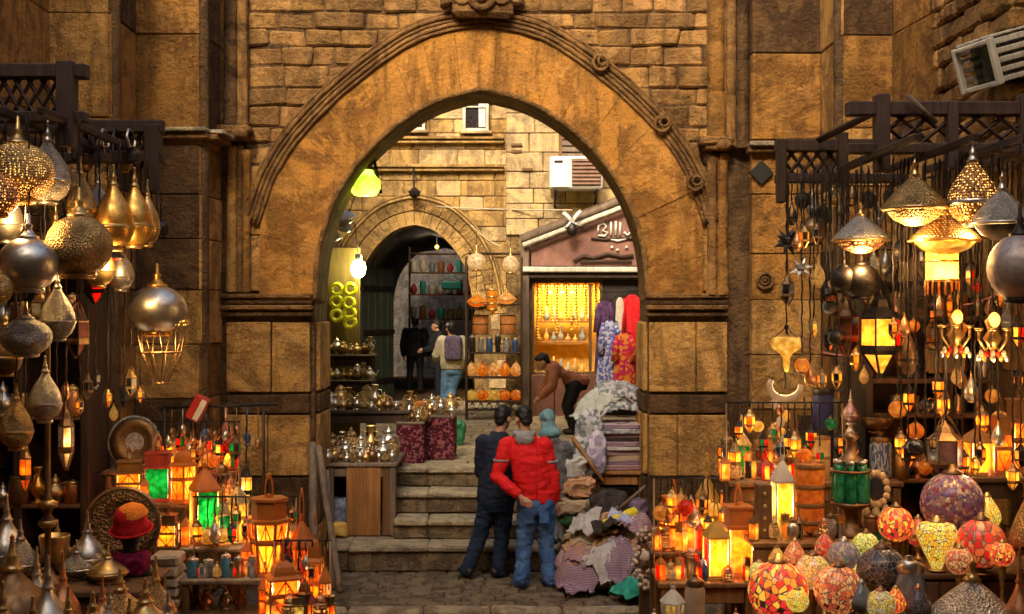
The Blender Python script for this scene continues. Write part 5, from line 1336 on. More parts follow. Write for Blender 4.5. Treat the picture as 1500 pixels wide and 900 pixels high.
hangl(k_drop(M_DK, [G_DRK], 6), 'hanging_lantern', 'black lantern hanging right of the yellow and red one', 'lantern', 1344, 400, 8.6, 18, 90, 1.0, ZB_R)
hangl(k_tear(M_BZ, M_DK), 'hanging_lamp', 'dark slender teardrop lamp in front of the black lantern', 'lamp', 1330, 462, 8.5, 14, 90, 4.15, ZB_R)
# chandeliers with lit bulbs
def chandelier(label, u, v, Y, r):
    t = thing('chandelier', label, 'chandelier', P(u, v, Y)); s_ = r * Y / F
    m = MB(); m.lathe([(0.02, 0.0), (0.05, -0.04), (0.03, -0.1), (0.06, -0.15), (0.02, -0.22), (0, -0.24)], 12); ob('stem', m.mesh('stem', M_BR), t)
    for i in range(6):
        a = i * PI / 3 + 0.2; c, q = math.cos(a), math.sin(a)
        m = MB(); m.tube([(0, 0, -0.18), (c * s_ * 0.5, q * s_ * 0.5, -0.23), (c * s_, q * s_, -0.16), (c * s_, q * s_, -0.1)], 0.008, 5); m.lathe([(0, -0.1), (0.025, -0.1), (0.03, -0.085), (0, -0.085)], 8, (c * s_, q * s_, 0)); arm = ob('arm', m.mesh('arm', M_BR), t)
        for k in range(4):
            m = MB(); m.ball((c * s_ * (0.4 + 0.2 * k), q * s_ * (0.4 + 0.2 * k), -0.25 - 0.03 * (k % 2)), (0.014, 0.014, 0.024), 6, 4); ob('crystal', m.mesh('crystal', (G_RED, G_AMB, G_WHT, M_SI)[k]), arm)
    m = MB(); m.ball((0, -0.03, -0.03), (0.036, 0.036, 0.05), 10, 7); ob('bulb', m.mesh('bulb', M_BULB), t)
    ld = bpy.data.lights.new('lamp_light', 'POINT'); ld.energy = 4; ld.color = WARM; ld.shadow_soft_size = 0.05; lo = bpy.data.objects.new('lamp_light', ld); COL.objects.link(lo); lo.parent = t; lo.location = (0, -0.12, -0.34)
    hang_line(t, ZB_R); return t
chandelier('left of two small crystal chandeliers with a lit bulb, right stall', 1400, 458, 8.2, 22)
chandelier('right of two small crystal chandeliers with a lit bulb, right stall', 1454, 462, 8.0, 22)
# picture frame, dark bowls
t = thing('picture_frame', 'thin pale picture frame hanging below the left chandelier', 'frame', P(1385, 510, 8.9))
for (c, d) in (((-0.13, 0, 0), (0.02, 0.02, 0.34)), ((0.13, 0, 0), (0.02, 0.02, 0.34)), ((0, 0, 0.165), (0.24, 0.02, 0.02)), ((0, 0, -0.165), (0.24, 0.02, 0.03))): board(t, 'frame_bar', c, d, M_WL, 0.003)
board(t, 'picture', (0, 0.012, 0), (0.24, 0.006, 0.31), plain('dull_gold_picture', (0.16, 0.1, 0.04)))
# --- dark shop shelving on the right
t = thing('shop_shelves', 'dark wooden shop shelves filling the back of the right stall', 'shelves', (XT(1400, 9.6), 9.6, -0.15)); 
board(t, 'back_panel', (0.1, 0.3, 1.55), (1.75, 0.04, 3.1), M_WD)
for x_ in (-0.72, -0.1, 0.45, 0.9): board(t, 'upright', (x_, 0.05, 1.6), (0.06, 0.42, 3.2), M_WD)
for z_ in (0.9, 1.55, 2.05, 2.32, 2.8): board(t, 'shelf', (0.1, 0.05, z_), (1.62, 0.4, 0.035), M_WM)
random.seed(74)
sh = [(1340, 2.32, G_DRK, M_DK, 'jar', 'big dark pot on the upper dark shelf, left end'), (1402, 2.32, M_BZ, M_BR, 'jar', 'bronze jar on the upper dark shelf beneath the picture frame'), (1440, 2.32, M_SI, M_SI, 'jar', 'silver jar on the upper dark shelf beneath the right chandelier'), (1478, 2.32, M_CO, M_BR, 'jar', 'copper jar at right end of the upper dark shelf'),
      (1322, 2.05 - 0.5, G_BLU, M_SI, 'jar', 'dark blue jar low on the dark shelves'), (1345, 1.55, M_BZ, M_BR, 'jar', 'bronze jar low on the dark shelves beside the blue one')]
for k, (u, z_, mt, ld_, nm, lab) in enumerate(sh):
    Y = 9.55; place(k_jar(mt, ld_, k % 3), nm, lab, 'jar', (XT(u, Y), Y, -0.15 + z_ + 0.02), (0.085, 0.085, rnd(0.2, 0.27)))
# lit lanterns in the right shop
hangl(k_drop(M_BZ, [glass('rose_glass', (0.25, 0.12, 0.1), 0.2), G_CLR], 6), 'hanging_lantern', 'diamond shaped wire lantern with rose glass low in the right shop', 'lantern', 1384, 606, 8.3, 25, 98, 1.0, ZB_R)
zz = ZT(694, 8.6)
t = table('side_shelf', 'dark shelf carrying the orange box lanterns at right edge', 'shelf', XT(1405, 8.6), XT(1560, 8.6), 8.4, 8.85, zz, -0.15, M_WD)
put(k_lantern(M_WL, [G_YEL, G_AMB], 4, 'pyr', bar=False), 'lantern', 'house shaped amber lantern with bright bulb at the right', 'lantern', 1432, 694, 8.55, 21, 76, 0.1, zb=zz, light=(WARM, 4.0, 0.35))
put(k_lantern(M_WL, [G_ORA], 4, 'flat'), 'lantern', 'narrow orange box lantern right of the house shaped one', 'lantern', 1466, 694, 8.6, 14, 92, 0.1, zb=zz)
put(k_lantern(M_WL, [G_AMB, G_ORA], 4, 'flat'), 'lantern', 'large patterned orange lantern cut by the right edge', 'lantern', 1494, 694, 8.65, 18, 118, 0.0, zb=zz, light=(WARM, 4.0, 0.5))
# --- right display stand: tiers
zA, zB, zC, zD = ZT(850, 8.7), ZT(788, 8.6), ZT(700, 9.3), ZT(800, 9.5)
table('display_table', 'front table under the mosaic lamps, lower right', 'table', XT(1085, 7.6), XT(1560, 7.6), 6.75, 7.75, 0.78, -0.15, M_WM)
table('display_table', 'raised second table under the rear mosaic lamps, lower right', 'table', XT(1230, 8.0), XT(1560, 8.0), 7.78, 8.35, 1.05, -0.15, M_WM, front=M_WM)
table('display_shelf', 'orange wooden shelf under the green bottles and parchment lamp', 'shelf', XT(1095, 8.6), XT(1305, 8.6), 8.42, 8.92, zB, -0.15, M_WL, front=M_WL)
table('display_shelf', 'upper back shelf with lanterns before the right wall', 'shelf', XT(1060, 9.3), XT(1310, 9.3), 9.05, 9.5, zC, -0.15, M_WM)
table('display_table', 'small table with amber lanterns beside the right jamb', 'table', XT(958, 8.9), XT(1098, 8.9), 8.6, 9.1, zA, -0.15, M_WL, planks=2)
table('display_shelf', 'raised shelf behind the amber lanterns at the right jamb', 'shelf', XT(950, 9.5), XT(1095, 9.5), 9.25, 9.65, zD, -0.15, M_WM, planks=2)
random.seed(75)
# table A and D: amber lanterns
W_A = plain('yellow_ochre_paint', (0.5, 0.26, 0.03), 0.5)
put(k_lantern(WO, [G_AMB, G_ORA, G_YEL], 6, 'flat'), 'lantern', 'broad amber lantern leftmost beside the right jamb', 'lantern', 986, 800, 9.4, 21, 84, 0.3, zb=zD, light=(WARM, 4.0, 0.5))
put(k_lantern(M_WX, [G_WHT, G_ORA], 6, 'dome', bar=False), 'lantern', 'white topped lantern with pale glowing arch next to the broad amber one', 'lantern', 1012, 800, 9.35, 13, 66, 0.2, zb=zD)
put(k_lantern(W_A, [G_YEL, G_YELB], 6, 'pyr'), 'lantern', 'yellow-green pointed lantern behind the white topped lantern', 'lantern', 1036, 800, 9.5, 16, 112, 0.2, zb=zD)
put(k_lantern(M_BR, [G_AMB], 6, 'dome'), 'lantern', 'tall brass lantern with amber glass behind the orange glowing box', 'lantern', 1072, 800, 9.55, 16, 118, 0.2, zb=zD, light=(WARM, 4.0, 0.5))
put(k_lantern(W_A, [G_YELB, G_RED, G_YEL], 4, 'pyr', bar=False), 'lantern', 'bright lantern with round yellow glow and red stripe in front', 'lantern', 1049, 850, 8.75, 18, 96, 0.1, zb=zA, light=(WARM, 3.5, 0.3))
put(k_lantern(WO, [G_AMB, G_YEL], 4, 'flat', bar=False), 'lantern', 'largest orange glowing box lantern beside the round yellow glow', 'lantern', 1081, 850, 8.85, 22, 112, 0.08, zb=zA, light=(WARM, 5.0, 0.5))
put(k_jar(M_BZ, M_CO, 2), 'jar', 'small bronze jar left on the amber lantern table', 'jar', 1014, 850, 8.75, 10, 40, zb=zA)
put(k_jar(G_BLU, M_WHT, 1), 'jar', 'little dark blue jar with white lid on the amber table', 'jar', 1030, 850, 8.68, 8, 34, zb=zA)
# back shelf C
put(k_lantern(M_BR, [G_GRN, G_YEL], 4, 'pyr'), 'lantern', 'small lantern with green and yellow glass on the back shelf', 'lantern', 1086, 700, 9.3, 12, 76, 0.2, zb=zC)
put(k_lantern(M_BZ, [G_RED, glass('dull_red_glass', (0.2, 0.03, 0.02), 0.25)], 6, 'dome'), 'lantern', 'dark red lantern right of the green one on the back shelf', 'lantern', 1112, 700, 9.25, 13, 66, 0.2, zb=zC)
put(k_lantern(M_BZ, [G_AMB, G_DRK], 6, 'dome'), 'lantern', 'bronze lantern with faint amber glow, left end of the back shelf', 'lantern', 1066, 700, 9.4, 14, 66, 0.2, zb=zC)
put(k_shade(plain('tan_parchment', (0.50, 0.28, 0.09), 0.7), M_WL, False), 'lampshade', 'tan parchment drum shade on the back shelf', 'lampshade', 1202, 700, 9.2, 15, 66, zb=zC)
put(k_lantern(M_DK, [G_GRN, G_AMB], 4, 'flat'), 'lantern', 'small lantern with red top and green glass behind the drum shade', 'lantern', 1178, 700, 9.42, 9, 96, 0.1, zb=zC)
put(k_shade(plain('navy_box', (0.025, 0.025, 0.10), 0.5), M_DK, False), 'canister', 'tall dark navy canister on the back shelf', 'canister', 1206, 700, 9.42, 16, 132, zb=zC)
put(k_shade(plain('olive_box', (0.13, 0.11, 0.05), 0.6), M_BZ, False), 'canister', 'narrow olive canister right of the navy one', 'canister', 1226, 700, 9.38, 7, 128, zb=zC)
put(k_flask(metal('pink_glaze', (0.5, 0.3, 0.28), 0.35), M_SI), 'bottle', 'small pink pointed bottle standing high on the back shelf', 'bottle', 1246, 622, 9.3, 14, 52, zb=ZT(622, 9.3))
put(k_jar(G_DRK, M_SI, 1), 'jar', 'black and white glass jar under the pink pointed bottle', 'jar', 1246, 700, 9.3, 19, 78, zb=zC)
put(k_jar(cloth('blue_white_glaze', [(0.08, 0.16, 0.3), (0.5, 0.5, 0.5), (0.05, 0.1, 0.2)], 'print', 9, 0.3), M_BZ, 0), 'jar', 'tall blue and white patterned jar at the end of the back shelf', 'jar', 1290, 700, 9.3, 16, 66, zb=zC)
put(k_bowl(M_BZ, M_BZ), 'bowl', 'bronze bowl with candles above the blue and white jar', 'bowl', 1284, 632, 9.35, 26, 30, zb=ZT(634, 9.35))
# shelf B
put(k_lantern(M_WX, [G_YELB, G_WHT], 4, 'pyr', bar=False), 'lantern', 'white lantern with brightest pale yellow glow on the orange shelf', 'lantern', 1146, 788, 8.8, 15, 118, 0.1, zb=zB, light=(WARM, 4.0, 0.4))
put(k_shade(glass('warm_parchment_lit', (0.95, 0.42, 0.07), 0.55, edge=(0.8, 0.25, 0.03)), M_WL, True), 'parchment_lamp', 'tall amber parchment lamp with pointed foot on the orange shelf', 'lamp', 1186, 788, 8.65, 22, 112, zb=zB)
t = thing('carved_box', 'narrow upright brown carved box with brass studs on the orange shelf', 'box', (XT(1118, 8.6), 8.6, zB))
board(t, 'body', (0, 0, 0.19), (0.11, 0.1, 0.38), M_WM)
for k in range(4):
    m = MB(); m.ball((0, -0.055, 0.06 + k * 0.085), 0.014, 8, 6); ob('stud', m.mesh('stud', M_BR), t)
t = thing('bottle_lantern', 'cluster lantern of green glass bottles in a brass stand', 'lantern', (XT(1246, 8.68), 8.68, zB))
m = MB(); m.lathe([(0, 0), (0.13, 0), (0.14, 0.02), (0.06, 0.06), (0.05, 0.18), (0.14, 0.22), (0.14, 0.24), (0, 0.24)], 16); ob('stand', m.mesh('stand', M_BZ), t)
for i in range(7):
    a = 2 * PI * i / 7; m = MB(); m.lathe([(0, 0.24), (0.035, 0.24), (0.038, 0.26), (0.038, 0.42), (0.018, 0.47), (0.018, 0.51), (0, 0.51)], 10, (0.1 * math.cos(a), 0.1 * math.sin(a), 0)); b = ob('green_bottle', m.mesh('green_bottle', G_GRN if i % 2 else G_GRND), t)
    m = MB(); m.lathe([(0, 0.51), (0.022, 0.51), (0.022, 0.535), (0, 0.54)], 8, (0.1 * math.cos(a), 0.1 * math.sin(a), 0)); ob('stopper', m.mesh('stopper', M_SI), b)
m = MB(); m.ring((0, 0, 0.46), 0.135, 0.012, 18, 'z'); m.lathe([(0.1, 0.53), (0.04, 0.58), (0.03, 0.66), (0.06, 0.7), (0, 0.74)], 12); ob('brass_crown', m.mesh('brass_crown', M_BZ), t)
for k, (u, mt, sh_, h_, lab) in enumerate(((1216, M_SIE, 1, 42, 'grey engraved jar right of the parchment lamp'), (1276, M_BZ, 2, 40, 'bronze jar right of the green bottle lantern'), (1160, M_SI, 1, 34, 'small silver jar left of the parchment lamp'), (1296, G_GRND, 0, 38, 'dark green jar at the right end of the orange shelf'))):
    put(k_jar(mt, M_BZ, sh_), 'jar', lab, 'jar', u, 788, 8.52, 12, h_, zb=zB)
t = thing('mirror_frame', 'ornate cream mirror frame leaning beside the green bottles', 'frame', (XT(1284, 8.82), 8.82, zB + 0.005), 0, None, None, (R(-6), 0, 0))
m = MB()
for k in range(14):
    a = 2 * PI * k / 14; m.ball((0.085 * math.cos(a), 0, 0.3 + 0.115 * math.sin(a)), (0.03, 0.016, 0.03), 8, 5)
for k in range(3): m.ball((-0.07 + k * 0.07, 0, 0.1), (0.036, 0.018, 0.1), 8, 5)
ob('carved_frame', m.mesh('carved_frame', plain('cream_gilt', (0.5, 0.34, 0.15), 0.5)), t)
m = MB(); m.lathe([(0, 0), (0.075, 0), (0.075, 0.006), (0, 0.006)], 18, (0, 0.0, 0.3), 0, False, Matrix.Rotation(R(90), 3, 'X')); ob('mirror', m.mesh('mirror', G_DRK), t)
t = thing('horn_ornament', 'pale curved horn ornament hanging under the yellow goblet lamp', 'ornament', P(1150, 566, 9.3))
m = MB(); m.tube([(0.12 * math.cos(a), 0, 0.1 * math.sin(a)) for a in [R(150 + k * 24) for k in range(10)]], [0.02 + 0.012 * math.sin(k * PI / 9) for k in range(10)], 8); ob('horn', m.mesh('horn', plain('pale_horn', (0.55, 0.38, 0.24), 0.45)), t)
hang_line(t, P(1150, 545, 9.3).z)
t = thing('shell_string', 'string of pale shells hanging below the curved horn ornament', 'ornament', P(1142, 592, 9.3))
for k in range(6):
    m = MB(); m.ball((rnd(-0.05, 0.05), rnd(-0.02, 0.02), -0.045 * k), (0.035, 0.02, 0.045), 8, 6); ob('shell', m.mesh('shell', (plain('pale_horn', (0.5, 0.4, 0.3)), M_CO, G_YEL)[k % 3]), t)
hang_line(t, P(1150, 575, 9.3).z)
# --- mosaic lamps and the brass pile, lower right
PAL = lambda *c: list(c)
MO_R = mosaic('mosaic_red', PAL((0.8, 0.05, 0.02), (0.9, 0.16, 0.02), (0.95, 0.3, 0.03), (0.75, 0.03, 0.03), (1.0, 0.5, 0.05)), 0.4, 7)
MO_R2 = mosaic('mosaic_red_dots', PAL((0.75, 0.03, 0.02), (0.85, 0.06, 0.03), (0.9, 0.2, 0.05), (0.6, 0.25, 0.1)), 0.18, 5)
MO_Y = mosaic('mosaic_yellow', PAL((0.95, 0.6, 0.04), (0.9, 0.72, 0.1), (1.0, 0.45, 0.03), (0.8, 0.65, 0.2)), 0.35, 8)
MO_YG = mosaic('mosaic_yellow_green', PAL((0.85, 0.75, 0.12), (0.6, 0.65, 0.08), (0.95, 0.85, 0.3)), 0.2, 7)
MO_O = mosaic('mosaic_orange_pink', PAL((0.8, 0.2, 0.05), (0.85, 0.32, 0.09), (0.65, 0.1, 0.04), (0.85, 0.45, 0.18)), 0.22, 8)
MO_P = mosaic('mosaic_purple', PAL((0.24, 0.08, 0.2), (0.4, 0.2, 0.16), (0.14, 0.06, 0.18), (0.55, 0.38, 0.25), (0.25, 0.04, 0.06)), 0.03, 12)
MO_W = mosaic('mosaic_white', PAL((0.45, 0.38, 0.36), (0.34, 0.22, 0.3), (0.2, 0.28, 0.22), (0.5, 0.4, 0.22)), 0.05, 9)
MO_WY = mosaic('mosaic_white_yellow', PAL((0.7, 0.5, 0.12), (0.62, 0.52, 0.36), (0.8, 0.6, 0.1), (0.6, 0.3, 0.08)), 0.2, 9)
MO_D = mosaic('mosaic_dark', PAL((0.06, 0.045, 0.05), (0.1, 0.07, 0.04), (0.04, 0.04, 0.045), (0.12, 0.08, 0.1)), 0.0, 7)
random.seed(76)
def mos(u, vc, Y, r, mat, shape, zt, lab, trim=M_BZ, light=None):
    """a mosaic shade standing on a brass lamp foot so that its centre is at pixel row vc"""
    rr = r * Y / F; cz = ZT(vc, Y); hc = 1.0 if shape == 'globe' else 1.25
    z0 = cz - rr * hc
    t = place(k_mosaic(mat, trim, shape), 'mosaic_lamp', lab, 'lamp', (XT(u, Y), Y, z0), rr, rnd(0, 6), 'mosaic glass lamps on the right tables', None, light)
    d = (z0 - zt) / rr
    if d > 0.05:
        m = MB(); m.lathe([(0, -d), (0.55, -d), (0.58, -d + 0.06), (0.2, -d + min(0.25, d * 0.4)), (0.16, -d * 0.4), (0.3, -0.02), (0.3, 0.03)], 16); ob('lamp_foot', m.mesh('lamp_foot', trim), t)
    return t
mos(1140, 866, 7.15, 44, MO_R, 'globe', 0.78, 'red-orange mosaic globe lamp, brightest red at the bottom', M_BR, ((1, 0.35, 0.1), 1.5, 3.0))
mos(1138, 818, 7.6, 13, G_YEL, 'tear', 0.78, 'small plain yellow teardrop lamp behind the red globe')
mos(1191, 838, 7.3, 26, MO_WY, 'globe', 0.78, 'yellow and white mosaic globe right of the red globe')
mos(1228, 864, 7.05, 36, MO_O, 'globe', 0.78, 'orange-pink mosaic globe at bottom centre of the pile')
mos(1236, 816, 7.55, 24, MO_W, 'globe', 0.78, 'white and purple mosaic globe behind the orange-pink one', M_SI)
mos(1268, 800, 7.95, 20, MO_YG, 'globe', 1.05, 'lime yellow mosaic globe left of the grey glass lamp')
mos(1312, 768, 8.15, 26, MO_R, 'globe', 1.05, 'red-orange mosaic globe at the back above the grey lamp')
mos(1372, 800, 7.85, 29, MO_Y, 'cone', 1.05, 'golden yellow mosaic lamp tapering downward', M_BR)
mos(1395, 738, 8.2, 46, MO_P, 'globe', 1.05, 'large purple speckled mosaic globe at the back')
mos(1437, 796, 7.8, 36, MO_R2, 'globe', 1.05, 'cherry red bead mosaic globe right of the yellow one')
mos(1292, 838, 7.35, 37, MO_D, 'globe', 0.78, 'dark almost black mosaic dome in front of the grey lamp')
mos(1262, 876, 6.95, 18, G_CLR, 'tear', 0.78, 'tiny smoky glass lamp at the bottom between mosaics', M_SI)
mos(1290, 886, 6.9, 22, MO_WY, 'globe', 0.78, 'small orange and green mosaic lamp at the bottom edge', M_CO)
mos(1345, 886, 6.95, 20, MO_D, 'tear', 0.78, 'small dark mosaic lamp at bottom edge left of the big brass lamp', M_CO)
put(k_jar(G_CLR, M_SI, 2), 'glass_lamp', 'grey smoky glass jar lamp with silver top among the mosaics', 'lamp', 1331, 872, 7.25, 26, 124, zb=0.78)
place(k_dome(M_SIE, M_BR, M_BZ), 'brass_lamp', 'big flat engraved brass onion lamp at the bottom right corner', 'lamp', (XT(1424, 7.05), 7.05, ZT(810, 7.05)), (0.27, 0.27, 0.27))
t = thing('lamp_ring', 'brass ring stand under the big flat brass lamp', 'stand', (XT(1424, 7.05), 7.05, 0.78)); hh = ZT(810, 7.05) - 0.54 - 0.78
m = MB(); m.lathe([(0, 0), (0.13, 0), (0.13, 0.02), (0.09, 0.04), (0.09, max(0.05, hh)), (0, max(0.05, hh))], 18); ob('ring', m.mesh('ring', M_BZ), t)
place(k_dome(M_BRE, M_BZ, M_BZ), 'brass_lamp', 'large brass dome lamp leaning at the right edge above the red beads', 'lamp', P(1492, 690, 7.75), 0.27, 0, None, (R(-12), R(-24), 0))
place(k_flask(M_CO, M_CO), 'copper_lamp', 'copper ringed lamp in the bottom right corner', 'lamp', (XT(1494, 6.95), 6.95, 0.78), (0.1, 0.1, ZT(800, 6.95) - 0.78))
# wooden figure bottles and odd wares at the bottom, left of the mosaics
zE = ZT(905, 8.9)
table('crate', 'low crate with wooden bottles and bead heaps right of the rugs', 'crate', XT(945, 8.9), XT(1100, 8.9), 8.2, 8.58, zE, -0.15, M_WM, front=M_WM)
put(k_jar(plain('pale_wood_bottle', (0.42, 0.28, 0.16), 0.6), M_BZ, 0), 'bottle', 'pale wooden bottle with a small dark stopper at the bottom', 'bottle', 1018, 905, 8.4, 15, 92, zb=zE)
put(k_lantern(M_WX, [G_WHT, G_YEL], 6, 'pyr', taper=0.7), 'lamp_with_skirt', 'little cream lamp with a skirted shade left of the wooden bottle', 'lamp', 986, 905, 8.42, 18, 76, zb=zE)
for k, (u, mt, lab) in enumerate(((1052, M_WL, 'small orange wooden camel-like pot at the bottom'), (1078, M_CO, 'copper pot beside the small orange wooden pot'), (958, M_SI, 'silver pot left of the skirted cream lamp'))):
    put(k_teapot(mt), 'pot', lab, 'pot', u, 905, 8.35, 30, 44, zb=zE)
# wires strung across
for k, (a, b_, sag, lab) in enumerate(((P(1165, 490, 9.4), P(1240, 520, 9.3), 0.05, 'thin pink wire strung from the goblet lamp to the right'), (P(1340, 440, 8.7), P(1460, 432, 8.3), 0.06, 'thin wire sagging between lanterns under the right canopy'))):
    m = MB(); o0 = (a + b_) / 2; m.tube([a.lerp(b_, q / 10) - o0 - Vector((0, 0, sag * math.sin(PI * q / 10))) for q in range(11)], 0.006, 5); tag(ob('wire', m.mesh('wire', plain('pink_wire', (0.45, 0.2, 0.2))), None, o0), lab, 'wire')
# ================================================================== INSIDE THE ARCH: LEFT STALL, RACKS, TEXTILES
def soft(w_, d_, h_, seed, amp=0.03, ex=0.45, freq=6.0, nu=60, nv=26, crease=0.0, layers=0):
    """soft cloth: superellipsoid broken up by sharp fold ridges (crease) or stacked fold edges (layers); base at z 0"""
    m = MB(); vs = []
    sp = lambda c, e: math.copysign(abs(c) ** e, c)
    off = Vector((seed * 3.7, seed * 1.3, seed))
    for j in range(nv + 1):
        ph = -PI / 2 + PI * j / nv
        for i in range(nu):
            th = 2 * PI * i / nu
            p = Vector((sp(math.cos(ph), ex) * sp(math.cos(th), ex) * w_ / 2, sp(math.cos(ph), ex) * sp(math.sin(th), ex) * d_ / 2, sp(math.sin(ph), ex) * h_ / 2))
            q = p * freq + off
            nz = noise.noise(q) + 0.5 * noise.noise(q * 2.1)
            if crease:
                q2 = p * freq * 1.1 + off + Vector((noise.noise(q * 0.7), noise.noise(q * 0.7 + Vector((5, 1, 2))), noise.noise(q * 0.6))) * 0.9
                r1 = 1 - 2.4 * abs(noise.noise(q2)); r2 = 1 - 2.4 * abs(noise.noise(q2 * 2.3 + off))
                nz += crease * (1.5 * r1 + 0.8 * r2)
            dirv = p.normalized() if p.length > 1e-6 else Vector((0, 0, 1))
            d = dirv * nz * amp
            if layers:
                rim = math.cos(ph) ** 0.3
                g = abs(math.sin(PI * layers * (p.z / h_ + 0.5) + 0.8 * noise.noise(Vector((p.x * 4, p.y * 4, seed)))))
                d += Vector((p.x, p.y, 0)).normalized() * ((g ** 0.5 - 1) * 0.022 * rim) if Vector((p.x, p.y, 0)).length > 1e-4 else Vector()
            vs.append(p + d + Vector((0, 0, h_ / 2)))
    fs = []
    for j in range(nv):
        for i in range(nu):
            i2 = (i + 1) % nu; fs.append((j * nu + i, j * nu + i2, (j + 1) * nu + i2, (j + 1) * nu + i))
    m.add(vs, fs, 0, True); return m
def textile(label, c, dims, mat, seed, rot=(0, 0, 0), amp=0.025, ex=0.4, crease=0.0, freq=6.0, name='folded_textile', cat='textile', fringe=False, group=None, layers=0):
    t = thing(name, label, cat, c, 0, group, None, rot)
    ob('cloth', soft(*dims, seed, amp, ex, freq, 72, 32, crease, layers).mesh('cloth', mat), t)
    if fringe:
        m = MB(); n = 14
        for k in range(n):
            x_ = -dims[0] / 2 + dims[0] * (k + 0.5) / n; m.tube([(x_, -dims[1] / 2 + 0.01, dims[2] * 0.4), (x_ + rnd(-0.01, 0.01), -dims[1] / 2 - 0.05, dims[2] * 0.1)], 0.005, 3)
        f = ob('fringe', m.mesh('fringe', mat), t); f['kind'] = 'stuff'
    return t
# --- trestle table by the steps
random.seed(81)
zt1 = ZT(678, 13.25)
t = table('ware_table', 'wooden counter with orange front panel beside the steps', 'counter', XT(478, 13.25), XT(582, 13.25), 13.2, 14.22, zt1, 0.27, M_WG, planks=3)
o0 = Vector(t.location)
board(t, 'front_panel', Vector((XT(532, 13.2), 13.23, (zt1 + 0.27) / 2 - 0.02)) - o0, (XT(558, 13.2) - XT(508, 13.2), 0.03, zt1 - 0.27 - 0.06), M_WL)
board(t, 'front_panel', Vector((XT(570, 13.2), 13.245, (zt1 + 0.27) / 2 - 0.02)) - o0, (XT(580, 13.2) - XT(560, 13.2), 0.03, zt1 - 0.27 - 0.06), M_WM)
board(t, 'back_panel', Vector((XT(530, 13.6), 13.75, (zt1 + 0.27) / 2)) - o0, (0.72, 0.03, zt1 - 0.4), M_WD)
textile('blue and white bundle in the shadow under the counter', (XT(494, 13.3), 13.42, 0.29), (0.2, 0.25, 0.34), cloth('blue_white_bundle', [(0.05, 0.06, 0.12), (0.3, 0.33, 0.42)]), 3, crease=0.6)
textile('small yellow bundle under the counter left side', (XT(497, 13.2), 13.2, 0.29), (0.16, 0.14, 0.12), cloth('ochre_bundle', [(0.5, 0.28, 0.06), (0.6, 0.4, 0.1)]), 4, crease=0.4)
SILVER = plain('silver_plate', (0.62, 0.55, 0.44), 0.25, 0.9, spec=0.5); SILW = plain('pale_ceramic', (0.62, 0.55, 0.45), 0.35)
mats = [M_SI, M_BR, M_BZ, SILVER, M_BRE]
def ware_row(us, Y, z_, hpx, where, start=0):
    for k, u in enumerate(us):
        mt = mats[(k + start) % 5]; kd = (k * 2 + start) % 3
        sp = (k_teapot(mt), k_vase(mt), k_jar(mt, mt, 1))[kd]; nm = ('teapot', 'vase', 'urn')[kd]
        h_ = hpx * rnd(0.5, 0.95) * Y / F; r = h_ if kd < 2 else h_ * 0.42
        col = {'silver_plate': 'silver', 'silver_metal': 'polished silver', 'brass': 'brass', 'dark_bronze': 'dark bronze', 'engraved_brass': 'engraved brass'}[mt.name]
        place(sp, nm, '%s %s, %s from the left %s' % (col, nm, ORD[k], where), nm, (XT(u, Y), Y + rnd(-0.04, 0.04), z_), (r, r, h_), rnd(-0.6, 0.6) + (PI if k % 2 else 0), 'metal wares on the inner left stall')
ware_row([480, 489, 499, 508, 517, 527, 536, 545, 555, 564, 574], 13.3, zt1, 27, 'in the front row on the counter')
ware_row([483, 495, 506, 517, 529, 540, 551, 562, 573], 13.58, zt1, 36, 'in the middle row on the counter', 1)
ware_row([487, 501, 515, 529, 543, 556, 570], 13.9, zt1, 46, 'in the back row on the counter', 2)
zt2 = ZT(600, 14.7)
table('ware_shelf', 'long dark shelf of metal wares behind the counter', 'shelf', XT(462, 14.7), XT(602, 14.7), 14.5, 15.1, zt2, CZ(14.7), M_WD)
ware_row([470, 480, 491, 502, 512, 523, 534, 545, 556, 568, 580, 592], 14.62, zt2, 26, 'on the long shelf front row', 3)
ware_row([474, 486, 498, 511, 524, 537, 550, 563], 14.92, zt2, 38, 'on the long shelf back row', 4)
for (v, tag_) in ((556, 'lower'), (520, 'upper')):
    z_ = ZT(v, 15.9); table('ware_shelf', 'narrow dark shelf, %s of two stacked at the left inside the arch' % tag_, 'shelf', XT(458, 15.9), XT(548, 15.9), 15.7 if v > 540 else 15.95, 16.2 if v > 540 else 16.3, z_, CZ(16), M_WD, planks=2)
    ware_row([465, 474, 484, 493, 503, 513, 523, 533, 542], 15.85 if v > 540 else 16.1, z_, 28, 'on the %s narrow shelf' % tag_, 2 if v > 540 else 0)
# maroon covered crates right of the counter
MAR = cloth('maroon_print', [(0.11, 0.015, 0.022), (0.05, 0.01, 0.015), (0.22, 0.07, 0.075), (0.08, 0.012, 0.02)], 'print', 42)
for k, (u, Y, w_, h_, lab) in enumerate(((603, 14.7, 40, 56, 'maroon cloth covered crate beside the counter'), (645, 15.0, 44, 62, 'maroon patterned crate right of the other, at the top of the steps'))):
    t = thing('covered_crate', lab, 'crate', (XT(u, Y), Y, CZ(Y))); W_ = w_ * Y / F; H_ = h_ * Y / F
    ob('cloth_cover', soft(W_, 0.5, H_, 11 + k, 0.018, 0.18, 7, 60, 26, 0.5).mesh('cloth_cover', MAR), t)
    board(t, 'top_board', (0, 0, H_ + 0.012), (W_ * 1.03, 0.52, 0.03), M_WG)
    zz_ = CZ(Y) + H_ + 0.028
    ware_row([u - 15, u - 7, u + 1, u + 9, u + 17], Y - 0.12, zz_, 24, 'on the %s crate front' % ('left' if k == 0 else 'right'), k)
    ware_row([u - 12, u - 3, u + 6, u + 15], Y + 0.12, zz_, 34, 'on the %s crate back' % ('left' if k == 0 else 'right'), k + 2)
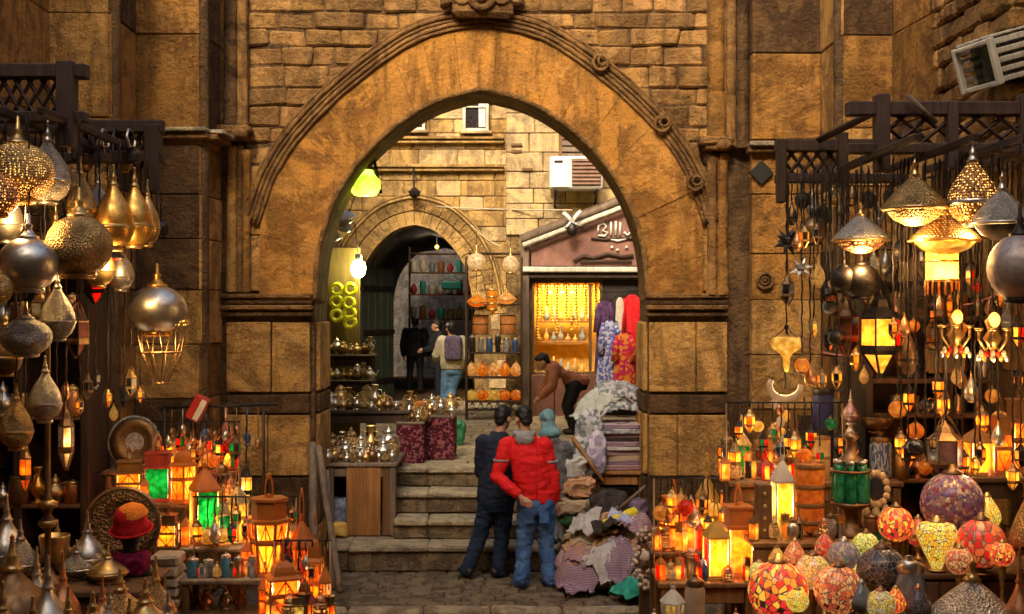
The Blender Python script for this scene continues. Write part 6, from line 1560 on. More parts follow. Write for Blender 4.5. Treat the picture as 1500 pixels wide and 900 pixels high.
put(k_bowl(plain('orange_ceramic', (0.7, 0.22, 0.03), 0.35), M_BZ), 'bowl', 'orange bowl standing behind the crates near the far man', 'bowl', 617, 606, 15.5, 16, 22, zb=ZT(606, 15.5))
table('small_stand', 'small dark stand under the orange bowl', 'stand', XT(596, 15.5), XT(640, 15.5), 15.35, 15.75, ZT(606, 15.5), CZ(15.5), M_WD, planks=2)
ware_row([601, 634], 15.62, ZT(606, 15.5), 34, 'on the stand of the orange bowl', 1)
for k, (u, mt, lab) in enumerate(((655, 'green', 'green leafy bundle on the floor before the backpack man'), (625, 'yellow', 'yellow bundle on the floor by the crates'))):
    textile(lab, (XT(u, 16.6), 16.6, CZ(16.6)), (0.42, 0.35, 0.3), cloth(mt + '_bundle', [(0.04, 0.18, 0.08), (0.1, 0.35, 0.18)] if k == 0 else [(0.4, 0.25, 0.04), (0.62, 0.45, 0.1)]), 31 + k, crease=0.8)
# hanging yellow rings
YR = glass('straw_ring_added_glow', (0.85, 0.75, 0.02), 0.5)  # faint emission put into the ring colour to brighten them; they are no lamps
RYc = 16.3
for k, (u, v) in enumerate(((493, 424), (513, 424), (493, 442), (511, 444), (493, 462), (512, 459), (513, 472))):
    t = thing('yellow_ring', 'yellow ring ornament, %s counted down in the cluster by the bright bulb' % ORD[k], 'ornament', P(u, v, RYc), 0, 'yellow rings by the inner arch')
    m = MB(); m.ring((0, 0, 0), 0.068, 0.03, 18, 'y', 0, 8); ob('ring', m.mesh('ring', YR), t)
    m = MB(); m.tube([(0, 0.02, 0.06), (0, 0.03, 0.12)], 0.006, 4); ob('loop', m.mesh('loop', M_DK), t)
t = thing('ring_board', 'tall ochre board carrying the yellow rings left of the inner arch', 'board', (XT(500, 16.4), 16.42, CZ(16.4)))
board(t, 'board', (0, 0, 1.2), (0.5, 0.04, 2.9), wood('ochre_wood', (0.14, 0.09, 0.03)))
# bright bulb and green lamp
t = thing('bare_bulb', 'dazzling bare bulb at the left of the inner arch', 'bulb', P(525, 394, 16.15))
m = MB(); m.ball((0, 0, 0), (0.1, 0.1, 0.125), 14, 10); ob('bulb', m.mesh('bulb', M_BULBG), t)
m = MB(); m.lathe([(0.04, 0.1), (0.045, 0.12), (0.045, 0.19), (0, 0.2)], 10); ob('socket', m.mesh('socket', M_WHT), t)
m = MB(); m.tube([(0, 0, 0.19), (-0.05, 0, 0.6), (-0.5, 0, 0.75)], 0.008, 5); ob('cord', m.mesh('cord', M_WIRE), t)
ld = bpy.data.lights.new('bulb_light', 'POINT'); ld.energy = 42; ld.color = (1.0, 0.9, 0.32); ld.shadow_soft_size = 0.1; lo = bpy.data.objects.new('bulb_light', ld); COL.objects.link(lo); lo.parent = t; lo.location = (0.16, 0.1, 0.1)
t = thing('green_lamp', 'glowing green glass lamp hanging under the arch at left', 'lamp', P(535, 250, 13.35))
m = MB(); m.lathe([(0, -0.28), (0.12, -0.27), (0.17, -0.2), (0.16, -0.1), (0.1, -0.04), (0.09, 0.0)], 18); ob('glass_shade', m.mesh('glass_shade', glass('lime_glass_lit', (0.55, 0.85, 0.05), 4.6, edge=(0.4, 0.7, 0.03), ns=5)), t)
m = MB(); m.lathe([(0.1, 0.0), (0.12, 0.02), (0.05, 0.06), (0.02, 0.14), (0, 0.14)], 12); ob('cap', m.mesh('cap', M_BZ), t)
m = MB(); m.tube([(0, 0, 0.13), (0.02, 0, 0.5)], 0.008, 5); m.tube([(0.02, 0, 0.5), (0.17, 0, -0.25)], 0.018, 5); m.tube([(0.02, 0, 0.5), (-0.3, -0.6, 0.56)], 0.02, 5); ob('bracket', m.mesh('bracket', M_DK), t)
for k, (u, v, r, lab) in enumerate(((497, 312, 17, 'white cloth lamp shade hanging highest left under the arch'), (484, 338, 16, 'grey white lamp shade hanging below the highest one'), (510, 330, 13, 'small white lamp shade hanging right of the grey one'))):
    t = place(k_dome(SILW, M_SI, SILW), 'white_shade', lab, 'lamp', P(u, v - 14, 15.2), r * 15.2 / F, 0, None, (R(10), R(20 * (k - 1)), 0)); 
    m = MB(); m.tube([(0, 0, 0), (0, 0, 3.0)], 0.05, 4); ob('cord', m.mesh('cord', M_WIRE), t)
# --- rack of orange lamps before the corner shop
RY = 20.6
t = thing('lamp_rack', 'dark rack holding two rows of orange glass lamps in the courtyard', 'rack', (XT(724, RY), RY, CZ(RY)))
xw = 84 * RY / F
for sx in (-1, 1):
    for sy in (-0.14, 0.14): board(t, 'post', (sx * (xw / 2 - 0.02), sy, 1.36), (0.04, 0.04, 2.72), M_WD)
for v in (600, 588, 553, 517, 447, 372):
    z_ = ZT(v, RY) - CZ(RY); board(t, 'shelf', (0, 0, z_), (xw - 0.1, 0.36, 0.025), M_WD)
GO_L = glass('orange_yellow_glass_lit', (1.0, 0.47, 0.04), 1.7, edge=(1.0, 0.2, 0.01)); GO_P = glass('pale_orange_glass_lit', (1.0, 0.68, 0.22), 1.8, edge=(1.0, 0.4, 0.06))
random.seed(82)
for row, (v, mset, nm) in enumerate(((588, (G_YEL, GO_L, G_YEL, GO_L, G_ORA), 'lower'), (553, (GO_P, GO_L, GO_P, GO_L, GO_P), 'upper'))):
    for k in range(5):
        r = 8.4 * RY / F; place(k_mosaic(mset[k], M_BZ, 'globe' if row == 0 else 'tear'), 'glass_lamp', 'orange glass lamp, %s from left in the %s glowing row of the courtyard rack' % (ORD[k], nm), 'lamp', (XT(691 + k * 16.2, RY), RY - 0.08, ZT(v, RY) + 0.015), (r, r, r * (0.95 if row == 0 else 1.0)), rnd(0, 6), 'orange glass lamps on the courtyard rack')
for k in range(6):
    place(k_jar(SILW, SILW, 1), 'jar', 'small white pot, %s from left on the bottom board of the rack' % ORD[k], 'pot', (XT(692 + k * 12.5, RY), RY - 0.1, ZT(600, RY) + 0.015), (0.055, 0.055, 0.11), 0, 'white pots at the foot of the courtyard rack')
    place(k_jar((G_DRK, G_CLR, G_BLU)[k % 3], M_SI, (0, 2)[k % 2]), 'jar', 'dark glass jar, %s from left on the middle board of the rack' % ORD[k], 'jar', (XT(692 + k * 12.5, RY), RY - 0.06, ZT(517, RY) + 0.015), (0.055, 0.055, rnd(0.24, 0.34)), 0, 'dark jars on the courtyard rack')
for (u, v, r, mt, lab) in ((698, 372, 14, G_WHT, 'white glowing globe lamp on the left top of the rack'), (748, 376, 12, G_WHT, 'white globe lamp with amber cup on the right top of the rack')):
    hangl(k_globe(mt, M_BR), 'globe_lamp', lab, 'lamp', u, v - 14, RY - 0.3, r, 40, 2.95, ZT(340, RY))
for (u, v, r, mt, lab) in ((698, 424, 15, GO_L, 'orange dome lamp hanging left in the rack'), (742, 420, 15, GO_P, 'pale orange dome lamp hanging right in the rack')):
    hangl(k_dome(mt, M_BR, mt), 'dome_lamp', lab, 'lamp', u, v, RY - 0.25, r, 26, 2.0, ZT(373, RY))
hangl(k_shade(GO_L, M_BR, True), 'hanging_lamp', 'slim amber lamp hanging between the two dome lamps', 'lamp', 721, 462, RY - 0.25, 8, 40, 1.0, ZT(373, RY))
for (u, lab) in ((704, 'orange cloth shade low in the rack on the left'), (744, 'orange cloth shade low in the rack on the right')):
    place(k_shade(plain('orange_cloth_shade', (0.5, 0.18, 0.04)), M_WM, False), 'lampshade', lab, 'lampshade', (XT(u, RY), RY, ZT(517, RY) + 0.31), (0.14, 0.14, 0.34))
# --- stall inside the passage
PY = 29.6
t = thing('passage_stall', 'small stall frame with shelves in the dark passage behind the walkers', 'stall', (XT(645, PY), PY, CZ(PY)))
for u in (600, 694): board(t, 'post', (XT(u, PY) - XT(645, PY), 0, 1.7), (0.05, 0.05, 3.4), M_WM)
for v in (372, 400, 432, 468): board(t, 'shelf', (0, 0.05, ZT(v, PY) - CZ(PY)), (94 * PY / F, 0.35, 0.03), M_WM if v != 432 else plain('red_board', (0.3, 0.04, 0.03)))
pc = [('white', SILW), ('teal', plain('teal_box', (0.05, 0.33, 0.30), 0.5)), ('red', plain('red_ware', (0.4, 0.05, 0.04))), ('brown', M_WL), ('grey', G_CLR), ('cream', plain('cream_ware', (0.6, 0.5, 0.36)))]
random.seed(83)
for row, v in enumerate((400, 432, 468)):
    for k in range(7):
        cn, mt = pc[(k * 5 + row * 2) % 6]
        place(k_jar(mt, mt, (k + row) % 3), 'jar', '%s jar, %s from left on the %s passage shelf' % (cn, ORD[k], ('top', 'middle', 'lowest')[row]), 'jar', (XT(606 + k * 13.4, PY), PY, ZT(v, PY) + 0.016), (0.085, 0.085, rnd(0.22, 0.36)), 0, 'wares on the passage stall')
t = thing('teal_basket', 'bright teal tray on the middle shelf of the passage stall', 'basket', (XT(662, PY - 0.3), PY - 0.35, ZT(424, PY - 0.3)))
m = MB(); m.bbox((0, 0, 0.09), (0.5, 0.25, 0.2), 0.03); ob('tray', m.mesh('tray', pc[1][1]), t)
m = MB(); m.tube([(-0.25, 0, 0.19), (0, 0, 0.33), (0.25, 0, 0.19)], 0.012, 5); ob('handle', m.mesh('handle', pc[1][1]), t)
ld = bpy.data.lights.new('stall_light', 'POINT'); ld.energy = 10; ld.color = (1, 0.85, 0.6); ld.shadow_soft_size = 0.1; lo = bpy.data.objects.new('stall_light', ld); COL.objects.link(lo)
t = thing('bare_bulb', 'small bulb hanging over the passage stall', 'bulb', P(640, 362, PY - 0.7)); lo.parent = t; lo.location = (0, -0.15, 0)
m = MB(); m.ball((0, 0, 0), 0.05, 10, 8); ob('bulb', m.mesh('bulb', M_BULB), t); m = MB(); m.tube([(0, 0, 0.04), (0, 0, 0.6)], 0.01, 4); ob('cord', m.mesh('cord', M_WIRE), t)
# --- air conditioner, wires, ribbon on the corner building
t = thing('air_conditioner', 'white air conditioner box with brown grille on the corner building', 'air conditioner', P(843, 255, SY - 0.32))
board(t, 'casing', (0, 0, 0), (0.9, 0.5, 0.56), M_WHT, 0.03)
board(t, 'side_panel', (-0.28, -0.26, 0), (0.3, 0.02, 0.5), plain('white_panel', (0.8, 0.78, 0.7), 0.4), 0.01)
board(t, 'badge', (-0.3, -0.275, 0.18), (0.14, 0.012, 0.04), M_WIRE, 0.003)
board(t, 'grille', (0.17, -0.262, 0), (0.5, 0.02, 0.46), plain('brown_grille', (0.22, 0.12, 0.08)), 0.01)
for k in range(7): board(t, 'louvre', (0.17, -0.285, -0.2 + k * 0.066), (0.48, 0.03, 0.02), plain('brown_louvre', (0.30, 0.18, 0.12)), 0.004)
for sx in (-1, 1):
    m = MB(); m.tube([(sx * 0.35, 0.3, -0.55), (sx * 0.35, -0.25, -0.3)], 0.02, 4); m.tube([(sx * 0.35, 0.3, -0.3), (sx * 0.35, -0.25, -0.3)], 0.02, 4); ob('bracket', m.mesh('bracket', M_DK), t)
t = thing('shutter', 'weathered wooden shutter above the air conditioner', 'shutter', P(852, 205, SY - 0.06))
for k in range(6): board(t, 'slat', (0, 0, -0.28 + k * 0.11), (0.7, 0.04, 0.085), M_WG)
for sx in (-1, 1): board(t, 'stile', (sx * 0.37, 0, 0), (0.06, 0.06, 0.74), M_WM)
for (a, b_, sg, lab) in ((P(640, 303, 22), P(838, 308, SY - 0.4), 0.02, 'pale cable stretched level across the courtyard'), (P(690, 330, 22), P(735, 362, 22), 0.05, 'pale cable dropping beside the inner arch')):
    o0 = (a + b_) / 2; m = MB(); m.tube([a.lerp(b_, q / 12) - o0 - Vector((0, 0, sg * math.sin(PI * q / 12))) for q in range(13)], 0.014, 5); tag(ob('cable', m.mesh('cable', plain('pale_cable', (0.5, 0.4, 0.25))), None, o0), lab, 'cable')
t = thing('ribbon_bow', 'white ribbon bow tied on the raking beam of the shop', 'ribbon', P(838, 326, SY - 0.45))
for k, (a, b_) in enumerate((((-0.15, 0.17), (0.02, 0.0)), ((0.15, 0.2), (0, 0)), ((-0.12, -0.1), (0, 0.02)), ((0.16, -0.06), (0, 0)))):
    m = MB(); m.tube([(a[0], 0, a[1]), (a[0] * 0.5, -0.03, a[1] * 0.6), (b_[0], 0, b_[1])], (0.035, 0.012), 6); ob('loop', m.mesh('loop', M_WHT), t)
m = MB(); m.lathe([(0, -0.25), (0.08, -0.2), (0.1, -0.1), (0.03, 0.0), (0, 0.02)], 10); ob('hanging_knob', m.mesh('hanging_knob', M_DK), t)
# --- garments hanging at the shop door
def garment(label, u, v0, v1, Y, w0, w1, mat, seed, name='hanging_garment', sleeves=True):
    t = thing(name, label, 'clothing', P(u, v0, Y)); H_ = (v1 - v0) * Y / F; n = 28; rows = 14; vs = []
    for j in range(rows + 1):
        f_ = j / rows; ww = (w0 + (w1 - w0) * f_ ** 0.8) * Y / F / 2
        if j == 0: ww *= 0.45
        for i in range(n):
            a = 2 * PI * i / n; fold = 1 + 0.16 * f_ * math.sin(a * 7 + seed) + 0.05 * noise.noise((i * .7, j * .4, seed))
            vs.append((math.cos(a) * ww * fold, math.sin(a) * ww * 0.32 * (1 + 0.5 * f_ * math.sin(a * 7 + seed)), -H_ * f_))
    m = MB(); m.add(vs, [(j * n + (i + 1) % n, j * n + i, (j + 1) * n + i, (j + 1) * n + (i + 1) % n) for j in range(rows) for i in range(n)], 0, True)
    m.add([vs[i] for i in range(n)], [tuple(range(n))])
    ob('cloth', m.mesh('cloth', mat), t)
    if sleeves:
        for sx in (-1, 1):
            m = MB(); q = w0 * Y / F / 2; m.tube([(sx * q * 0.6, 0, -0.05), (sx * q * 1.05, 0, -0.2), (sx * q * 1.2, -0.02, -H_ * 0.45)], [0.06, 0.06, 0.075], 8); ob('sleeve', m.mesh('sleeve', mat), t)
    m = MB(); m.tube([(-0.14, 0, -0.03), (0, 0, 0.06), (0.14, 0, -0.03)], 0.008, 4); m.tube([(0, 0, 0.05), (0, 0.05, 0.16)], 0.006, 4); ob('hanger', m.mesh('hanger', M_DK), t)
    return t
CRED = cloth('bright_red_cloth', [(0.55, 0.015, 0.02), (0.72, 0.03, 0.03)]); CBLU = cloth('blue_white_stripe', [(0.08, 0.1, 0.3), (0.42, 0.42, 0.5), (0.2, 0.16, 0.3)], 'print', 26)
garment('bright red dress hanging by the shop door', 926, 432, 565, SY - 0.45, 24, 40, CRED, 1)
garment('red and orange embroidered robe hanging under the bright red dress', 914, 488, 580, SY - 0.7, 22, 34, cloth('red_orange_print', [(0.5, 0.03, 0.03), (0.6, 0.2, 0.03), (0.45, 0.02, 0.1)], 'print', 22), 2)
garment('blue and white printed robe hanging left of the red ones', 893, 470, 580, SY - 0.55, 20, 40, CBLU, 3)
garment('dark purple robe hanging in the shop doorway', 886, 440, 545, SY - 0.3, 18, 28, cloth('purple_black', [(0.05, 0.02, 0.06), (0.14, 0.07, 0.14)]), 4)
garment('cream scarf hanging between the blue and red robes', 908, 436, 520, SY - 0.5, 10, 16, cloth('cream_cloth', [(0.5, 0.42, 0.3), (0.65, 0.56, 0.42)]), 5, sleeves=False)
m = MB(); a = P(880, 428, SY - 0.5); b_ = P(945, 426, SY - 0.5); o0 = (a + b_) / 2; t = thing('clothes_rail', 'thin rail carrying the hanging robes at the shop door', 'rail', o0); m.tube([a - o0, b_ - o0], 0.015, 6); ob('bar', m.mesh('bar', M_DK), t)
for q in (a, b_):
    m = MB(); m.tube([q - o0, q - o0 + Vector((0, 0.5, 0.1))], 0.012, 5); ob('bracket', m.mesh('bracket', M_DK), t)
# --- textile stall on the right of the steps
zt3 = ZT(688, 13.2)
table('textile_table', 'orange wooden table under the striped textiles right of the steps', 'table', XT(866, 13.2), XT(945, 13.2), 13.05, 14.25, zt3, 0.27, M_WL)
PS = cloth('purple_stripe', [(0.16, 0.06, 0.14), (0.36, 0.26, 0.3), (0.08, 0.03, 0.07), (0.4, 0.31, 0.3)], 'stripe', 22, rotv=(0, R(90), 0)); GW = cloth('grey_white_print', [(0.34, 0.32, 0.31), (0.14, 0.15, 0.15), (0.4, 0.38, 0.36), (0.22, 0.22, 0.23)], 'print', 24)
PK = cloth('pink_stripe', [(0.3, 0.14, 0.16), (0.17, 0.05, 0.09), (0.42, 0.32, 0.28)], 'stripe', 26, rotv=(0, R(90), 0)); BG = cloth('beige_weave', [(0.34, 0.24, 0.13), (0.55, 0.44, 0.3), (0.42, 0.3, 0.18)], 'stripe', 22); WH = cloth('off_white_cloth', [(0.34, 0.31, 0.28), (0.52, 0.48, 0.43)]); BLK = cloth('black_brown_cloth', [(0.02, 0.018, 0.016), (0.07, 0.05, 0.04)])
random.seed(84)
zz = zt3
seq = [('pink striped', PK), ('purple striped', PS), ('beige', BG), ('thin pink', PK), ('off white', WH), ('purple and white', PS), ('dark brown', BLK), ('pale pink', PK), ('grey print', GW), ('lilac striped', PS)]
for k, (cn_, mt) in enumerate(seq):
    h_ = rnd(0.04, 0.06); textile('%s folded textile, %s from the bottom of the stack on the orange table' % (cn_, ORD[k]), (XT(905, 13.4) + rnd(-0.03, 0.03), 13.42 + rnd(-0.02, 0.02), zz), (0.55 - rnd(0, 0.06), 0.62, h_ + 0.008), mt, 40 + k, (0, 0, rnd(-0.1, 0.1)), 0.008, 0.2, 0.3, 7, layers=2); zz += h_
def drape(label, cx, cy, w_, d_, rz, hf, lift, mat, seed, name='draped_cloth', cat='textile', fold=0.03):
    """a cloth sheet with real thickness lying over a mound hf(x, y)"""
    nx, ny = 40, 26; zb_ = hf(cx, cy); t = thing(name, label, cat, (cx, cy, zb_ + lift)); ca, sa = math.cos(rz), math.sin(rz); top = []; bot = []
    for j in range(ny + 1):
        for i in range(nx + 1):
            lx, ly = (i / nx - 0.5) * w_, (j / ny - 0.5) * d_
            e = 0.03 * noise.noise((lx * 5 + seed, ly * 5, 0)); lx += e; ly += 0.03 * noise.noise((lx * 5, ly * 5 + seed, 3))
            x_, y_ = cx + lx * ca - ly * sa, cy + lx * sa + ly * ca
            q = Vector((x_ * 7 + seed * 2.3, y_ * 7, seed)); q2 = q + Vector((noise.noise(q), noise.noise(q + Vector((4, 4, 4))), 0)) * 0.8
            f_ = fold * ((1 - 2.2 * abs(noise.noise(q2))) + 0.6 * (1 - 2.2 * abs(noise.noise(q2 * 2.1))))
            ed = max(abs(2 * lx / w_), abs(2 * ly / d_)) ** 6
            z_ = max(hf(x_, y_) + lift + f_ - 0.02 * ed, hf(x_, y_) + 0.016 + lift * 0.3) - zb_ - lift
            top.append((x_ - cx, y_ - cy, z_)); bot.append((x_ - cx, y_ - cy, z_ - 0.014))
    n_ = nx + 1; fs = []; off = len(top)
    for j in range(ny):
        for i in range(nx):
            a_ = j * n_ + i; fs.append((a_, a_ + 1, a_ + n_ + 1, a_ + n_)); fs.append((a_ + off, a_ + n_ + off, a_ + n_ + 1 + off, a_ + 1 + off))
    rim = [i for i in range(n_)] + [j * n_ + nx for j in range(1, ny + 1)] + [ny * n_ + i for i in range(nx - 1, -1, -1)] + [j * n_ for j in range(ny - 1, 0, -1)]
    for a_, b2 in zip(rim, rim[1:] + rim[:1]): fs.append((b2, a_, a_ + off, b2 + off))
    m = MB(); m.add(top + bot, fs, 0, True); ob('cloth', m.mesh('cloth', mat), t); return t
textile('white and lilac printed cloth hanging over the table edge', (XT(853, 13.1), 13.15, zt3 - 0.28), (0.26, 0.3, 0.85), GW, 54, (0, R(6), 0), 0.03, 0.5, 1.1)
textile('lilac cloth fold next to the hanging white cloth', (XT(874, 13.02), 13.05, zt3 - 0.02), (0.16, 0.2, 0.42), cloth('lilac_cloth', [(0.3, 0.25, 0.34), (0.5, 0.44, 0.5)], 'print', 14), 55, (0, 0, 0), 0.03, 0.7, 0.8)
t = thing('leaning_board', 'orange brown wooden pole leaning across the textiles', 'pole', P(862, 668, 12.95)); m = MB(); m.tube([P(838, 640, 13.0) - P(862, 668, 12.95), P(884, 706, 12.85) - P(862, 668, 12.95)], 0.022, 6); ob('pole', m.mesh('pole', M_WL), t)
for k, (u, v, Y, w_, h_, mt, lab) in enumerate(((835, 690, 13.0, 0.24, 0.16, WH, 'small white cloth bundle between red jacket and textile table'), (843, 716, 12.95, 0.3, 0.12, cloth('tan_orange_cloth', [(0.45, 0.2, 0.08), (0.55, 0.34, 0.2)]), 'tan bundle under the small white cloth'), (838, 744, 12.9, 0.3, 0.1, BG, 'beige roll on the step beside the tan bundle'), (848, 770, 12.85, 0.34, 0.12, cloth('dark_green_cloth', [(0.02, 0.06, 0.02), (0.06, 0.14, 0.05)]), 'dark green cloth on the lower step by the rugs'))):
    textile(lab, (XT(u, Y), Y, ZT(v, Y) - h_ / 2), (w_, 0.3, h_ + 0.05), mt, 60 + k, (0, 0, rnd(-0.3, 0.3)), 0.022, 0.5, 1.2, 8)
table('step_crate', 'low dark crate on the step behind the rug heap', 'crate', XT(828, 12.95), XT(866, 12.95), 12.76, 13.03, 0.62, 0.27, M_WD, planks=2, front=M_WM)
for k, (u, v, Y, lab, mt) in enumerate(((893, 730, 12.7, 'dark bundle in the shadow under the textile table', BLK), (915, 738, 12.75, 'dull purple bundle under the textile table', cloth('dull_purple', [(0.08, 0.05, 0.09), (0.2, 0.14, 0.18)])), (880, 756, 12.6, 'dull brown bundle under the textile table front', cloth('dull_brown', [(0.1, 0.06, 0.03), (0.22, 0.14, 0.07)])))):
    textile(lab, (XT(u, Y), Y, 0.27 if Y > 12.72 else 0.0), (0.42, 0.36, ZT(v, Y) - (0.27 if Y > 12.72 else 0)), mt, 70 + k, (0, 0, 0.3 * k), 0.05, 0.6, 0.8)
# rug heap on the landing
random.seed(85)
def mound(x_, y_):
    a_ = max(0.0, 1 - ((x_ - 0.98) / 0.62) ** 2 - ((y_ - 12.1) / 0.52) ** 2); return 0.02 + (0.40 + 0.16 * noise.noise((x_ * 3.3, y_ * 3.3, 2)) + 0.08 * noise.noise((x_ * 8, y_ * 8, 5))) * a_ ** 0.6
LAV = cloth('lavender_cloth', [(0.28, 0.28, 0.46), (0.5, 0.5, 0.64)]); TAN = cloth('tan_weave', [(0.40, 0.22, 0.10), (0.52, 0.34, 0.18), (0.3, 0.15, 0.07)], 'stripe', 30)
t = thing('cloth_bale', 'tied bale of cloth buried under the rug heap', 'bale', (0.98, 12.1, 0)); ob('bale', soft(0.95, 0.8, 0.42, 9, 0.02, 0.7, 5).mesh('bale', BG), t)
hp_ = [(0.80, 11.82, 0.72, 0.42, 0.25, PS, 'purple and white striped rug at the lower left of the heap'), (1.15, 11.75, 0.6, 0.45, -0.35, BG, 'beige woven rug at the lower front of the heap'), (0.78, 12.0, 0.7, 0.4, 0.1, PK, 'pink striped rug overlapping the purple one'), (1.0, 11.86, 0.66, 0.36, -0.12, GW, 'grey printed rug across the front of the heap'),
       (0.86, 12.08, 0.7, 0.42, 0.3, TAN, 'tan striped rug with a curled edge in the middle of the heap'), (1.2, 12.0, 0.5, 0.5, 0.6, PS, 'lilac striped rug at the right shoulder of the heap'), (0.95, 12.2, 0.72, 0.4, -0.15, WH, 'off white blanket over the top of the heap'), (0.75, 12.3, 0.5, 0.4, 0.4, BG, 'pale woven cloth at the back left of the heap'), (1.12, 12.25, 0.4, 0.4, 0.5, LAV, 'lavender blue cloth crumpled on top of the heap'), (0.98, 12.12, 0.34, 0.28, 1.0, TAN, 'small brown cloth tossed on the white blanket')]
for k, (x_, y_, w_, d_, rz, mt, lab) in enumerate(hp_): drape(lab, x_, y_, w_, d_, rz, mound, 0.035 + 0.016 * k, mt, 80 + k, 'rug' if k < 6 else 'draped_cloth', 'rug' if k < 6 else 'textile', 0.036)
random.seed(87)
for k, (x_, y_, w_, d_, mt, lab) in enumerate(((0.66, 11.86, 0.3, 0.24, PK, 'small pink striped cloth at the left foot of the heap'), (0.86, 11.72, 0.32, 0.22, WH, 'small white cloth at the front left of the heap'), (1.04, 11.66, 0.3, 0.2, PS, 'small purple striped cloth at the front centre of the heap'), (1.3, 11.84, 0.3, 0.3, TAN, 'small tan cloth at the right foot of the heap'), (0.72, 12.12, 0.28, 0.26, WH, 'small pale cloth on the left flank of the heap'), (1.18, 11.94, 0.3, 0.24, PK, 'pink cloth scrap on the right flank of the heap'), (0.9, 11.96, 0.26, 0.22, BLK, 'dark cloth scrap in the middle of the heap'), (1.06, 12.02, 0.24, 0.22, LAV, 'little lavender scrap near the top of the heap'))):
    drape(lab, x_, y_, w_, d_, rnd(-1, 1), mound, 0.2 + 0.012 * k if k > 3 else 0.09 + 0.02 * k, mt, 140 + k, 'cloth_scrap', 'textile', 0.045)
drape('bright green cloth lying at the front foot of the heap', 1.12, 11.42, 0.34, 0.3, 0.5, lambda x_, y_: 0.05 + 0.12 * math.exp(-((x_ - 1.12) ** 2 + (y_ - 11.42) ** 2) / 0.02), 0.0, cloth('green_cloth', [(0.02, 0.22, 0.14), (0.06, 0.4, 0.28)]), 97, fold=0.05)
zq = zz - 0.02
def mound2(x_, y_): return zq + 0.34 * max(0.0, 1 - ((x_ - 1.13) / 0.5) ** 2 - ((y_ - 13.75) / 0.6) ** 2) ** 0.7
for k, (x_, y_, w_, d_, rz, mt, lab) in enumerate(((1.1, 13.5, 0.7, 0.5, 0.2, GW, 'grey and white printed cloth heaped over the stack'), (1.2, 13.7, 0.5, 0.6, -0.4, PK, 'pink striped cloth spread on the grey printed heap'), (0.95, 13.45, 0.5, 0.4, 0.5, cloth('pale_green_cloth', [(0.28, 0.29, 0.24), (0.44, 0.43, 0.36)]), 'pale green cloth at the left shoulder of the upper heap'), (1.2, 13.6, 0.5, 0.5, 0.1, GW, 'topmost grey printed cloth on the textile table'))):
    drape(lab, x_, y_, w_, d_, rz, mound2, 0.03 + 0.02 * k, mt, 120 + k, fold=0.032)
t = thing('yellow_roll', 'bright yellow rolled cloth lying on the heap', 'textile', P(908, 760, 12.1), 0, None, None, (0, R(-22), R(15)))
m = MB(); m.tube([(-0.19 + k * 0.038, 0, 0.006 * math.sin(k * 2)) for k in range(11)], [0.05 + 0.008 * math.sin(k * 1.7) for k in range(11)], 12); ob('roll', m.mesh('roll', cloth('yellow_cloth', [(0.6, 0.45, 0.02), (0.8, 0.65, 0.05)])), t)
m = MB(); m.ring((-0.08, 0, 0), 0.06, 0.006, 14, 'x'); m2 = MB(); ob('tie', m.mesh('tie', M_WM), t)
for k, (a, b_, lab) in enumerate(((P(850, 790, 12.5), P(905, 742, 12.4), 'thin grey stick lying in the rug heap'), (P(905, 748, 12.3), P(945, 712, 12.2), 'pale wooden stick leaning against the right jamb'))):
    o0 = (a + b_) / 2; t = thing('stick', lab, 'stick', o0); m = MB(); m.tube([a - o0, (b_ - a) * 0.02, b_ - o0], [0.022, 0.018, 0.014], 6); ob('shaft', m.mesh('shaft', M_WG), t)
# bead and horn heap right of the rugs
random.seed(86)
bm = [plain('bone_beads', (0.55, 0.44, 0.32), 0.5), plain('brown_beads', (0.2, 0.09, 0.04), 0.4), plain('cream_beads', (0.62, 0.52, 0.4), 0.5), plain('green_beads', (0.04, 0.28, 0.18), 0.4), plain('wine_beads', (0.25, 0.03, 0.05), 0.4)]
cn = ['bone', 'brown', 'cream', 'green', 'wine red']
table('bead_crate', 'low crate under the heap of bead necklaces beside the right jamb', 'crate', XT(938, 10.6), XT(1004, 10.6), 10.35, 10.95, ZT(860, 10.4), -0.15, M_WM, front=M_WD)
zb = ZT(860, 10.4)
for k in range(15):
    u, Y = 944 + (k % 5) * 13 + rnd(-4, 4), 10.42 + (k // 5) * 0.2
    t = thing('bead_necklace', '%s bead necklace coiled in row %s of the bead crate, %s from left' % (cn[k % 5], ('front', 'middle', 'back')[k // 5], ORD[k % 5]), 'necklace', (XT(u, Y), Y, zb + 0.03 + 0.14 * (k // 5)), rnd(0, 3), 'bead necklaces beside the right jamb', None)
    m = MB(); n = 26
    for q in range(n):
        a = 2 * PI * q / 13; rr = 0.085 + 0.02 * math.sin(q * 1.9); m.ball((rr * math.cos(a), rr * math.sin(a) * 0.8, 0.02 + 0.035 * (q // 13) + 0.05 * math.sin(q * 0.9 + k)), 0.021, 7, 5)
    ob('beads', m.mesh('beads', bm[k % 5]), t)['kind'] = 'stuff'
    m = MB(); m.ball((0, -0.09, 0.06), (0.04, 0.02, 0.05), 8, 6); ob('pendant', m.mesh('pendant', bm[(k + 2) % 5]), t)
for k, (dz, dy) in enumerate(((0.14, 0.3), (0.28, 0.5))):
    t = thing('bead_tray', '%s wooden riser under the bead necklaces' % ('lower', 'upper')[k], 'tray', (XT(970, 10.65), 10.35 + dy + (0.0), zb)); board(t, 'riser', (0, 0.05, dz / 2 + 0.0), (0.36, 0.2, dz), M_WM)
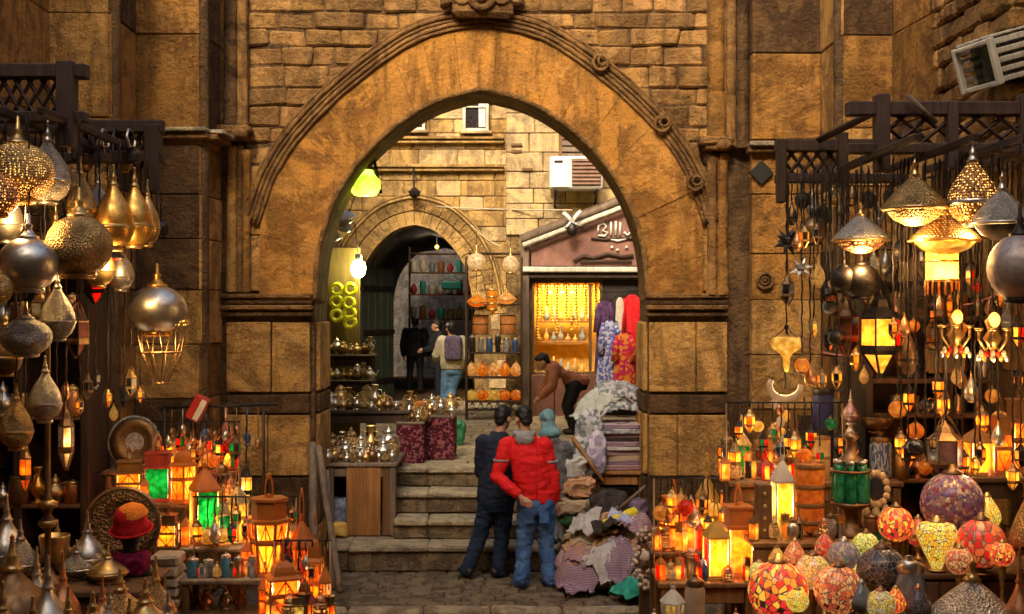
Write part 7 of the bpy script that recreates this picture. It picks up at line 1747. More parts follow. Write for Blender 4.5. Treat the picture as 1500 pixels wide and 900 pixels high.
# ================================================================== PEOPLE
def remesh(mb, voxel, name, mats, smooth=2, wr=0.0, wf=9.0, seed=0):
    me = mb.mesh(name + '_raw', []) if False else None
    me = bpy.data.meshes.new(name); me.from_pydata(mb.v, [], mb.f); me.update()
    o = bpy.data.objects.new(name, me); COL.objects.link(o)
    r = o.modifiers.new('r', 'REMESH'); r.mode = 'VOXEL'; r.voxel_size = voxel; r.use_smooth_shade = True
    s_ = o.modifiers.new('s', 'SMOOTH'); s_.factor = 0.5; s_.iterations = smooth
    dg = bpy.context.evaluated_depsgraph_get()
    nm = bpy.data.meshes.new_from_object(o.evaluated_get(dg))
    bpy.data.objects.remove(o); bpy.data.meshes.remove(me)
    nm.name = name
    for m in (mats if isinstance(mats, (list, tuple)) else [mats]): nm.materials.append(m)
    if wr:
        nv = [v.normal.copy() for v in nm.vertices]
        for v, nn in zip(nm.vertices, nv):
            q = Vector((v.co.x * wf * 0.7, v.co.y * wf * 0.7, v.co.z * wf * 1.5)) + Vector((seed, seed, 0))
            f_ = (1 - 2 * abs(noise.noise(q))) * 0.7 + noise.noise(q * 2.3) * 0.5
            v.co += nn * (f_ * wr)
    for p in nm.polygons: p.use_smooth = True
    nm.update(); return nm
def limb(m, pts, rad, n=12):
    """tapered limb with rounded ends"""
    pts = [Vector(p) for p in pts]; m.tube(pts, rad, n)
    for p, r in ((pts[0], rad[0]), (pts[-1], rad[-1])):
        rr = r if not isinstance(r, (list, tuple)) else min(r); m.ball(p, rr, n, 8)
    for p, r in list(zip(pts, rad))[1:-1]:
        rr = r if not isinstance(r, (list, tuple)) else min(r); m.ball(p, rr * 0.99, n, 8)
def torso(m, secs, n=18):
    """secs: [(centre, rx, ry)] upwards"""
    vs = []; fs = []
    for (c, rx, ry) in secs:
        for k in range(n):
            a = 2 * PI * k / n; q = lambda c_: math.copysign(abs(c_) ** 0.85, c_)
            vs.append((c[0] + rx * q(math.cos(a)), c[1] + ry * q(math.sin(a)), c[2]))
    N_ = len(secs)
    for j in range(N_ - 1):
        for k in range(n):
            k2 = (k + 1) % n; fs.append((j * n + k, j * n + k2, (j + 1) * n + k2, (j + 1) * n + k))
    fs.append(tuple(range(n))[::-1]); fs.append(tuple(range((N_ - 1) * n, N_ * n)))
    m.add(vs, fs)
SKIN = plain('skin', (0.42, 0.22, 0.13), 0.55, var=0.12); SKIND = plain('darker_skin', (0.24, 0.12, 0.07), 0.55, var=0.12)
HAIR = plain('dark_hair', (0.012, 0.009, 0.008), 0.5, var=0.4, nscale=60); EYEM = plain('eye_dark', (0.02, 0.015, 0.012), 0.2)
def person(label, root, J, S, cl, voxel=0.012, head_yaw=0.0, head_tilt=0.0, hair='short', skin=SKIN, headgear=None, k=1.0, ropen=None, lopen=None):
    """J: joints in local metres (x right, y away from the viewer, z up): neck, head, shL, shR, elL, elR, haL, haR, pelvis, hipL, hipR, knL, knR, ftL, ftR; S facing yaw (0 = faces away, +Y)
    cl: dict of top, bottom, shoe materials etc."""
    t = thing('person', label, 'person', root); J = {a: Vector(b_) for a, b_ in J.items()}
    fwd = Vector((math.sin(S) * -1, math.cos(S), 0)); rt = Vector((math.cos(S), math.sin(S), 0))
    ax = lambda a, b_: (a + b_) / 2
    hd = J['head']; Rm = Matrix.Rotation(S + head_yaw, 3, 'Z') @ Matrix.Rotation(-head_tilt, 3, 'X')
    def hp(x, y, z): return hd + Rm @ (Vector((x, y, z)) * k)
    m = MB()
    # head: skull, face, jaw, nose, ears, neck
    def hball(c, r): 
        o = len(m.v); m.ball((0, 0, 0), tuple(q * k for q in r), 16, 12)
        for i in range(o, len(m.v)): m.v[i] = tuple(hp(*c) + Rm @ Vector(m.v[i]))
    hball((0, -0.012, 0.025), (0.077, 0.094, 0.09)); hball((0, 0.032, -0.03), (0.06, 0.062, 0.082)); hball((0, 0.058, -0.085), (0.036, 0.032, 0.028))
    hball((0, 0.1, -0.03), (0.012, 0.018, 0.022)); hball((0, 0.092, -0.068), (0.024, 0.01, 0.009)); hball((0, 0.085, 0.012), (0.05, 0.014, 0.01))
    for sx in (-1, 1): hball((sx * 0.08, -0.005, -0.02), (0.012, 0.022, 0.032))
    limb(m, [J['neck'] - Vector((0, 0, 0.05)), hp(0, -0.015, -0.075)], [0.06 * k, 0.052 * k])
    pel = J['pelvis']; nk = J['neck']; sh = ax(J['shL'], J['shR']); hw = (J['shR'] - J['shL']).length / 2
    mid = pel.lerp(sh, 0.45)
    def tors(g, m_):
        torso(m_, [(pel - Vector((0, 0, 0.09)), 0.15 * k + g, 0.10 * k + g), (pel + Vector((0, 0, 0.02)), 0.165 * k + g, 0.115 * k + g), (mid, 0.145 * k + g, 0.10 * k + g), (pel.lerp(sh, 0.78), hw * 0.86 + g, 0.115 * k + g), (sh - Vector((0, 0, 0.02)), hw * 0.82 + g, 0.095 * k + g), (sh.lerp(nk, 0.75), 0.075 * k + g, 0.07 * k + g)])
    tors(-0.012, m)
    for s_ in 'LR':
        limb(m, [J['sh' + s_], J['el' + s_], J['ha' + s_]], [0.05 * k, 0.038 * k, 0.026 * k])
        limb(m, [J['hip' + s_], J['kn' + s_], J['ft' + s_] + Vector((0, 0, 0.08 * k))], [0.085 * k, 0.055 * k, 0.036 * k])
        # foot
        f_ = J['ft' + s_]; yaw = S + (ropen if s_ == 'R' and ropen is not None else lopen if s_ == 'L' and lopen is not None else (-0.2 if s_ == 'R' else 0.2))
        fd = Vector((-math.sin(yaw), math.cos(yaw), 0))
        limb(m, [f_ + Vector((0, 0, 0.05)) - fd * 0.05 * k, f_ + Vector((0, 0, 0.035)) + fd * 0.13 * k], [0.036 * k, 0.03 * k])
        # hand: palm, four fingers, thumb, slightly curled along the forearm
        d = (J['ha' + s_] - J['el' + s_]).normalized(); side = d.cross(Vector((0, 1, 0)));
        if side.length < 0.2: side = d.cross(Vector((1, 0, 0)))
        side.normalize(); nrm = side.cross(d).normalized(); w0 = J['ha' + s_]
        if d.z < -0.6: side, nrm = nrm, side * (1 if s_ == 'L' else -1)
        limb(m, [w0, w0 + d * 0.05 * k, w0 + d * 0.085 * k], [(0.024 * k, 0.018 * k), (0.036 * k, 0.016 * k), (0.036 * k, 0.014 * k)] if False else [0.022 * k, 0.026 * k, 0.024 * k])
        for q in range(4):
            o_ = side * ((q - 1.5) * 0.021 * k); L = (0.062, 0.075, 0.07, 0.055)[q] * k; b0 = w0 + d * 0.085 * k + o_
            limb(m, [b0 - d * 0.03 * k, b0 + d * L * 0.5 + nrm * 0.008, b0 + d * L * 0.85 + nrm * 0.03], [0.0105 * k, 0.0095 * k, 0.008 * k], 8)
        b0 = w0 + d * 0.025 * k - side * 0.025 * k
        limb(m, [b0, b0 + d * 0.03 * k - side * 0.026 * k + nrm * 0.01, b0 + d * 0.058 * k - side * 0.03 * k + nrm * 0.022], [0.013 * k, 0.011 * k, 0.009 * k], 8)
    ob('body', remesh(m, voxel * 0.75, 'body', skin, 1), t)
    e = MB()
    for sx in (-1, 1):
        e = MB(); e.ball(hp(sx * 0.03, 0.086, 0.0), 0.011 * k, 8, 6); ob('eye', e.mesh('eye', EYEM), t)
    # trousers
    g = cl.get('bg', 0.016)
    m = MB(); torso(m, [(pel - Vector((0, 0, 0.13 * k)), 0.14 * k + g, 0.105 * k + g), (pel - Vector((0, 0, 0.02)), 0.168 * k + g, 0.125 * k + g), (pel + Vector((0, 0, 0.06)), 0.155 * k + g, 0.112 * k + g)])
    for s_ in 'LR':
        an = J['ft' + s_] + Vector((0, 0, 0.055 * k)); limb(m, [J['hip' + s_], J['hip' + s_].lerp(J['kn' + s_], 0.5), J['kn' + s_], J['kn' + s_].lerp(an, 0.45), an], [0.092 * k + g, 0.077 * k + g, 0.06 * k + g, 0.056 * k + g, 0.05 * k + g + cl.get('flare', 0.0)])
    ob('trousers', remesh(m, voxel, 'trousers', cl['bottom'], 2, cl.get('wr', 0.006) * 1.25, 13, 3), t)
    # shoes
    for s_ in 'LR':
        f_ = J['ft' + s_]; yaw = S + (ropen if s_ == 'R' and ropen is not None else lopen if s_ == 'L' and lopen is not None else (-0.2 if s_ == 'R' else 0.2)); fd = Vector((-math.sin(yaw), math.cos(yaw), 0))
        m = MB(); limb(m, [f_ + Vector((0, 0, 0.05)) - fd * 0.06 * k, f_ + Vector((0, 0, 0.048)) + fd * 0.05 * k, f_ + Vector((0, 0, 0.036)) + fd * 0.15 * k], [0.047 * k, 0.047 * k, 0.036 * k])
        for i in range(len(m.v)): m.v[i] = (m.v[i][0], m.v[i][1], max(0.004 + f_.z, m.v[i][2]))
        ob('shoe', remesh(m, voxel * 0.8, 'shoe', cl['shoe'], 1), t)
    # top: jacket or shirt
    g = cl.get('tg', 0.03); hem = cl.get('hem', 0.05)
    m = MB()
    torso(m, [(pel - Vector((0, 0, hem)), 0.165 * k + g * 0.75, 0.118 * k + g * 0.75), (pel + Vector((0, 0, 0.04)), 0.172 * k + g, 0.122 * k + g), (mid, 0.165 * k + g, 0.118 * k + g), (pel.lerp(sh, 0.72), hw * 0.92 + g * 0.5, 0.125 * k + g), (sh - Vector((0, 0, 0.045)), hw * 0.9 + g * 0.2, 0.108 * k + g * 0.6), (sh + Vector((0, 0, 0.015)), hw * 0.66, 0.09 * k + g * 0.5), (sh.lerp(nk, 0.62) + Vector((0, 0, 0.01)), 0.1 * k + g * 0.4, 0.082 * k + g * 0.4), (nk + Vector((0, 0, 0.02)), 0.066 * k + g * 0.2, 0.064 * k + g * 0.2)])
    for s_ in 'LR':
        wr_ = J['el' + s_].lerp(J['ha' + s_], cl.get('sleeve', 0.93)); el = J['el' + s_]
        limb(m, [J['sh' + s_], J['sh' + s_].lerp(el, 0.5), el, el.lerp(wr_, 0.6), wr_], [0.066 * k + g * 0.7, 0.056 * k + g * 0.7, 0.05 * k + g * 0.7, 0.045 * k + g * 0.6, 0.036 * k + g * 0.4])
    ob('jacket' if cl.get('jacket') else 'shirt', remesh(m, voxel, 'top', cl['top'], 2, cl.get('wr', 0.006) * 1.2, 9, 7), t)
    # hair
    if hair:
        m = MB(); o = 0
        def hb(c, r):
            o = len(m.v); m.ball((0, 0, 0), tuple(q * k for q in r), 16, 12)
            for i in range(o, len(m.v)): m.v[i] = tuple(hp(*c) + Rm @ Vector(m.v[i]))
        hb((0, -0.022, 0.045), (0.081, 0.094, 0.086)); hb((0, -0.058, 0.005), (0.07, 0.054, 0.07)); hb((0, 0.02, 0.085), (0.066, 0.07, 0.036)); hb((0, -0.07, -0.05), (0.052, 0.03, 0.04))
        ob('hair', remesh(m, voxel * 0.8, 'hair', HAIR, 1, 0.009, 55, 1), t)
    if headgear: headgear(t, hp, Rm, k, voxel)
    return t
def px(root_u, root_v, Y):
    """joint helper: pixel + depth offset -> local metres relative to the person's root"""
    r = P(root_u, root_v, Y)
    return r, (lambda u, v, dy=0.0: Vector((XT(u, Y) - r.x, dy, ZT(v, Y) - r.z)))
# --- man in the red jacket
r, q = px(785, 860, 12.03); r.z = 0.0
RED = cloth('red_jacket', [(0.56, 0.012, 0.014), (0.72, 0.022, 0.022)], 'plain', 5, 0.6); GREYC = cloth('grey_knit', [(0.2, 0.19, 0.18), (0.34, 0.33, 0.32)])
JEAN = cloth('blue_jeans', [(0.025, 0.06, 0.16), (0.06, 0.13, 0.30), (0.10, 0.19, 0.38)], 'plain', 6); DJEAN = cloth('dark_jeans', [(0.012, 0.02, 0.04), (0.025, 0.04, 0.075)], 'plain', 6); SHOE = plain('black_shoe', (0.015, 0.013, 0.014), 0.4); SHOEB = plain('navy_shoe', (0.02, 0.025, 0.06), 0.5)
t = person('man in a bright red jacket and blue jeans standing with one hand behind his back', r,
    dict(neck=q(769, 636, 0.02), head=q(767, 614, 0.06), shL=q(743, 652), shR=q(797, 652), elL=q(728, 697, -0.05), elR=q(810, 700, 0.02), haL=q(762, 723, -0.21), haR=q(815, 735, 0.05), pelvis=q(786, 733, 0.02), hipL=q(774, 741, 0.01), hipR=q(798, 741, 0.02), knL=q(768, 798, 0.02), knR=q(800, 798, 0.05), ftL=q(764, 860, -0.02), ftR=q(806, 858, 0.03)), 0.0,
    dict(top=RED, bottom=JEAN, shoe=SHOEB, jacket=True, tg=0.02, hem=0.03, wr=0.011, sleeve=0.86, flare=0.012), 0.0125, 0.35, 0.35, ropen=-1.1, lopen=0.1)
m = MB(); o_ = q(768, 634, -0.045)
m.ring(o_ + Vector((0, 0.05, -0.01)), 0.08, 0.034, 20, 'z', 0, 8); m.ball(o_ + Vector((0, -0.045, -0.05)), (0.1, 0.035, 0.06), 12, 8); ob('grey_hood', remesh(m, 0.012, 'grey_hood', GREYC, 2, 0.008, 16, 5), t)
for (a, b_) in ((q(735, 674, -0.02), 0.083), (q(806, 676, 0.012), 0.083)):
    m = MB(); m.ring(a, b_ - 0.008, 0.013, 18, 'z', 0, 6); ob('arm_stripe', m.mesh('arm_stripe', GREYC), t)
m = MB(); m.tube([q(783, 655, -0.155), q(784, 690, -0.168), q(786, 728, -0.155)], 0.004, 5); ob('back_seam', m.mesh('back_seam', RED), t)
for u in (775, 797):
    m = MB(); m.bbox(q(u, 756, -0.128), (0.095, 0.02, 0.1), 0.01, 0.004); ob('jeans_pocket', m.mesh('jeans_pocket', JEAN), t)
# --- man in the dark jacket
r, q = px(708, 846, 12.42); r.z = 0.0
NAVY = cloth('dark_navy_jacket', [(0.010, 0.012, 0.022), (0.025, 0.03, 0.05)], 'plain', 6, 0.7)
person('man in a dark navy jacket leaning beside the man in red', r,
    dict(neck=q(730, 636, 0.03), head=q(737, 613, 0.06), shL=q(708, 648), shR=q(756, 650), elL=q(704, 692, 0.04), elR=q(764, 695, 0.06), haL=q(722, 718, 0.16), haR=q(762, 728, 0.12), pelvis=q(727, 730, 0.0), hipL=q(716, 736), hipR=q(738, 736), knL=q(703, 786, 0.02), knR=q(735, 788, 0.06), ftL=q(684, 843, -0.03), ftR=q(730, 846, 0.04)), 0.0,
    dict(top=NAVY, bottom=DJEAN, shoe=SHOE, jacket=True, tg=0.02, hem=0.06, wr=0.009), 0.013, -0.5, 0.3, lopen=0.5, ropen=-0.6)
# --- woman with teal headscarf beyond them
r, q = px(816, 800, 12.9); r.z = 0.27
def scarf(t, hp, Rm, k, vx):
    m = MB()
    def hb(c, rr):
        o = len(m.v); m.ball((0, 0, 0), tuple(a * k for a in rr), 16, 12)
        for i in range(o, len(m.v)): m.v[i] = tuple(hp(*c) + Rm @ Vector(m.v[i]))
    hb((0, -0.02, 0.03), (0.094, 0.108, 0.1)); hb((0, -0.03, -0.09), (0.095, 0.085, 0.09)); hb((0, -0.05, -0.17), (0.14, 0.1, 0.07))
    ob('headscarf', remesh(m, vx, 'headscarf', cloth('teal_scarf', [(0.05, 0.13, 0.15), (0.15, 0.26, 0.28), (0.06, 0.1, 0.14)], 'plain', 9), 2, 0.008, 12, 2), t)
person('woman in a teal headscarf and blue patterned trousers half hidden behind the red jacket', r,
    dict(neck=q(806, 640, 0.0), head=q(801, 616, 0.05), shL=q(786, 655), shR=q(827, 657), elL=q(784, 695, 0.08), elR=q(834, 695, 0.06), haL=q(800, 712, 0.22), haR=q(828, 722, 0.2), pelvis=q(812, 718), hipL=q(803, 724), hipR=q(822, 724), knL=q(806, 760, 0.02), knR=q(826, 760, 0.03), ftL=q(808, 800, 0), ftR=q(828, 798, 0)), 0.2,
    dict(top=cloth('grey_dark_top', [(0.05, 0.05, 0.055), (0.16, 0.15, 0.15)]), bottom=cloth('blue_white_trousers', [(0.12, 0.2, 0.42), (0.5, 0.55, 0.62), (0.25, 0.32, 0.5)], 'print', 16), shoe=SHOE, tg=0.03, hem=0.1), 0.015, 0.3, 0.2, hair=None, headgear=scarf, k=0.88)
# --- far people
r, q = px(608, 572, 28.2); 
r.z = CZ(28.2)
z0 = P(608, 572, 28.2).z
person('far man all in black walking away in the passage', Vector((r.x, r.y, r.z)),
    dict(neck=(0, 0, 1.45), head=(0, 0.03, 1.58), shL=(-0.2, 0, 1.37), shR=(0.2, 0, 1.37), elL=(-0.27, 0, 1.08), elR=(0.27, 0, 1.08), haL=(-0.27, 0.1, 0.83), haR=(0.27, 0.08, 0.83), pelvis=(0, 0, 0.92), hipL=(-0.1, 0, 0.88), hipR=(0.1, 0, 0.88), knL=(-0.12, 0.05, 0.47), knR=(0.12, -0.04, 0.47), ftL=(-0.14, 0.1, 0), ftR=(0.13, -0.12, 0)), 0,
    dict(top=plain('black_coat', (0.008, 0.008, 0.009), 0.8), bottom=plain('black_trousers', (0.008, 0.008, 0.01), 0.8), shoe=SHOE, jacket=True, tg=0.05, hem=0.12), 0.02)
r = Vector((XT(641, 26.0), 26.0, CZ(26)))
person('dark clothed person standing left of the backpack man, facing aside', r,
    dict(neck=(0, 0, 1.4), head=(-0.03, 0.02, 1.53), shL=(-0.06, 0.18, 1.32), shR=(0.06, -0.18, 1.32), elL=(-0.12, 0.22, 1.05), elR=(-0.06, -0.24, 1.05), haL=(-0.3, 0.2, 1.0), haR=(-0.28, -0.15, 1.02), pelvis=(0, 0, 0.88), hipL=(0, 0.09, 0.84), hipR=(0, -0.09, 0.84), knL=(0.0, 0.1, 0.45), knR=(0.02, -0.1, 0.45), ftL=(0, 0.12, 0), ftR=(0.03, -0.12, 0)), R(90),
    dict(top=plain('black_coat', (0.008, 0.008, 0.009)), bottom=plain('black_trousers', (0.008, 0.008, 0.01)), shoe=SHOE, jacket=True, tg=0.05, hem=0.25), 0.02)
r, q = px(656, 610, 21.0); r.z = CZ(21.0)
def pack(t, hp, Rm, k, vx):
    ob('backpack', soft(0.3, 0.2, 0.42, 5, 0.015, 0.4, 6).mesh('backpack', cloth('purple_grey_pack', [(0.07, 0.05, 0.08), (0.17, 0.13, 0.18)])), t, (0.1, -0.17, 0.98))
    ob('cap', (lambda m: (m.ball(hp(0, -0.01, 0.06), (0.09, 0.1, 0.06), 12, 8), m)[1])(MB()).mesh('cap', plain('grey_cap', (0.25, 0.22, 0.2))), t)
person('man in a pale jacket with backpack and light blue jeans, mid stride', r,
    dict(neck=(0.07, 0, 1.38), head=(0.05, 0.02, 1.52), shL=(-0.1, 0.05, 1.31), shR=(0.24, -0.02, 1.31), elL=(-0.2, 0.12, 1.06), elR=(0.3, -0.05, 1.04), haL=(-0.22, 0.3, 0.98), haR=(0.28, 0.1, 0.85), pelvis=(0.08, 0, 0.88), hipL=(0.0, 0, 0.84), hipR=(0.17, 0, 0.84), knL=(-0.06, 0.06, 0.45), knR=(0.07, 0.05, 0.46), ftL=(-0.06, 0.04, 0), ftR=(0.02, -0.14, 0)), 0.35,
    dict(top=cloth('pale_yellow_jacket', [(0.4, 0.33, 0.2), (0.58, 0.5, 0.34)]), bottom=cloth('light_jeans', [(0.10, 0.22, 0.40), (0.2, 0.36, 0.55)], 'plain', 6), shoe=SHOE, jacket=True, tg=0.04, hem=0.06), 0.017, headgear=pack)
# bending vendor in a red-brown shirt
r = Vector((XT(822, 18.0), 18.0, CZ(18.0)))
person('vendor in a red-brown shirt bending over his wares before the shop', r,
    dict(neck=(-0.16, 0.02, 1.02), head=(-0.27, 0.0, 1.06), shL=(-0.1, 0.17, 0.98), shR=(-0.1, -0.18, 0.98), elL=(-0.2, 0.2, 0.72), elR=(-0.14, -0.24, 0.72), haL=(-0.32, 0.15, 0.56), haR=(-0.3, -0.18, 0.56), pelvis=(0.22, 0, 0.78), hipL=(0.2, 0.09, 0.72), hipR=(0.2, -0.09, 0.72), knL=(0.08, 0.12, 0.4), knR=(0.1, -0.12, 0.4), ftL=(0.2, 0.12, 0), ftR=(0.22, -0.12, 0)), R(90),
    dict(top=cloth('red_brown_shirt', [(0.32, 0.11, 0.06), (0.45, 0.18, 0.1)]), bottom=plain('black_trousers', (0.008, 0.008, 0.01)), shoe=SHOE, tg=0.035, hem=0.05), 0.018, 0.0, 0.5)
# red and orange cap on a dark display head with a maroon cloth
hx, hy = XT(190, 8.2), 8.22
t = thing('mannequin_bust', 'dark mannequin bust draped with maroon cloth below the red cap', 'mannequin', (hx, hy, 0.95))
m = MB(); m.ball((0, 0, 0.30), (0.085, 0.095, 0.12), 14, 10); limb(m, [(0, 0, 0.05), (0, 0, 0.22)], [0.06, 0.05]); torso(m, [((0, 0, 0.0), 0.15, 0.1), ((0, 0, 0.05), 0.14, 0.09), ((0, 0, 0.1), 0.07, 0.06)]); ob('head', remesh(m, 0.012, 'head', plain('black_mannequin', (0.015, 0.012, 0.012), 0.5), 2), t)
ob('maroon_cloth', soft(0.22, 0.2, 0.15, 6, 0.014, 0.6, 9, 60, 26, 0.9).mesh('maroon_cloth', cloth('maroon_shirt', [(0.13, 0.008, 0.03), (0.24, 0.014, 0.06)])), t)
t = thing('cap', 'red cap with an orange top resting among the brass lamps', 'cap', (hx, hy, 1.3), 0, None, None, (R(14), R(-8), 0.4))
RC = cloth('red_cap', [(0.5, 0.015, 0.02), (0.66, 0.03, 0.03)]); OC = cloth('orange_cap', [(0.85, 0.18, 0.02), (0.95, 0.32, 0.04)])
m = MB(); m.lathe([(0.135, -0.05), (0.14, -0.045), (0.112, -0.01), (0.108, 0.03), (0.104, 0.06), (0.08, 0.1), (0.03, 0.12), (0, 0.122)], 22); ob('crown', m.mesh('crown', RC), t)
m = MB(); m.lathe([(0.0, 0.128), (0.05, 0.122), (0.086, 0.1), (0.108, 0.064), (0.109, 0.058)], 22); m.v = [(v[0] + 0.012, v[1] * 0.97, v[2]) for v in m.v]; ob('orange_top', m.mesh('orange_top', OC), t)
m = MB(); m.ring((0, 0, -0.047), 0.138, 0.008, 22, 'z'); ob('brim_edge', m.mesh('brim_edge', RC), t)
# ================================================================== EXTRA SMALL LAMPS AND CLUTTER
random.seed(91)
small = [G_AMB, G_YEL, G_ORA, G_RED, G_GRN, G_YELB]
cnm = {'amber_glass_lit': 'amber', 'yellow_glass_lit': 'yellow', 'orange_glass_lit': 'orange', 'red_glass_lit': 'red', 'green_glass_lit': 'green', 'bright_yellow_glass_lit': 'bright yellow', 'dark_glass': 'dark', 'smoky_glass': 'smoky', 'teal_glass': 'teal', 'blue_glass': 'dark blue'}
def mini_row(us, Y, zb, h0, pool, where, grp, frames):
    for k, u in enumerate(us):
        g = pool[k % len(pool)]; g2 = pool[(k + 2) % len(pool)]; fr = frames[k % len(frames)]
        if k % 3 == 1:
            put(k_pierced(M_BRL if k % 2 else M_COP, M_BR if k % 2 else M_CO), 'pierced_lantern', 'small pierced %s lantern, %s from left %s' % ('brass' if k % 2 else 'copper', ORD[k], where), 'lantern', u, 0, Y + rnd(-0.03, 0.03), h0 * rnd(0.2, 0.26), h0 * rnd(0.7, 1.05), rnd(0, 1), grp, zb=zb); continue
        put(k_lantern(fr, [g, g2], (4, 6)[k % 2], ('pyr', 'dome', 'flat')[k % 3], bar=False), 'lantern', 'small %s lantern, %s from left %s' % (cnm[g.name], ORD[k], where), 'lantern', u, 0, Y + rnd(-0.03, 0.03), h0 * rnd(0.15, 0.2), h0 * rnd(0.8, 1.15), rnd(0, 1), grp, zb=zb)
FR = [WO, M_BZ, M_BR, WR]
# left stand fillers
mini_row([212, 286, 300, 316, 338], 9.45, Zs[738], 40, [G_ORA, G_YEL, G_RED, G_AMB], 'in the row beside the green pane lantern', 'small lanterns on the left stand', FR)
mini_row([250, 284, 318, 344], 9.86, Zs[690], 34, [G_YEL, G_GRN, G_ORA, G_RED], 'along the top tier of the left stand', 'small lanterns on the left stand', FR)
mini_row([272, 312, 366, 378, 392, 410, 428], 9.08, Zs[803], 42, [G_ORA, G_AMB, G_YEL], 'in the middle tier of the left stand', 'small lanterns on the left stand', FR)
mini_row([294, 318, 342, 362, 412], 8.66, Zs[850], 28, [G_CLR, G_AMB, G_RED, G_TEA], 'among the jars of the grey shelf', 'small lanterns on the left stand', [M_BZ, M_SI])
mini_row([400, 424, 438, 456, 470, 482], 8.42, zc, 52, [G_YEL, G_ORA, G_YELB, G_AMB], 'in front on the low crate by the poles', 'small lanterns on the left stand', FR)
# right: back shelf, jamb table, orange shelf fillers
mini_row([1062, 1076, 1099, 1124, 1138, 1152, 1164], 9.15, zC, 40, [G_YEL, G_GRN, G_AMB, G_RED, G_DRK], 'in front on the back shelf', 'small lanterns on the right stand', FR)
mini_row([1126, 1140, 1156, 1170], 9.42, zC, 66, [G_AMB, G_DRK, G_YELB, G_ORA], 'at the back of the back shelf', 'small lanterns on the right stand', FR)
mini_row([964, 976, 998, 1024, 1050, 1062, 1088], 9.3, zD, 44, [G_AMB, G_RED, G_YEL, G_ORA], 'on the raised shelf at the right jamb', 'small lanterns on the right stand', FR)
mini_row([968, 982, 996, 1024, 1066, 1094], 8.66, zA, 36, [G_ORA, G_YEL, G_RED], 'in front on the amber lantern table', 'small lanterns on the right stand', FR)
mini_row([1104, 1134, 1150, 1170, 1206, 1228], 8.5, zB, 38, [G_YEL, G_DRK, G_AMB, G_CLR], 'in front on the orange shelf', 'small lanterns on the right stand', [M_BZ, M_WX, M_BR])
# dark clutter of small lamps hanging under both canopies
kinds = [('tear', M_BZ, M_DK, 'bronze teardrop'), ('globe', M_DK, M_DK, 'black globe'), ('tear', M_SIE, M_SI, 'silver teardrop'), ('drop', M_DK, G_DRK, 'dark glass'), ('globe', M_BRE, M_BR, 'brass globe'), ('drop', M_BZ, G_CLR, 'smoky glass')]
def hang_small(us, vs, Y, h0, ztop, where, grp):
    for k, (u, v) in enumerate(zip(us, vs)):
        kd, a, b_, nm = kinds[k % 6]; r = h0 * rnd(0.2, 0.26)
        if kd == 'tear': sp, hf = k_tear(a, b_), 4.15
        elif kd == 'globe': sp, hf, = k_globe(a, b_), 2.95; r = h0 * 0.3
        else: sp, hf = k_drop(a, [b_]), 1.0
        hangl(sp, 'small_lamp', 'small %s lamp, %s from left %s' % (nm, ORD[k], where), 'lamp', u, v, Y + rnd(-0.1, 0.1), r, h0 * (1.0 if kd != 'globe' else 0.9), hf, ztop, None, grp)
hang_small([1160, 1176, 1190, 1206, 1220, 1234, 1248, 1272, 1286, 1304, 1318], [290, 270, 276, 292, 268, 280, 262, 270, 292, 268, 284], 9.2, 40, ZB_S, 'under the small right bracket', 'small dark lamps hanging at the right')
hang_small([1215, 1226, 1280, 1306, 1325, 1352, 1366, 1422, 1476], [400, 470, 362, 384, 420, 352, 470, 372, 440], 8.8, 44, ZB_R, 'in the middle of the right canopy', 'small dark lamps hanging at the right')
hang_small([126, 138, 152, 170, 182, 204, 222, 236], [212, 206, 214, 208, 218, 210, 300, 312], 8.95, 40, ZT(186, 8.9), 'under the small left bracket', 'small lamps hanging at the left')
hang_small([8, 52, 78, 92, 106, 60], [182, 262, 232, 300, 236, 420], 7.9, 60, ZB_L, 'behind the big left globes', 'small lamps hanging at the left')
# iron hooks on the left bracket
for k, u in enumerate((133, 150, 168, 188)):
    t = thing('iron_hook', 'curled iron hook, %s from left on the small left bracket' % ORD[k], 'hook', P(u, 190, 8.75), 0, 'iron hooks on the left bracket')
    m = MB(); m.tube([(0, 0.1, 0), (0, 0, 0.0), (0, -0.04, -0.05), (0.02, -0.03, -0.13), (0.05, -0.02, -0.12), (0.055, -0.02, -0.08)], 0.01, 6); ob('hook', m.mesh('hook', M_SI if k % 2 else M_DK), t)

# wares on the dark shop shelves at both edges
def shelf_fill(xs, Y, z_, hr, where, grp, mats_):
    for k, x_ in enumerate(xs):
        mt = mats_[k % len(mats_)]; sp = (k_jar(mt, M_BR, k % 3), k_vase(mt), k_teapot(mt))[k % 3]; nm = ('jar', 'vase', 'teapot')[k % 3]; h_ = rnd(*hr); r = h_ * (0.36 if k % 3 == 0 else 0.9)
        place(sp, nm, '%s, %s from left %s' % ({0: 'dim metal jar', 1: 'dim metal vase', 2: 'dim metal teapot'}[k % 3], ORD[k], where), nm, (x_, Y, z_), (r, r, h_), rnd(0, 6), grp)
MS = [M_BR, M_CO, M_SI, M_BZ, M_GO]
for z_, w_ in ((0.9, 'on the lowest right shop shelf'), (1.55, 'on the second right shop shelf'), (2.05, 'on the third right shop shelf'), (2.8, 'on the top right shop shelf')):
    shelf_fill([2.98 + 0.155 * k for k in range(9)], 9.5, -0.15 + z_ + 0.018, (0.16, 0.24) if z_ != 2.05 else (0.13, 0.19), w_, 'wares on the dark right shop shelves', MS[int(z_ * 10) % 3:] + MS)
for z_, w_ in ((1.3, 'on the low left cabinet shelf'), (2.0, 'on the middle left cabinet shelf'), (2.7, 'on the high left cabinet shelf')):
    shelf_fill([-4.36 + 0.14 * k for k in range(7)], 9.85, -0.15 + z_ + 0.018, (0.16, 0.3), w_, 'wares in the dark left cabinet', MS)

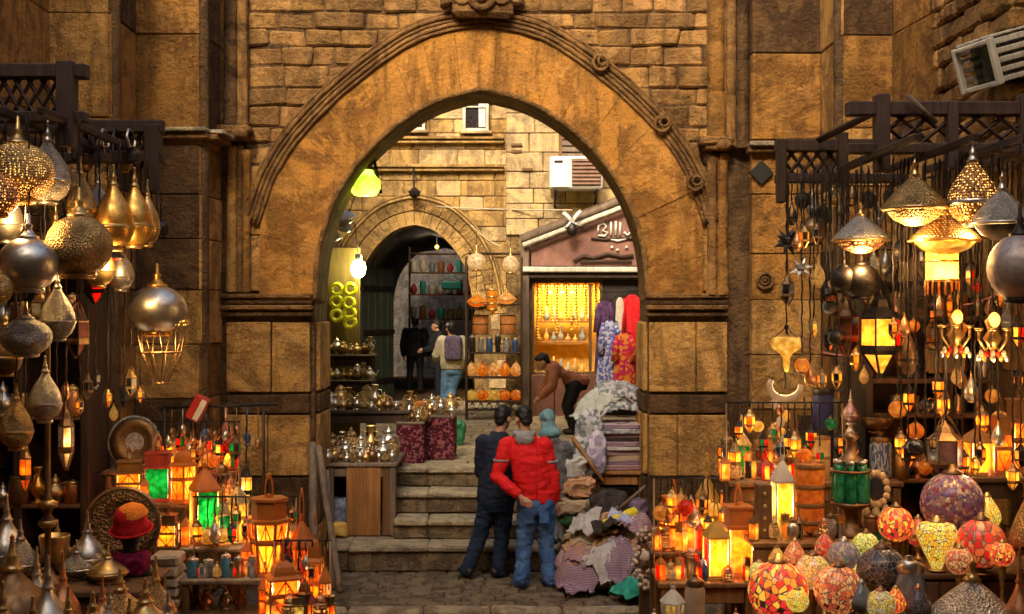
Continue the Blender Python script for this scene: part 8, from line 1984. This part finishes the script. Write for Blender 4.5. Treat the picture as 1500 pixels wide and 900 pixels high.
# strings of little lanterns and trinkets filling the piles
def cluster(n, u0_, u1_, v0_, v1_, Y0, Y1, ztop, h0, pool, where, grp, seed):
    random.seed(seed)
    pts = sorted([(u0_ + (u1_ - u0_) * (k + 0.5) / n + rnd(-4, 4), rnd(v0_, v1_), rnd(Y0, Y1)) for k in range(n)])
    for k, (u, v, Y) in enumerate(pts):
        g = pool[k % len(pool)]; kd = random.choice((0, 0, 1, 2)); h_ = h0 * rnd(0.75, 1.2); lab = '%s from left %s' % (ORD[k], where)
        if kd == 0: hangl(k_drop((M_BZ, M_DK, M_BR)[k % 3], [g, pool[(k + 1) % len(pool)]], 6), 'hanging_lantern', 'tiny %s glass lantern %s' % (cnm[g.name], lab), 'lantern', u, v, Y, h_ * 0.2, h_, 1.0, ztop, None, grp)
        elif kd == 1: hangl(k_tear((M_BRL, M_CO, M_SI)[k % 3], M_BR), 'small_lamp', 'tiny metal teardrop lamp %s' % lab, 'lamp', u, v, Y, h_ * 0.22, h_, 4.15, ztop, None, grp)
        else: hangl(k_globe(g, M_BZ), 'glass_lamp', 'tiny %s glass globe lamp %s' % (cnm[g.name], lab), 'lamp', u, v + 8, Y, h_ * 0.27, h_ * 0.8, 2.95, ztop, None, grp)
def rail(label, u0_, u1_, v, Y, zf):
    a, b_ = P(u0_, v, Y), P(u1_, v, Y); t = thing('lamp_rail', label, 'rail', (a.x, Y, zf)); m = MB(); m.tube([(0, 0, a.z - zf), (b_.x - a.x, 0, b_.z - zf)], 0.007, 6); ob('bar', m.mesh('bar', M_DK), t)
    for x_ in (0.01, b_.x - a.x - 0.01): m = MB(); m.tube([(x_, 0, 0), (x_, 0, a.z - zf)], 0.007, 6); ob('upright', m.mesh('upright', M_BZ), t)
    return a.z
AMBERS = [G_AMB, G_YEL, G_ORA, G_YELB, G_RED, G_GRN, G_DRK]
z1 = rail('iron rail with tiny lanterns above the top tier of the left stand', 222, 352, 618, 9.75, -0.15)
cluster(13, 226, 348, 622, 650, 9.65, 9.82, z1, 36, AMBERS, 'on the left top rail', 'tiny lanterns on rails', 101)
z2 = rail('iron rail with tiny lanterns before the middle tier of the left stand', 282, 436, 728, 9.0, -0.15)
cluster(13, 286, 432, 732, 770, 8.92, 9.1, z2, 38, AMBERS, 'on the left middle rail', 'tiny lanterns on rails', 102)
z3 = rail('iron rail with tiny lanterns above the crate by the poles', 400, 486, 792, 8.62, -0.15)
cluster(9, 404, 482, 796, 836, 8.55, 8.68, z3, 40, AMBERS, 'on the left crate rail', 'tiny lanterns on rails', 103)
z4 = rail('iron rail with tiny lanterns above the right back shelf', 1062, 1236, 590, 9.12, -0.15)
cluster(14, 1066, 1232, 594, 650, 9.05, 9.2, z4, 40, AMBERS, 'on the right back rail', 'tiny lanterns on rails', 104)
z5 = rail('iron rail with tiny lanterns beside the right jamb', 956, 1096, 700, 9.2, -0.15)
cluster(13, 960, 1092, 704, 752, 9.1, 9.25, z5, 40, AMBERS, 'on the right jamb rail', 'tiny lanterns on rails', 105)
cluster(14, 1300, 1500, 380, 470, 8.3, 9.0, ZB_R, 40, [G_AMB, G_DRK, G_ORA, G_YEL, G_RED], 'under the right canopy, upper band', 'tiny lanterns under the right canopy', 106)
cluster(14, 1310, 1500, 520, 600, 8.5, 8.9, ZB_R, 42, [G_AMB, G_YEL, G_ORA, G_DRK, G_AMB], 'under the right canopy, lower band', 'tiny lanterns under the right canopy', 107)
cluster(12, 1150, 1300, 300, 420, 8.7, 9.1, ZB_R, 40, [G_DRK, G_CLR, G_AMB, G_DRK], 'left part of the right canopy', 'tiny lanterns under the right canopy', 108)
# more small mosaic lamps packed between the big ones
random.seed(110)
for k, (u, v, Y, r, mt, zt, nm) in enumerate(((1112, 838, 7.62, 15, MO_YG, 0.78, 'small lime mosaic lamp left behind the red globe'), (1164, 812, 7.65, 16, MO_O, 0.78, 'small orange mosaic lamp between red and yellow globes'), (1168, 880, 6.95, 17, MO_Y, 0.78, 'small golden mosaic lamp in front of the red globe'), (1208, 800, 7.68, 15, MO_R2, 0.78, 'small cherry mosaic lamp behind the yellow and white one'),
        (1262, 838, 7.5, 17, MO_Y, 0.78, 'small golden mosaic lamp left of the dark dome'), (1345, 780, 8.25, 17, MO_R2, 1.05, 'small cherry mosaic lamp behind the golden tapering one'), (1405, 822, 7.6, 20, MO_O, 0.78, 'small orange mosaic lamp above the big brass onion'), (1446, 752, 8.25, 20, MO_Y, 1.05, 'small golden mosaic lamp behind the cherry bead globe'), (1468, 812, 7.55, 18, MO_R, 0.78, 'small red mosaic lamp right of the cherry bead globe'), (1312, 880, 6.92, 15, MO_R, 0.78, 'tiny red mosaic lamp at the bottom edge'))):
    mos(u, v, Y, r, mt, ('globe', 'tear')[k % 2], zt, nm, M_BR)
# more spired metal lamps in the lower left corner
for k, (u, v, Y, r, zt, mt, lab) in enumerate(((54, 800, 7.6, 26, 0.72, M_SI, 'silver spired lamp behind the front left row'), (158, 800, 8.0, 24, 0.95, M_BR, 'brass spired lamp left of the red cap'), (228, 812, 7.62, 24, 0.72, M_BRE, 'brass spired lamp right of the maroon cloth'), (246, 866, 7.0, 30, 0.72, M_SI, 'silver lamp at the right end of the front left table'), (4, 850, 6.9, 34, 0.72, M_BR, 'brass lamp cut by the left frame edge at the bottom'), (190, 874, 6.9, 30, 0.72, M_CO, 'copper lamp at the bottom under the maroon cloth'), (84, 760, 8.3, 22, 0.95, M_BRE, 'brass spired lamp beside the floor lamp pole'), (160, 856, 7.15, 24, 0.72, M_SI, 'small silver lamp left of the copper bottom one'))):
    h_ = ZT(v, Y) - zt; rr = 1.22 * r * Y / F; place(k_flask(mt, M_SI if mt is M_SI else M_BR), 'standing_lamp', lab, 'lamp', (XT(u, Y), Y, zt), (rr, rr, h_), rnd(0, 6), 'brass and silver lamps standing on the left tables')

cluster(14, 1310, 1500, 610, 680, 8.2, 8.5, ZB_R, 40, [G_YEL, G_AMB, G_DRK, G_ORA], 'low before the right shelves', 'tiny lanterns under the right canopy', 111)
cluster(12, 1170, 1290, 440, 540, 8.8, 9.2, ZB_R, 36, [G_AMB, G_DRK, G_YEL, G_CLR], 'before the lit right wall', 'tiny lanterns under the right canopy', 112)
cluster(10, 80, 215, 500, 590, 8.9, 9.3, ZT(186, 8.9), 36, [G_DRK, G_CLR, G_AMB, G_DRK], 'in the shade of the left wall', 'small lamps hanging at the left', 113)

# thicker cluster of teardrop lamps at the left edge
random.seed(120)
for k, (u, v, Y, r, h_, mt, lab) in enumerate(((8, 250, 7.5, 26, 108, M_SI, 'silver teardrop lamp squeezed between the left edge globes'), (82, 300, 7.8, 26, 108, M_BRE, 'engraved brass teardrop lamp behind the plain silver globe'), (84, 396, 7.6, 26, 104, M_SIE, 'dull silver teardrop lamp under the biggest brass globe'), (8, 452, 7.6, 24, 100, M_BZ, 'dark bronze teardrop lamp left of the lowest silver globe'),
        (146, 330, 8.2, 22, 92, M_BR, 'brass teardrop lamp below the gold row'), (176, 344, 8.5, 20, 84, M_SI, 'silver teardrop lamp below the amber gold pair'), (66, 520, 7.7, 24, 100, M_SIE, 'lowest dull silver teardrop lamp beside the floor lamp pole'), (24, 560, 7.5, 24, 100, M_BRE, 'lowest engraved brass teardrop lamp at the left edge'))):
    hangl(k_tear(mt, M_SI if mt in (M_SI, M_SIE) else M_BR), 'hanging_lamp', lab, 'lamp', u, v, Y, r, h_, 4.15, ZB_L)
